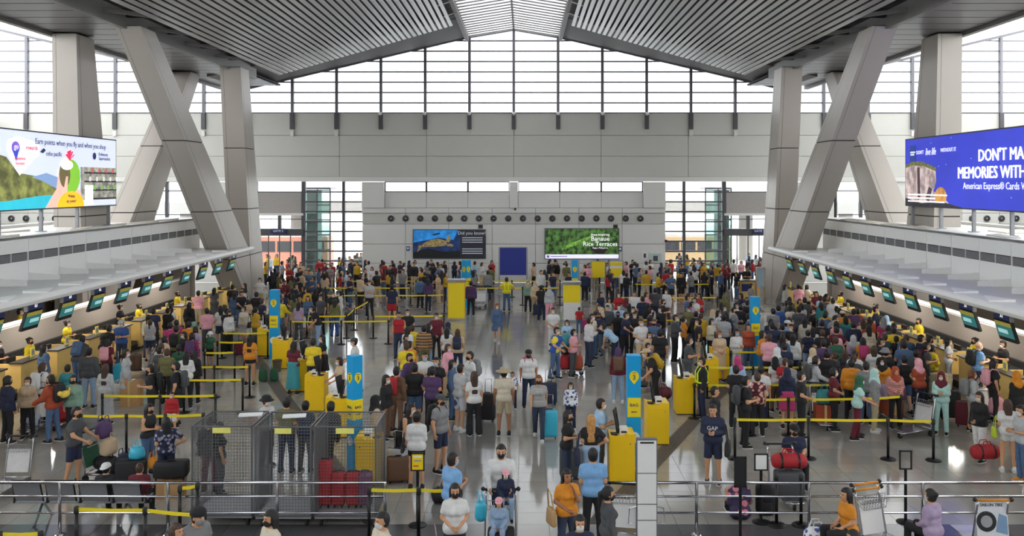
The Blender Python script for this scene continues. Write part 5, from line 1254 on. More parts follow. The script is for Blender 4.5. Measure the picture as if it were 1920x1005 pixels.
P(936,922,-5,'sit','f','long','jacket:pale denim','trousers:pale denim',hat='cap',hatc='pink',h=1.1,mask=None,z0=.30,xy=(at_d(936,15.05),15.05),shoes='white',note='child in pink cap and pale denim suit sitting on trolley front')
Q['orange'] = P(1063,880,20,'face','f','long','tee:orange','trousers:dark denim',mask=None,skin=2,h=1.58,note='woman in orange T-shirt with hand at her mouth and passport in hand')
P(1112,842,180,'phone','m','short','tee:sky blue','trousers:black',h=1.70,note='man in sky blue polo seen squarely from behind near the kiosk')
P(1140,913,100,'stand','f','pony','longsleeve:dark grey','trousers:white',mask='black',h=1.6,note='woman with ponytail, charcoal top and white trousers at bottom right of aisle')
P(1087,966,5,'stand','f','bob','jacket:navy','trousers:navy',h=1.6,note='girl with white mask and black bobbed hair at the bottom edge')
P(1062,770,75,'phone','f','verylong','tee:black','trousers:dark denim',mask='black',h=1.62,note='woman with very long black hair and black T-shirt beside grey suitcases')
Q['blond'] = P(1108,778,180,'hipone','f','verylong','croptop:black','trousers:pale denim',hairc='blond',h=1.6,note='woman with long blond hair and black top, hand on hip, from behind')
P(1124,748,100,'phone','m','short','tee:light blue','trousers:dark grey',h=1.68,note='man in light blue polo using a phone at the nearest right kiosk')
Q['hoodie'] = P(1337,758,-18,'phone','m','short','longsleeve:navy','shorts:navy',mask=None,h=1.70,note='man in navy sweatshirt with white letters and shorts checking his phone')
Q['seated1'] = P(1488,796,0,'sit','m','short','tee:navy','trousers:black',hat='cap',mask='black',h=1.66,z0=.05,xy=(at_d(1488,19.0),19.0),note='man in navy T-shirt and cap seated behind the trolley with red duffel')
P(1388,905,180,'sitfloor','f','bun','longsleeve:pink floral','trousers:black',xy=(at_d(1388,17.05),17.05),note='person in pink floral top sitting on the floor behind the right railing')
P(1586,926,-82,'sit','f','verylong','tee:orange','trousers:black',mask=None,h=1.6,xy=(at_d(1592,15.3),15.3),note='woman in orange T-shirt with very long hair seated at lower right')
P(1604,990,-140,'sit','m','short','tee:black','trousers:black',h=1.6,xy=(at_d(1606,13.4),13.4),note='dark-haired person seated at the bottom edge before the orange shirt')
P(1750,918,-150,'sit','f','bun','longsleeve:lilac','trousers:black',h=1.6,xy=(at_d(1750,15.2),15.2),note='woman in dusty lilac hoodie seated at lower right beside trolleys')
P(192,873,180,'sit','m','short','tee:black','trousers:black',hat='backcap',hatc='white',h=1.42,xy=(at_d(195,17.0),17.05),note='person in white cap and black shirt sitting on the steel bench')
P(254,880,180,'sit','m','buzz','longsleeve:maroon','trousers:black',hairc='brown',h=1.42,xy=(at_d(258,17.0),17.05),note='close-cropped man in maroon top sitting on the steel bench')
P(138,763,88,'push','m','short','tee:dark grey','shorts:navy',mask='black',h=1.68,note='man in charcoal T-shirt and navy shorts pushing a piled trolley')
P(278,757,70,'phone','f','long','tank:black','trousers:denim blue',mask='black',h=1.58,note='woman in black sleeveless top and jeans near the left belts')
P(312,783,-150,'hipone','m','fringe','tee:dark blue batik','trousers:navy',h=1.55,note='person with black bob and patterned navy top left of the cages')
P(322,735,0,'stand','m','short','longsleeve:red','shorts:white',h=1.10,note='child in red top and white shorts behind the left belt')
P(394,783,180,'stand','m','short','jacket:black','trousers:maroon',h=1.55,note='person in black jacket and maroon trousers behind the left cage')
P(412,792,120,'stand','f','long','tee:black','trousers:dark grey',h=1.5,note='long-haired person in black behind the left cage')
P(500,742,60,'stand','f','short','tee:white','trousers:black',hat='buckethat',h=1.6,note='person in black bucket hat and white top behind the cages')
P(537,746,175,'phone','m','short','tee:olive','trousers:dark denim',h=1.66,note='man in dark olive T-shirt behind the middle cage')
P(573,752,170,'stand','f','bun','tee:navy','trousers:dark grey',h=1.58,note='woman with hair bun behind the middle cage')
P(612,800,170,'stoop','m','short','jacket:black','trousers:black',h=1.70,xy=(at_d(612,19.3),19.3),note='person in black stooping behind the cage with red suitcases')
# ---- left side
P(14,705,150,'stand','f','bob','jacket:navy','trousers:black',mask='black',note='woman in long navy coat at the left picture edge')
P(52,707,10,'stand','f','bun','longsleeve:beige','trousers:black',h=1.55)
Q['lw'] = P(80,680,150,'stand','f','verylong','tee:white','trousers:black',hairc='brown')
Q['rust'] = P(99,704,-100,'push','m','short','jacket:rust','trousers:denim blue',mask='black',h=1.66,note='man in rust jacket and flared jeans with yellow plush bag on the left')
P(138,703,5,'stand','f','bob','longsleeve:sage green','trousers:black',mask='black',h=1.62)
P(127,684,180,'stand','m','short','tee:teal','trousers:navy',h=1.5)
P(167,652,180,'stand','m','short','jacket:dark grey','trousers:pale denim',h=1.72)
Q['bluepack'] = P(146,632,175,'stoop','m','short','longsleeve:dark grey','trousers:denim blue',h=1.72)
P(198,683,175,'stand','f','verylong','longsleeve:light grey','long skirt:light grey',hairc='brown',h=1.6)
P(236,655,100,'stand','f','long','longsleeve:light grey','skirt:light grey',h=1.62)
Q['bp1'] = P(284,684,-70,'phone','m','short','tee:black','shorts:black',mask='black',h=1.66)
Q['bp2'] = P(330,679,-80,'stand','m','short','tee:black','shorts:black',mask='black',h=1.70)
Q['purp'] = P(360,624,180,'stand','f','bob','longsleeve:purple and red','trousers:pale denim',h=1.6)
P(228,600,5,'phone','m','short','tee:blue','trousers:dark denim',hat='cap',hatc='light grey',h=1.7)
P(196,612,170,'stoop','m','short','tee:black','trousers:black',h=1.74)
Q['mar'] = P(201,636,175,'stand','f','long','tee:maroon','trousers:black',h=1.56)
P(82,646,150,'stand','f','long','jacket:denim blue','trousers:black',h=1.6)
P(278,590,178,'stand','f','pony','longsleeve:cream','trousers:dark denim',h=1.6)
P(288,578,178,'stand','m','short','tee:navy','trousers:black',h=1.7)
P(320,574,175,'phone','f','long','tee:white','trousers:black',h=1.6)
P(355,567,170,'stand','f','long','jacket:black','trousers:black',h=1.6)
Q['oliv'] = P(331,611,175,'stand','m','short','tee:olive','trousers:black',h=1.68)
P(372,545,175,'stand','m','short','tee:pink','trousers:khaki',h=1.72)
P(388,578,-150,'phone','m','short','longsleeve:pink','trousers:dark grey',h=1.66)
P(345,622,-40,'stand','f','long','tee:black','trousers:black',h=1.56)
P(394,622,0,'stand','f','short','tee:green','shorts:black',hat='buckethat',hatc='white',h=1.25,note='child in white hat and green striped top at the left belts')
for (px, py, f) in ((16,648,80),(76,632,85),(117,620,85),(192,600,80),(236,577,80),(278,566,85),(308,560,80),(340,552,75),(15,690,90)):
    pass
# ---- left middle
P(429,583,60,'stand','f','long','jacket:white','trousers:black',mask='black',h=1.58)
Q['wh'] = P(457,574,-20,'stand','f','bun','longsleeve:cream','shorts:light grey',h=1.58)
P(487,521,0,'hip','f','bun','tee:white','shorts:khaki',h=1.62,note='woman in white top and khaki shorts with hands on hips by the column')
P(402,540,160,'stand','f','long','dress:dark grey','',h=1.6)
P(436,534,178,'stand','m','short','tee:black','trousers:denim blue',h=1.7)
P(465,562,170,'stand','f','bob','tee:beige','trousers:black',h=1.5)
P(469,628,178,'stand','f','verylong','tee:orange','hot pants:black',h=1.6,note='woman in orange top and black shorts with very long hair by the belts')
Q['teal'] = P(550,641,170,'phone','f','verylong','tee:maroon','long skirt:teal',h=1.6,note='woman in maroon top and long teal skirt at a yellow kiosk')
P(587,635,178,'phone','m','short','tee:yellow','trousers:navy',h=1.7,note='man in bright yellow T-shirt at the left kiosks, from behind')
P(606,628,-60,'phone','f','long','tee:black','skirt:black',h=1.62)
P(668,634,-80,'push','m','buzz','tee:white','trousers:dark denim',hat='cap',hatc='dark grey',h=1.7,note='man in white T-shirt and dark cap behind the left pillar marked 3')
P(640,670,-60,'push','f','bob','tee:beige','trousers:dark denim',h=1.58,note='person in beige shirt reaching toward a kiosk by the left pillar')
P(602,553,-30,'stand','m','short','tee:dark grey','trousers:black',h=1.7)
P(597,573,-60,'stoop','m','short','tee:black','trousers:pale denim',h=1.7)
P(625,547,0,'stand','m','short','tee:black','trousers:black',h=1.66)
P(638,546,-80,'stand','f','pony','jacket:white','trousers:white',h=1.6)
P(628,560,178,'stand','f','long','longsleeve:olive','trousers:blue',h=1.6)
P(560,566,170,'stand','f','long','tee:lilac','trousers:dark grey',h=1.58)
P(573,536,175,'stand','m','short','tee:black','trousers:black',h=1.72)
P(592,541,160,'stand','f','long','tee:black','trousers:denim blue',h=1.6)
P(548,540,180,'stand','f','long','tee:black','trousers:black',h=1.6)
P(693,526,-10,'onehand','m','short','tee:light grey','trousers:black',h=1.74,note='man in pale grey shirt and black trousers among the left belts')
P(735,535,178,'stand','m','short','tee:navy','shorts:red',h=1.74,note='man in navy T-shirt and bright red shorts among the left belts')
P(748,585,-5,'stand','m','short','tank:red','trousers:dark denim',mask='grey',h=1.72,note='man in red basketball vest left of the queue')
P(764,580,10,'stand','m','short','tee:black','trousers:black',h=1.7)
# ---- centre
P(932,569,0,'walk','f','long','longsleeve:denim blue','skirt:denim blue',hairc='auburn',shoes='white',h=1.6,note='woman in denim jacket and skirt walking alone up the aisle')
P(950,520,180,'hip','m','short','tee:yellow','trousers:denim blue',h=1.70,note='guard in yellow reflective vest seen from behind before the blue board')
P(883,527,175,'stand','m','short','jacket:purple','trousers:black',h=1.68,note='person in purple jacket right of the all-yellow pillar')
P(803,522,170,'carry','f','long','longsleeve:purple','trousers:navy',h=1.66)
P(990,525,0,'stand','f','hijab','longsleeve:sage green','trousers:black',hairc='khaki',h=1.62); P(1003,529,20,'stand','f','hijab','longsleeve:beige','trousers:khaki',hairc='beige',h=1.58)
P(1015,535,175,'stand','m','short','tee:black','trousers:navy',h=1.66); P(1030,537,0,'stand','f','hijab','longsleeve:light grey','trousers:pink',hairc='light grey',h=1.62)
P(1037,577,0,'clasp','m','short','tee:white','trousers:white',h=1.68,note='man in all white with white mask right of the aisle')
P(1041,613,55,'push','m','short','tee:blue white and yellow','trousers:denim blue',h=1.72,note='man in blue, white and yellow shirt pushing a full trolley')
P(1063,600,0,'stand','f','bob','tee:light blue','trousers:dark denim',h=1.5); P(1059,621,0,'stand','f','short','tee:light blue','shorts:navy',h=1.2); P(1074,617,60,'phone','f','bob','tee:pink','trousers:dark grey',h=1.58)
P(1086,576,178,'stand','m','short','tee:red','trousers:denim blue',h=1.12,note='child in red T-shirt and jeans beside the white and yellow pillar')
Q['blk'] = P(1123,571,0,'clasp','f','long','jacket:black','trousers:pale denim',shoes='white',h=1.6)
P(1139,572,0,'stand','m','short','jacket:dark grey','shorts:khaki',h=1.64)
P(818,587,20,'stand','m','short','tee:maroon','trousers:black',h=1.7); P(838,614,178,'stand','f','long','tee:white','trousers:black',h=1.58)
Q['navybp'] = P(858,617,178,'stand','f','long','tee:beige','trousers:navy',hairc='brown',h=1.6)
P(795,610,178,'stand','m','short','longsleeve:brown and tan','trousers:olive',h=1.68,note='man in brown and tan striped sweater in the centre queue')
P(840,645,60,'stand','f','long','jacket:pink','trousers:khaki',hairc='brown',h=1.6,note='woman in pink jacket over red top in the centre queue')
P(768,640,150,'stand','m','short','jacket:orange','trousers:navy',h=1.6)
P(797,660,0,'phone','m','short','tee:white','trousers:dark denim',mask='light blue',h=1.72); P(818,670,-20,'stand','m','short','tee:black','trousers:black',mask='light blue',h=1.72)
P(768,663,60,'stand','m','short','jacket:purple','trousers:black',mask='black',h=1.68)
P(777,682,178,'phone','m','short','tee:black','shorts:denim blue',h=1.72,note='man in black T-shirt and denim shorts, back turned, in the queue')
P(810,688,170,'phone','m','short','tee:purple','trousers:black',h=1.70,note='man in purple polo shirt, back turned, in the queue')
P(862,683,130,'phone','m','short','tee:light grey','shorts:grey camouflage',mask='light blue',shoes='white',h=1.74,note='man in grey tee and patterned white shorts at the queue edge')
P(848,675,80,'stand','f','long','jacket:denim blue','trousers:denim blue',mask='light blue',h=1.62)
Q['grybp'] = P(881,659,-60,'stand','m','short','tee:white','trousers:denim blue',mask='black',h=1.74,note='young man in white T-shirt with grey backpack straps at the queue edge')
P(889,697,-165,'stand','f','verylong','tee:white','wide trousers:black',hairc='brown',h=1.62,note='woman with very long brown hair, white top and black trousers')
P(945,690,178,'stand','m','short','tee:cream','shorts:khaki',hat='strawhat',hatc='khaki',skin=2,h=1.72,note='man in straw hat, pale shirt and shorts standing in the aisle')
P(961,697,0,'stand','m','short','tee:blue floral','trousers:navy',mask=None,h=1.08,shoes='white',note='small child in blue and white top beside the straw hat man')
Q['pinkbp'] = P(991,656,5,'stand','m','short','tee:white','trousers:navy',hat='cap',mask='black',skin=2,h=1.66,note='man in white T-shirt with pink pack straps and black cap')
Q['stripe'] = P(1010,703,0,'walk','f','long','tee:black and white striped','trousers:dark denim',hairc='auburn',mask='black',shoes='white',h=1.62,note='woman in striped top and jeans walking with a turquoise suitcase')
P(1070,717,0,'stand','f','long','longsleeve:blue floral','trousers:navy',h=1.24,shoes='white',note='girl in white mask and navy and white sweater in the aisle')
P(724,703,70,'stand','f','long','jacket:black','trousers:brown',h=1.62); Q['redbp'] = P(744,688,150,'stand','m','short','jacket:brown','trousers:brown',h=1.68)
P(704,742,110,'stand','f','hijab','jacket:beige','trousers:black',hairc='black',h=1.66,note='person in black headscarf and beige jacket behind the right cage')
P(757,757,80,'stoop','f','verylong','tank:black','trousers:black',h=1.64,xy=(at_d(750,19.6),19.6),note='woman in black sleeveless top leaning over a brown suitcase')
Q['whcb'] = P(781,773,178,'phone','f','bun','longsleeve:white','hot pants:black',h=1.62,note='woman in white shirt and black shorts by the white suitcase, back turned')
Q['gry'] = P(826,740,55,'stand','m','short','tee:grey','shorts:navy',hat='cap',hatc='dark grey',mask='black',h=1.72,note='man in grey T-shirt, dark cap and backpack at the queue front')
# ---- right middle
Q['pur'] = P(1159,652,178,'stand','f','hijab','longsleeve:maroon','trousers:pale denim',hairc='purple',shoes='white',h=1.62,note='woman in purple headscarf, maroon top and pale jeans, back turned')
Q['yelbp'] = P(1229,654,-85,'stoop','m','short','tee:black','trousers:black',hat='cap',hatc='beige',h=1.76,note='man in beige cap stooping over a trolley by the right kiosks')
P(1215,643,60,'stand','m','short','tee:blue','shorts:navy',h=1.4); P(1237,618,175,'stand','m','short','tee:black','trousers:black',h=1.7); P(1290,631,90,'phone','m','short','tee:dark grey','trousers:dark grey',h=1.74)
P(1316,670,-85,'stand','m','short','jacket:black','trousers:navy',h=1.66,note='guard in black with lime reflective trim beside the third kiosk')
P(1153,607,-100,'bend','m','short','tee:light blue','trousers:navy',h=1.7); P(1171,585,60,'push','m','short','tee:navy','trousers:black',h=1.72); P(1190,585,0,'stand','m','short','tee:black','trousers:black',h=1.66)
P(1218,622,0,'stand','f','long','tee:beige','trousers:black',h=1.56)
P(1349,620,10,'clasp','f','long','dress:beige','',hairc='auburn',h=1.66,note='woman in long beige dress by the right belts')
P(1380,617,20,'phone','f','long','jacket:white','trousers:white',mask='light blue',h=1.64,note='woman in white jacket and pale blue mask by the right belts')
P(1403,607,0,'stand','f','bun','longsleeve:rust','trousers:denim blue',mask=None,h=1.62); P(1426,620,85,'push','f','verylong','tee:orange','trousers:denim blue',mask=None,h=1.64,note='woman in orange top with long hair behind the right pillar marked 2')
P(1467,628,170,'stand','f','long','jacket:denim blue','trousers:dark denim',h=1.66,note='woman in denim shirt, back turned, right of the right pillar marked 2')
P(1383,669,178,'stand','f','hijab','longsleeve:light blue','trousers:navy',hairc='hot pink',h=1.58); P(1380,686,170,'phone','m','short','tee:black','trousers:black',h=1.62)
Q['bigbp'] = P(1397,706,90,'phone','m','short','tee:black','trousers:black',h=1.72,note='man in black with big charcoal backpack behind the nearest right belt')
P(1420,699,178,'stand','f','short','tee:maroon floral','trousers:black',hairc='brown',h=1.6,note='woman in maroon floral blouse, back turned, behind right belts')
Q['sitr'] = P(1340,725,80,'stand','m','short','jacket:black','trousers:black',mask=None,h=1.6)
P(1427,686,150,'stand','m','short','tee:white','trousers:navy',h=1.62); P(1476,690,178,'stand','f','hijab','longsleeve:navy','skirt:hot pink',hairc='navy',h=1.58,note='woman in long navy headscarf and pink-red skirt behind right belts')
P(1502,697,85,'clasp','m','short','tee:black','trousers:black',mask='white',h=1.66,note='man with face shield pushed up and arms folded behind right belts')
Q['gryh'] = P(1526,668,85,'push','f','bob','longsleeve:light grey','trousers:dark grey',h=1.64)
P(1563,690,85,'clasp','f','bob','tee:maroon','trousers:black',h=1.62,note='woman in maroon T-shirt and white mask behind right belts')
P(1607,705,80,'push','f','hijab','tee:mint','trousers:maroon',hairc='green',h=1.6,note='woman in dark green headscarf and mint T-shirt behind right belts')
P(1640,692,60,'stand','f','hijab','jacket:grey','trousers:khaki',hairc='mint',shoes='white',h=1.62,note='woman in mint headscarf and khaki trousers behind right belts')
P(1679,688,0,'clasp','f','hijab','longsleeve:red plaid','trousers:black',hairc='rust',mask=None,h=1.6,note='woman in red headscarf and red plaid top behind piled bags')
P(1655,670,-30,'stand','f','hijab','longsleeve:orange','trousers:navy',hairc='black',h=1.62); P(1660,653,175,'stand','m','short','tee:black','trousers:black',hat='buckethat',hatc='grey',h=1.66)
P(1765,697,-30,'phone','f','hijab','longsleeve:mint','trousers:mint',hairc='maroon',h=1.6,note='woman in maroon headscarf and mint tunic looking at her phone')
Q['chk'] = P(1823,694,85,'face','f','bob','longsleeve:light grey','trousers:khaki',hairc='auburn',h=1.6,note='woman in pale grey hoodie with checked backpack on the right')
Q['pk'] = P(1863,675,85,'stand','f','long','tee:black','trousers:black',mask=None,h=1.66); P(1906,697,-160,'stand','f','hijab','longsleeve:black','long skirt:black',hairc='orange',h=1.62,note='woman in orange headscarf and black robe at the right edge')
Q['redduf'] = P(1836,735,-60,'carry','f','long','longsleeve:black','trousers:white',h=1.6,note='person in black top and white trousers carrying a red duffel')
Q['lime'] = P(1890,750,165,'phone','f','verylong','tee:white','hot pants:white',hairc='brown',shoes='white',h=1.6,note='woman in white T-shirt and white shorts with lime bag on right')
P(1917,760,-90,'phone','m','short','tee:light grey','trousers:denim blue',shoes='orange',h=1.66,note='person in grey top and jeans cut by the right picture edge')
Q['marbp'] = P(1735,642,80,'phone','m','short','tee:dark grey','trousers:black',h=1.68); P(1693,635,90,'phone','f','long','dress:light grey','',hairc='brown',h=1.62); P(1727,628,90,'stand','m','short','tee:navy','trousers:black',h=1.72)
P(1778,634,70,'clasp','f','long','tee:white','trousers:light grey',h=1.6); Q['bald'] = P(1833,641,90,'phone','m',None,'tee:sky blue','trousers:dark denim',skin=0,h=1.74,note='bald man in blue-grey T-shirt with black backpack on the right')
P(1676,606,170,'stand','m','short','tee:dark grey','trousers:black',h=1.74); P(1662,592,178,'stand','f','hijab','longsleeve:light blue','trousers:navy',hairc='light blue',h=1.6); P(1642,575,60,'stand','m','short','tee:navy','trousers:black',h=1.72)
P(1580,583,170,'stand','m','short','jacket:orange','trousers:maroon',hat='cap',hatc='cream',h=1.72,note='person in orange jacket, back turned, in the right crowd'); P(1562,559,150,'stand','m','short','tee:white','trousers:denim blue',h=1.72); P(1553,592,90,'stoop','m','short','tee:grey striped','trousers:dark grey',h=1.7)
P(1600,603,175,'stand','m','short','jacket:navy','trousers:black',h=1.7); P(1618,598,170,'stand','f','long','longsleeve:beige','trousers:khaki',hairc='brown',h=1.6); P(1629,610,175,'stand','f','long','longsleeve:cream','trousers:black',h=1.6)
P(1600,629,175,'stand','f','hijab','longsleeve:lilac','trousers:grey',hairc='light grey',h=1.58); Q['pkbp'] = P(1618,633,170,'stand','f','long','tee:orange','trousers:black',h=1.58); P(1650,634,60,'phone','m','short','tee:black','trousers:black',h=1.64)
P(1463,600,60,'stoop','m','short','jacket:sky blue','trousers:denim blue',hat='cap',hatc='white',h=1.7); P(1485,608,-60,'phone','m','short','tee:black','trousers:black',h=1.66); P(1498,575,175,'stand','m','short','tee:dark grey','trousers:black',h=1.74); P(1523,578,60,'stand','m','short','tee:black','trousers:black',h=1.66)
P(1472,534,60,'stand','f','long','longsleeve:light grey','trousers:dark grey',mask='light blue',h=1.7); P(1497,533,175,'stand','m','short','tee:pink','trousers:khaki',h=1.66); P(1513,534,120,'stand','f','bob','tee:cream','trousers:black',h=1.62); P(1408,532,100,'stand','m','short','tee:grey','trousers:black',h=1.66)
P(1160,548,0,'stand','f','long','tee:red','trousers:black',h=1.64,note='woman in bright red top among the far right belts'); P(1205,556,178,'stand','m','short','tee:navy','shorts:khaki',h=1.68); P(1228,540,175,'stand','m','short','tee:dark grey','trousers:navy',h=1.7); P(1250,542,-40,'stand','f','long','jacket:white','trousers:brown',h=1.64)
P(1296,565,60,'phone','f','bob','tee:lilac','trousers:dark grey',h=1.6); P(1265,590,60,'phone','m','short','longsleeve:dark grey','trousers:black',h=1.7); P(1333,597,40,'phone','f','long','longsleeve:cream','trousers:black',h=1.6); P(1362,585,175,'stand','f','long','longsleeve:navy','trousers:black',h=1.66); P(1358,553,178,'stand','f','hijab','longsleeve:olive','trousers:khaki',hairc='olive',h=1.6)
P(1310,598,-100,'stand','m','short','tee:black','trousers:khaki',h=1.66); P(1380,568,60,'stand','m','short','tee:white','trousers:black',h=1.6); P(1402,563,120,'stand','m','short','longsleeve:black','trousers:black',h=1.66)
# ---- agents behind both rows of counters
ag = 0
for (s, lst) in ((-1, (0,1,2,3,4,5,7,8,10)), (1, (0,1,3,4,6,8,10))):
    for k in lst:
        y_ = ys[k] + (0.15 if k % 2 else -0.2); sx = s*15.35
        person(0, 0, -90*s, 'phone' if k % 2 else 'sit', 'f' if k % 3 else 'm', 'bun' if k % 3 else 'short', ('tee' if k % 2 else 'jacket', 'yellow' if k % 4 != 3 else 'black'), ('trousers','black'), mask=('black','white')[k % 2], h=1.62, xy=(sx, y_), z0=0.0 if k % 2 else .22, near='staff %s' % ('left' if s < 0 else 'right'),
               note='check-in agent in %s behind the %s counter %s from the front' % ('yellow' if k % 4 != 3 else 'black', 'left' if s < 0 else 'right', (ORD+['ninth','tenth','eleventh','twelfth','thirteenth'])[k]))
person(0,0,-70,'phone','f','short',('jacket','black'),('trousers','black'),h=1.7,xy=(15.5,22.6),note='agent in black jacket over yellow shirt standing behind right counters')
for k, y_ in enumerate((24.6, 30.4, 33.5)): person(0,0,(60,180,120)[k],'stand','m','short',('tee','yellow'),('trousers','black'),h=1.72,xy=(-18.2,y_),note='agent in yellow in the left back office, %s from the front' % ORD[k])
# ================================================================== what people wear, carry and push
fl_txt = mat('white print', rgb(230,230,232), .7)
p = Q['hoodie']; lettering('GAP', .12, p['o'], (0, -.150, 1.20), (R(90),0,0), fl_txt, name='chest_print')
bp = backpack
bp(Q['rust'],'black','black backpack with plush toy worn by the man in rust jacket'); bp(Q['bluepack'],'denim blue','slate blue backpack of man leaning on the left counter'); bp(Q['bp1'],'black','black backpack of the man in black looking at his phone, left belts')
bp(Q['bp2'],'dark grey','charcoal backpack of the second man in black at left belts'); bp(Q['purp'],'purple','purple and white backpack worn near the left pillar marked 2'); bp(Q['mar'],'pink','pink and lilac backpack worn by woman in maroon at left counters')
bp(Q['oliv'],'black','black backpack on the olive shirt at the left counters'); bp(Q['lw'],'white','white backpack under long brown hair at the left'); bp(Q['navybp'],'navy','navy backpack at the back of the centre queue'); bp(Q['redbp'],'red','bright red backpack in the centre queue')
bp(Q['gry'],'black','black backpack of the man in grey T-shirt and dark cap'); bp(Q['pinkbp'],'hot pink','hot pink backpack of the man in black cap in the aisle'); bp(Q['grybp'],'grey','grey backpack of the young man in white T-shirt')
bp(Q['pur'],'brown','brown backpack of the woman in purple headscarf'); bp(Q['yelbp'],'mustard','large mustard yellow backpack on the stooping man in beige cap'); bp(Q['bigbp'],'dark grey','big charcoal backpack of the man in black behind right belt')
bp(Q['gryh'],'dark grey','dark backpack on the pale grey hoodie behind right belts'); bp(Q['chk'],'grey','grey checked backpack on the woman in hoodie at right'); bp(Q['pk'],'pink','pale pink backpack at the right counters'); bp(Q['marbp'],'maroon','maroon backpack of the man in charcoal at right counters')
bp(Q['bald'],'black','black backpack of the bald man'); bp(Q['pkbp'],'hot pink','pink and purple backpack in the right crowd'); bp(Q['blk'],'black','black backpack worn in front by woman near white and yellow pillar', front=True)
handbag(Q['orange'],'tan','cream and tan tote bag of the woman in orange', -1, .72, 1.25); handbag(Q['lime'],'lime','lime green shoulder bag of the woman in white shorts', 1, .78); handbag(Q['whcb'],'black','black crossbody bag of the woman in white shirt', 1, .8, .8)
handbag(Q['wh'],'black','black shoulder bag of woman in cream hoodie at left', 1, .78); handbag(Q['tote'],'lilac','lilac bag hanging at the arm of the white T-shirt woman', -1, .55, .9); handbag(Q['hoodie'],'black','black shopping bag held by man in navy sweatshirt', 1, .62, 1.3); handbag(Q['blond'],'navy','navy jacket-like bag over the arm of blond woman', 1, .6, 1.4)
def plush(p):
    J = p['J']; loc = Vector(J['up']((0,.36,1.18)))*p['sc']; loc.rotate(Euler((0,0,R(p['face'])))); o = p['o']
    q = thing('plush_toy', 'yellow plush toy hanging on the backpack of the rust jacket man', 'toy', (o.location.x+loc.x, o.location.y+loc.y, loc.z), R(p['face'])); my = mat('plush yellow', rgb(240,206,90), .9, bump=.3)
    build(MB().sphere((0,0,0),(.16,.09,.09),12,8), 'toy_body', my, q, smooth=True); build(MB().sphere((.17,0,.05),(.07,.06,.06),10,6), 'toy_head', my, q, smooth=True); build(MB().sphere((-.18,0,.06),(.05,.02,.08),8,6), 'toy_tail', my, q, smooth=True)
plush(Q['rust'])
# ---- suitcases on the floor: photo pixel of the foot
for px, py, c, lab, kw in (
 (745,900,'silver','white hard-shell suitcase beside the woman in white shirt',{}), (1068,898,'dark grey','dark grey suitcase left of its twin beside blond woman',dict(h=.6)), (1090,893,'grey','grey suitcase right of its twin beside blond woman',dict(h=.6)),
 (1030,822,'turquoise','turquoise suitcase pulled by the woman in striped top',dict(h=.66)), (914,790,'black','tall black suitcase beside the woman in black trousers',dict(h=.7)), (1030,760,'navy','navy suitcase behind the woman in striped top',dict(h=.6)),
 (1108,640,'pink','rose pink suitcase near the child in red',dict(h=.5)), (1100,622,'hot pink','magenta suitcase near the child in red',dict(h=.5)), (1160,640,'lilac','lilac suitcase on the trolley line right of aisle',dict(h=.6)),
 (1780,786,'black','large black suitcase behind the white trolley at right',dict(h=.72,w=.5)), (1808,800,'maroon','maroon patterned suitcase beside the red duffel carrier',dict(h=.6)), (450,668,'maroon','dark red suitcase behind the left belts',dict(h=.5)),
 (425,660,'black','black suitcase behind the left belts',dict(h=.66)), (488,664,'navy','tall navy suitcase beside the woman in orange top',dict(h=.66)), (215,720,'turquoise','turquoise suitcase at the left counters',dict(h=.6)), (655,610,'dark grey','dark suitcase of the man in pale grey shirt',dict(h=.55)),
 (1008,592,'navy','navy suitcase near headscarf women in the aisle',dict(h=.5)), (335,640,'brown','brown suitcase standing by the left counters',dict(h=.6)), (306,690,'black','black suitcase by the man in black at left belts',dict(h=.6))):
    x, y = gp(px, py); suitcase(x, y, c, lab, rng.uniform(-25,25), **kw)
# red cases in the right cage
for i, (px, c) in enumerate(((608,'red'),(633,'red'),(660,'red'),(683,'plum'))):
    suitcase(at_d(px,17.1)+.02, 17.1, c, '%s suitcase inside the right cage, %s from left' % ('red' if c == 'red' else 'plum', ORD[i]), rng.uniform(-4,4), .62 if i else .85, .26, .24, False, .22)
suitcase(at_d(748,19.2), 19.15, 'brown', 'brown leather-like suitcase leaned on by woman in black', 10, .5, .5, .25, False)
duffel(at_d(838,18.0), 18.0, 'black', 'black duffel bag on the floor beside man in grey T-shirt', 20, .6, .18)
p = Q['redduf']; x, y = p['x'], p['y']; duffel(x-.05, y-.36, 'red', 'dark red duffel bag hanging from the hand of the white-trousered person', 8, .62, .19, .16)
x, y = gp(493,715); sack(x, y, 'green', 'green shopping bag left of its twin by the woman in orange', .3, .22, .42); sack(x+.36, y+.02, 'green', 'green shopping bag right of its twin by the kiosk', .3, .22, .42)
x, y = gp(247,760); carton(x, y, 'tall brown carton behind the left belt', .5, .4, .72); x, y = gp(222,752); sack(x-.1, y+.2, 'white', 'white woven bag beside the tall brown carton', .42, .3, .45)
x, y = gp(1470,975); 
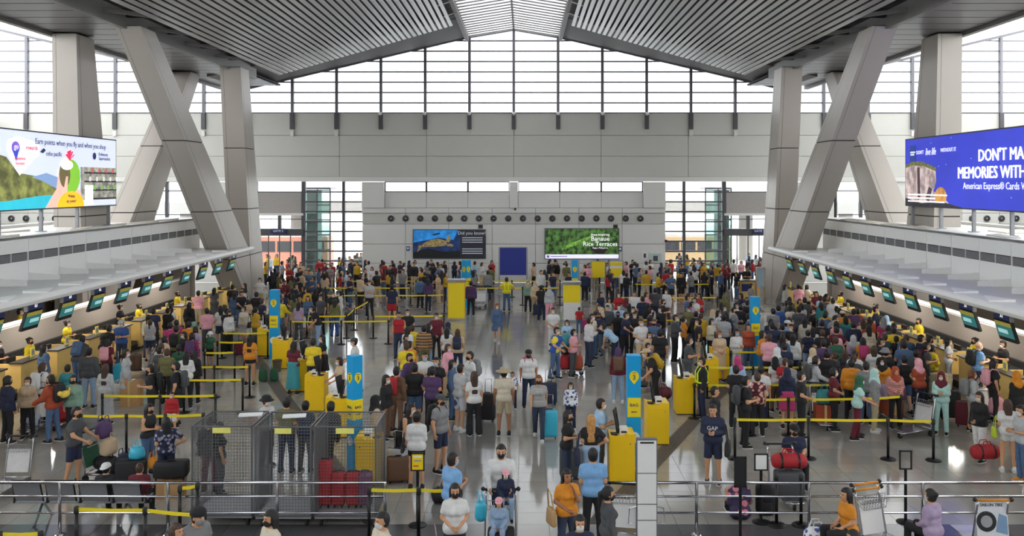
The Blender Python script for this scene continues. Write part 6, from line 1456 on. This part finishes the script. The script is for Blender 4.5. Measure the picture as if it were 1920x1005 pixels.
# ---- loaded trolleys
def place(px, py, rot, label, ad=None, grip='black', D=None):
    x, y = gp(px, py); trolley(x, y, label, rot, ad, grip); return x, y, rot
x, y, r = place(208,900,78,'trolley with green panel piled by the man in charcoal T-shirt','green')
for u, v, z, c, kind, lab in ((0,.1,.21,'black','d','black duffel lying on the trolley left of the cages'), (0,-.32,.21,'navy','s','navy bag at the nose of the green-panelled trolley'), (0,.05,.55,'beige','s','cream bag piled on the green-panelled trolley'), (.02,.2,.9,'purple','s','purple bag on top of the green-panelled trolley')):
    a, b = tr_pt(x, y, r, u, v); (duffel(a, b, c, lab, r+90, .55, .17, z) if kind == 'd' else sack(a, b, c, lab, .4, .28, .36, r, z))
x, y = gp(232,905); suitcase(x+.25, y-.2, 'black', 'black suitcase with white trim lying near the bench', 10, .5, .6, .3, False)
sack(x+.35, y-.15, 'turquoise', 'round bright blue bag on the black suitcase by bench', .34, .3, .26, 0, .565); sack(x+.68, y-.1, 'orange', 'orange bag beside the round blue bag', .26, .24, .24, 0, .34)
x, y = gp(318,930); carton(x, y, 'tan box under the black case left of the cages', .55, .4, .34); suitcase(x+.02, y+.05, 'black', 'black case lying on the tan box left of cages', 8, .3, .66, .4, False, .34)
x, y, r = place(60,812,15,'white trolley with patterned bag at left, nearest the picture edge'); a, b = tr_pt(x,y,r,0,-.05); sack(a, b, 'grey camouflage', 'black and white patterned bag on the left white trolley', .42, .34, .55, r, .21)
x, y, r = place(112,800,10,'trolley pushed by the man in rust jacket'); a, b = tr_pt(x,y,r,0,-.05); sack(a, b, 'red', 'red bag on the rust jacket man\'s trolley', .4, .32, .45, r, .21)
x, y, r = place(10,925,0,'white trolley cut by the lower left picture edge','white')
x, y, r = place(255,704,-80,'white trolley by the left counters with brown case'); a, b = tr_pt(x,y,r,0,0); suitcase(a, b, 'brown', 'brown case on the trolley by left counters', r, .5, .42, .3, False, .15)
x, y, r = place(318,702,-75,'white trolley in front of the olive backpacker'); a, b = tr_pt(x,y,r,0,0); suitcase(a, b, 'black', 'black case on the trolley before the olive backpacker', r, .5, .42, .3, False, .15)
x, y, r = place(785,668,10,'trolley with grey hat in the centre queue'); a, b = tr_pt(x,y,r,0,0); suitcase(a, b, 'maroon', 'maroon case on the centre queue trolley', r, .45, .42, .3, False, .15)
# father's trolley
dx, dy = Q['dad']['x'], Q['dad']['y']; trolley(dx, dy-.98, 'trolley carrying two children pushed by the man in white', 0); suitcase(dx+.02, dy-.9, 'black', 'black case under the child in navy jacket', 0, .3, .46, .42, False, .15)
suitcase(dx-.01, dy-1.5, 'tan', 'tan case under the child in denim', 0, .34, .42, .34, False, .0); sack(dx-.33, dy-.80, 'turquoise', 'light blue insulated bag hanging on the father\'s trolley', .22, .2, .36, 12, .62); sack(dx+.0, dy-.55, 'dark grey', 'dark grey shoulder case held on the father\'s trolley', .3, .12, .22, -10, .95) if False else None
# couple's trolley right of aisle
x, y, r = place(1068,702,75,'heavily loaded trolley beside the man in tricolour shirt')
for u, v, z, c, lab, kd in ((0,.15,.21,'red','red and white patterned case on the loaded aisle trolley','s'), (0,-.28,.21,'rust','multicoloured striped bag on the loaded aisle trolley','s'), (0,.1,.68,'black','black bag on the loaded aisle trolley','d'), (0,.12,1.0,'teal','teal case on top of the loaded aisle trolley','s')):
    a, b = tr_pt(x,y,r,u,v); (duffel(a,b,c,lab,r,.55,.16,z) if kd == 'd' else sack(a,b,c,lab,.44,.34,.45 if z < .5 else .34,r,z))
x, y, r = place(900,578,0,'empty silver trolleys parked before the blue board',None); trolley(x+.02, y+.5, 'second empty trolley nested behind the first by blue board', 0)
x, y, r = place(1205,735,-80,'trolley pushed by the man in beige cap'); a, b = tr_pt(x,y,r,0,-.02); sack(a,b,'dark grey','dark bag on the beige cap man\'s trolley',.42,.34,.5,r,.21); x2, y2 = gp(1243,748); duffel(x2, y2, 'maroon', 'crimson duffel bag behind the second right kiosk', 15, .5, .2)
# the trolley with the red duffel behind the right railing
x, y = at_d(1478,17.9), 17.9; trolley(x, y, 'trolley with red duffel before the seated man in navy', 0); suitcase(x, y-.05, 'dark grey', 'dark brown case on the red duffel trolley', 0, .46, .56, .36, False, .15); duffel(x, y-.05, 'red', 'bright red and grey duffel on top of the trolley', 0, .68, .17, .72)
suitcase(at_d(1488,19.1), 19.08, 'black', 'black case serving as seat for the man in navy', 0, .40, .44, .3, False)
x, y = gp(1452,985); b_ = thing('backpack', 'tall black backpack standing on the floor behind the right railing', 'backpack', (x-.02, y+.55, 0), R(170), 'backpacks'); link('pack_body', shared('fbp', lambda: rbox(.38,.24,.62,.1).mesh('pack_body', M_BLACK, True)), b_, material=bagm('black')); link('pocket', shared('bpp', None), b_, (0,.12,.08), material=bagm('black'))
# right queue trolleys
x, y, r = place(1545,800,-8,'white trolley with orange-wrapped box in the right queue'); a, b = tr_pt(x,y,r,0,-.05); carton(a,b,'orange tape-wrapped box on the right queue trolley',.5,.4,.4,r,.21,'rust'); sack(a,b,'teal','teal checked bag on the orange-wrapped box',.44,.34,.36,r,.62)
x, y, r = place(1708,818,-62,'empty white trolley standing sideways behind the nearest right belt','white')
x, y, r = place(1672,790,5,'trolley piled with lilac and plum bags'); a, b = tr_pt(x,y,r,0,0); carton(a,b,'orange box under the lilac bag',.5,.4,.36,r,.21,'rust'); sack(a-.16,b,'lilac','lilac tie-dye bag on the piled trolley',.36,.3,.42,r,.58); sack(a+.22,b+.02,'plum','plum purple bag on the piled trolley',.34,.3,.42,r,.58)
x, y, r = place(1868,790,20,'trolley at the right counters behind the lime bag woman'); a, b = tr_pt(x,y,r,0,0); sack(a,b,'pink','pale pink bag on the right counter trolley',.4,.32,.45,r,.21)
x, y, r = place(1764,752,30,'trolley with grey cartons at the right counters'); a, b = tr_pt(x,y,r,0,0); carton(a,b,'grey wrapped box at the right counters',.5,.42,.6,r,.21,'khaki')
x, y, r = place(1622,735,0,'trolley in front of the black-robed figure in right queue')
x, y, r = place(480,640,15,'upright silver trolley near the left pillar marked 2'); x, y, r = place(555,630,-20,'silver trolley behind the left kiosks')
# lower right trolleys
M_AD = mat('trolley poster', rgb(214,216,220), .5, var=.05)
x, y = at_d(1862,15.2), 15.8; tr = trolley(x, y, 'trolley with tyre advertisement panel at the lower right', 180, None, 'orange')
b_ = build(MB().box(-.27,.27,-.012,.0,0,.60), 'poster_panel', M_AD, tr, (0,.60,.38), (R(-8),0,PI))
lettering('SAILUN TIRE', .07, b_, (0,-.016,.54), (R(90),0,0), M_BLACK); build(MB().prism([(.17*math.cos(2*PI*i/20)-.1,.27+.17*math.sin(2*PI*i/20)) for i in range(20)], -.018, -.013), 'tyre_print', M_BLACK, b_); build(MB().prism([(.10*math.cos(2*PI*i/16)-.1,.27+.10*math.sin(2*PI*i/16)) for i in range(16)], -.021, -.0185), 'rim_print', M_GREYP, b_); build(MB().prism([(.05,.1),(.25,.05),(.25,.35),(.12,.4)], -.018, -.013), 'car_print', mat('print blue', rgb(120,150,180), .5), b_)
x, y = at_d(1672,15.2), 15.2; trolley(x, y, 'child trolley with orange handles at the lower right', 20, None, 'orange'); trolley(x+.08, y+.28, 'second orange-handled trolley nested behind at lower right', 20, None, 'orange')
x, y = at_d(1165,15.9), 15.7; trolley(x-.05, y-.25, 'white trolley standing left of the tall white panel', -10)
sack(at_d(1540,15.6)-.1, 15.55, 'blue floral', 'blue patterned shopping bag beside the seated orange shirt woman', .5, .3, .42, 0)
# ---- sign stands in front
def sign_stand(px, D, z0, z1, w, label, mface, frame_only=False):
    o = thing('sign_stand', label, 'sign stand', (at_d(px,D), D, 0), 0, 'sign stands'); build(MB().lathe([(.17,0),(.17,.015),(.04,.04)],18), 'base', M_POST, o); build(MB().lathe([(.028,.03),(.028,z0+.02)],10), 'post', M_POST, o)
    f = MB()
    for (a, b, c, d) in ((-w/2,w/2,z0,z0+.025),(-w/2,w/2,z1-.025,z1),(-w/2,-w/2+.025,z0,z1),(w/2-.025,w/2,z0,z1)): f.box(a,b,-.015,.015,c,d)
    build(f, 'frame', M_BLACK, o)
    if not frame_only: build(MB().box(-w/2+.02,w/2-.02,-.008,.008,z0+.02,z1-.02), 'sign_sheet', mface, o)
    return o
o = sign_stand(783, 16.75, 1.02, 1.36, .26, 'yellow notice stand right of the cages', M_SIGNY)
for k, (a, b, c) in enumerate(((-.08,.08,1.27),(-.07,.07,1.20),(-.08,.02,1.10))): build(MB().box(a,b,-.012,-.008,c,c+.03), 'print', (M_WHITE, M_GREYP, mat('print red', rgb(200,90,70), .6))[k], o)
sign_stand(1388, 15.9, 1.0, 1.55, .22, 'narrow black sign board on a post behind the right railing', M_BLACK); sign_stand(1427, 16.9, .98, 1.30, .26, 'white sign sheet in black frame behind the right railing', M_WHITE); sign_stand(1698, 16.9, 1.0, 1.36, .24, 'empty black sign frame on a post at lower right', M_WHITE, True)
for px, lab in ((1456,'black queue post behind the railing, left of the red duffel trolley'),(1502,'black queue post behind the railing, right of the red duffel trolley')): stanchion(at_d(px,16.75), 16.75, lab)
# ---- tall white display panel in front of the railing
o = thing('display_tower', 'tall narrow white display panel in front of the railing', 'display stand', (at_d(1213,15.6), 15.6, 0)); build(MB().box(-.18,.18,0,.1,.02,1.95), 'cabinet', M_FRAME, o)
for (a, b) in ((.03,.52),(.54,.80),(.82,1.34),(1.36,1.92)): build(MB().box(-.165,.165,-.012,0,a,b), 'front_panel', M_WHITE, o)
build(MB().box(-.3,.3,-.15,.25,0,.02), 'base_plate', M_STEEL, o); build(MB().box(-.12,.12,-.016,-.012,1.87,1.9), 'slot', M_BLACK, o)
for s in (-1,1): build(MB().tube([(s*.18,.05,.75),(s*.3,.05,.72),(s*.32,.05,.45),(s*.26,.05,.45)],.014,6), 'side_bracket', M_STEEL, o)
# ---- papers on the cages, far reception desk
for px, D, z in ((470,17.4,1.9),(552,17.3,1.9)):
    q = MB().box(-.22,.22,-.12,.12,0,.02); tag(build(q, 'paper_stack', mat('paper', rgb(232,232,232), .7), None, (at_d(px,D), D, z), (0,0,.2)), 'white papers lying on the %s cage' % ('left' if px < 500 else 'middle'), 'paper', 'papers on cages')
x, y = gp(1402,562); o = thing('reception_desk', 'pale yellow curved desk by the right column', 'desk', (x, y, 0)); build(MB().box(-.6,.6,-.25,.35,.05,1.05), 'desk_body', M_WOOD, o); build(MB().box(-.66,.66,-.32,.4,1.05,1.1), 'desk_top', M_DARKTOP, o); build(MB().box(-.4,.2,-.26,-.25,.5,.9), 'poster', M_NAVY, o)
o = board(1418, 1434, 47.8, .9, 1.9, 'notice_board', 'pale blue notice board beside the right column', mat('pale blue notice', rgb(160,186,206), .5))

# ---- reflective vests of the two guards
def vest(p, c):
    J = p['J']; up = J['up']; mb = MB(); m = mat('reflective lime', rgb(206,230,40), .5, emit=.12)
    for s in (-1, 1): mb.tube([up((s*.10,-.145,.98)), up((s*.11,-.15,1.25)), up((s*.11,-.06,1.40)), up((s*.11,.07,1.40)), up((s*.10,.135,1.25)), up((s*.09,.14,.98))], .022, 6)
    mb.tube([up((.20*math.cos(2*PI*i/16), .145*math.sin(2*PI*i/16), 1.0)) for i in range(17)], .022, 6, cap=False)
    tag(build(mb, 'reflective_vest', m, p['o'], smooth=True), 'lime reflective straps')
for p in PEOPLE:
    if p['note'] and p['note'].startswith('guard'): vest(p, 0)

for p in PEOPLE:
    n = p['note'] or ''
    for key, lab in (('woman in orange T-shirt with very long', 'dark case under the seated orange shirt person at lower right'), ('dark-haired person seated', 'dark case under the person seated at bottom edge'), ('woman in dusty lilac', 'dark case under the seated lilac hoodie person')):
        if n.startswith(key): suitcase(p['x'], p['y']+.02, 'dark grey', lab, p['face'], .30, .44, .36, False)
# ---- the rest of the crowd, filling the queues the photograph shows
TOPC = ['black']*9+['white']*5+['navy']*4+['grey']*3+['dark grey']*4+['light grey']*2+['maroon','red','beige','cream','pink','lilac','olive','green','denim blue','light blue','teal','purple','mustard','rust','brown','hot pink','orange','mint','yellow','blue']
BOTC = ['black']*7+['dark denim']*4+['denim blue']*4+['navy']*3+['khaki']*2+['dark grey']*2+['pale denim','beige','brown','olive']
def rand_look():
    sex = rng.choice('mf'); top = (rng.choice(['tee']*5+['longsleeve']*3+['jacket']*2), rng.choice(TOPC)); bot = (rng.choice(['trousers']*7+['shorts']*2), rng.choice(BOTC))
    hair = rng.choice(['short']*6+['buzz']) if sex == 'm' else rng.choice(['long']*4+['bob','bun','pony','verylong','hijab','hijab'])
    hc = rng.choice(['black']*5+['brown']) if hair != 'hijab' else rng.choice(['beige','black','grey','pink','maroon','navy','sage green','white'])
    pose = rng.choice(['stand']*5+['phone']*4+['clasp','onehand','push','fold','hipone'])
    return dict(pose=pose, sex=sex, hair=hair, top=top, bot=bot, hairc=hc, h=rng.uniform(1.56,1.74) if sex == 'm' else rng.uniform(1.5,1.64), mask=rng.choice(['white']*4+['black']*2+['light blue']), skin=rng.choice([1,1,1,2,0]))
OBST = [(o.location.x, o.location.y, .66 if o.name.startswith(('bag_kiosk','sign_pillar','info_pillar','luggage','carton','reception')) else .42) for o in bpy.data.objects if o.parent is None and o.name.startswith(('bag_kiosk','sign_pillar','info_pillar','queue_post','poster_board','blue_screen','luggage_trolley','suitcase','soft_bag','carton_box','duffel','reception','notice_board','backpack'))]
FARQ = []
def free(x, y, r=.46):
    return all((x-p['x'])**2+(y-p['y'])**2 > r*r for p in PEOPLE) and all((x-a)**2+(y-b)**2 > c*c for a, b, c in OBST)
ZONES = [  # photo region of heads, how many, main facing directions
 ((1440,1700),(556,640),44,(150,200)), ((1440,1640),(640,690),14,(120,220)), ((1690,1760),(625,675),6,(60,200)), ((1090,1330),(545,600),30,(-60,200)), ((1330,1440),(545,600),11,(0,200)),
 ((390,500),(530,585),9,(120,220)), ((520,600),(515,560),14,(120,220)), ((270,390),(575,660),14,(150,200)), ((760,870),(600,655),7,(-40,200)), ((640,840),(507,520),8,(0,200)), ((1530,1700),(520,560),6,(120,200))]
for (xr, yr, n, fr_) in ZONES:
    k = t = 0
    while k < n and t < 400:
        t += 1; L = rand_look(); px = rng.uniform(*xr); py = rng.uniform(*yr); x, y = gp(px, py, L['h'])
        lim = 13.75
        if not free(x, y) or abs(x) > lim or (abs(x) > 13.9 and 47 < y < 53) or y > 56.5 or (abs(x) > 13.4 and y > 46): continue
        if y > 37.5: FARQ.append((x, y, L)); PEOPLE.append(dict(x=x, y=y, o=None)); k += 1; continue
        person(px, py, rng.uniform(*fr_), L['pose'], L['sex'], L['hair'], L['top'], L['bot'], mask=L['mask'], skin=L['skin'], h=L['h'], hairc=L['hairc']); k += 1
far = []
t = 0
while len(far) < 84 and t < 3000:
    t += 1; L = rand_look(); px = rng.uniform(492, 1440); py = rng.uniform(494, 513); x, y = gp(px, py, L['h'])
    if 930 < px < 995 or not free(x, y, .5) or y > 57.2 or abs(x) > 16 or (abs(x) > 13.8 and y < 53): continue
    far.append(1); FARQ.append((x, y, L)); PEOPLE.append(dict(x=x, y=y, o=None))
# ---- the farthest row along the wall and outside: too many to tell apart, one object
palette = ['black','white','navy','grey','maroon','beige','pink','olive','denim blue','red','mustard','light blue']
crowd = []; mats_ = [M_SKIN[1]]+[cmat(c) for c in palette]+[mat('hair black', (0,0,0))]
def mesh_np(me):
    v = np.empty(len(me.vertices)*3, np.float32); me.vertices.foreach_get('co', v); return v.reshape(-1,3), [tuple(p.vertices) for p in me.polygons]
_np = {}
def add_far(x, y, L):
    me, J = body_mesh(L['pose'], L['sex'], 1); sc = L['h']/1.673; a = rng.uniform(0, 2*PI); c, s_ = math.cos(a), math.sin(a)
    hk = L['hair'] if L['hair'] else 'short'
    for key, m_, mi, off in ((('b',L['pose'],L['sex']), me, 0, None), (('t',L['top'][0],L['pose'],L['sex']), cloth_mesh(L['top'][0],L['pose'],L['sex'],1), 1+palette.index(L['top'][1] if L['top'][1] in palette else rng.choice(palette)), None),
                       (('c',L['bot'][0],L['pose'],L['sex']), cloth_mesh(L['bot'][0],L['pose'],L['sex'],1), 1+palette.index(rng.choice(['black','navy','denim blue','black','beige'])), None), (('h',hk), hair_mesh(hk), len(mats_)-1, J['head'])):
        if key not in _np: _np[key] = mesh_np(m_)
        v, q_ = _np[key]; v = v + (np.array(off) if off is not None else 0); v = v*sc
        crowd.append((np.stack([v[:,0]*c-v[:,1]*s_+x, v[:,0]*s_+v[:,1]*c+y, v[:,2]], 1), q_, mi))
pts = []; t = 0
while len(pts) < 112 and t < 4000:
    t += 1; L = rand_look(); L['pose'] = rng.choice(['stand','phone']); L['top'] = (rng.choice(['tee','longsleeve']), L['top'][1]); L['bot'] = ('trousers', 'black')
    if L['hair'] not in ('short','long','bob'): L['hair'] = 'long' if L['sex'] == 'f' else 'short'
    if len(pts) < 80: px = rng.uniform(495, 1435); py = rng.uniform(486, 494)
    else: px = rng.choice([rng.uniform(500,565), rng.uniform(1390,1440), rng.uniform(600,680), rng.uniform(1262,1320)]); py = rng.uniform(474, 486)
    x, y = gp(px, py, L['h'])
    if 930 < px < 995 or (57.3 < y < 58.8) or y > 68 or not free(x, y, .5) or any((x-a)**2+(y-b)**2 < .3 for a, b in pts) or (y < 57.3 and y > 57.0 and abs(x) < 9.9): continue
    if 59.5 < y < 62.5 and (abs(x-at_d(600,61)) < 1.3 or abs(x-at_d(1342,61)) < 1.3): continue
    pts.append((x, y)); add_far(x, y, L)
for x, y, L in FARQ:
    if L['hair'] not in ('short','long','bob'): L['hair'] = 'long' if L['sex'] == 'f' else 'short'
    add_far(x, y, L)
tag(link('distant_crowd', raw_mesh('distant_crowd', crowd, mats_)), 'dense distant crowd along the back wall and outside the gates', 'crowd', kind='stuff')

# ---- labels: look first, then the nearest thing one can find
LM = [(at_d(1189,19.3),19.3,'by the right pillar marked 3'),(at_d(663,19.7),19.7,'by the left pillar marked 3'),(at_d(513,33),33,'by the left pillar marked 2'),(at_d(1417,31),31,'by the right pillar marked 2'),
 (at_d(855,42),42,'by the all-yellow pillar'),(at_d(1072,41.5),41.5,'by the white and yellow pillar'),(at_d(962,51.5),51.5,'by the blue board'),(at_d(840,57.5),56,'under the turtle poster'),(at_d(1090,57.5),56,'under the green poster'),
 (-14.2,22,'at the front left counters'),(-13.8,30,'at the middle left counters'),(-13.6,41,'at the far left counters'),(14.0,22,'at the front right counters'),(13.8,30,'at the middle right counters'),(13.6,40,'at the far right counters'),
 (-14.5,54,'by the left gate'),(14.8,54,'by the right gate'),(-11,25,'in the left belts'),(9,24,'behind the front right belts'),(9.5,29,'in the right queue'),(6,36,'in the far right belts'),(-6,45,'in the far left belts'),(-2.6,26,'in the centre queue'),(-2.8,31,'at the back of the centre queue'),(10,35,'deep in the right queue'),(-9,38,'by the left column'),(5,48,'in the far centre right'),(-7,52,'near the left glazing'),(8,53,'near the right glazing')]
def where(x, y):
    return min(LM, key=lambda l: (l[0]-x)**2+((l[1]-y)*.8)**2)[2]
TN = {'tee': 'T-shirt', 'longsleeve': 'long-sleeved top', 'jacket': 'jacket', 'tank': 'vest', 'croptop': 'top', 'dress': 'dress'}
def clean(lab, words=16):
    w_ = lab.split(); return ' '.join(w_[:words])
groups = {}
for p in PEOPLE:
    if p['o'] is None: continue
    o = p['o']; o['category'] = 'person'; o['group'] = 'people in the hall'
    if p['note']: o['label'] = clean(p['note']); continue
    who = 'person'
    hd = ('%s headscarf' % p['hairc']) if p['hair'] == 'hijab' else ('%s %s' % (p['hatc'], {'cap':'cap','backcap':'cap','buckethat':'hat'}.get(p['hat'],'hat')) if p['hat'] else {'long':'long hair','verylong':'long hair','pony':'ponytail','bun':'bun','bob':'bob','fringe':'bob'}.get(p['hair'], 'short hair'))
    lab = '%s, %s, %s %s%s' % (who, hd, p['top'][1], TN[p['top'][0]], (', %s %s' % (p['bot'][1], p['bot'][0])) if p['bot'] else '')
    lab = lab.replace('person, ', 'person with '); p['base'] = lab; p['lab'] = lab + ' ' + where(p['x'], p['y']); groups.setdefault(p['lab'], []).append(p)
for lab, ps in groups.items():
    ps.sort(key=lambda p: (p['x']-CAMX)/p['y'])
    for i, p in enumerate(ps): p['o']['label'] = clean(lab if len(ps) == 1 else lab + ', ' + (['leftmost','rightmost'] if len(ps) == 2 else ['leftmost','second','third','fourth','fifth','sixth','seventh','eighth'])[i])

import re
for o in bpy.data.objects:
    l = o.get('label')
    if not l: continue
    for a, b in ((r'\b(man|woman|girl|boy)\b', 'person'), (r'\bwomen\b', 'people'), (r"\bfather's\b", 'two-child'), (r'\b(his|her)\b', 'a'), (r'\byoung person\b', 'person')): l = re.sub(a, b, l)
    o['label'] = ' '.join(l.split()[:16])
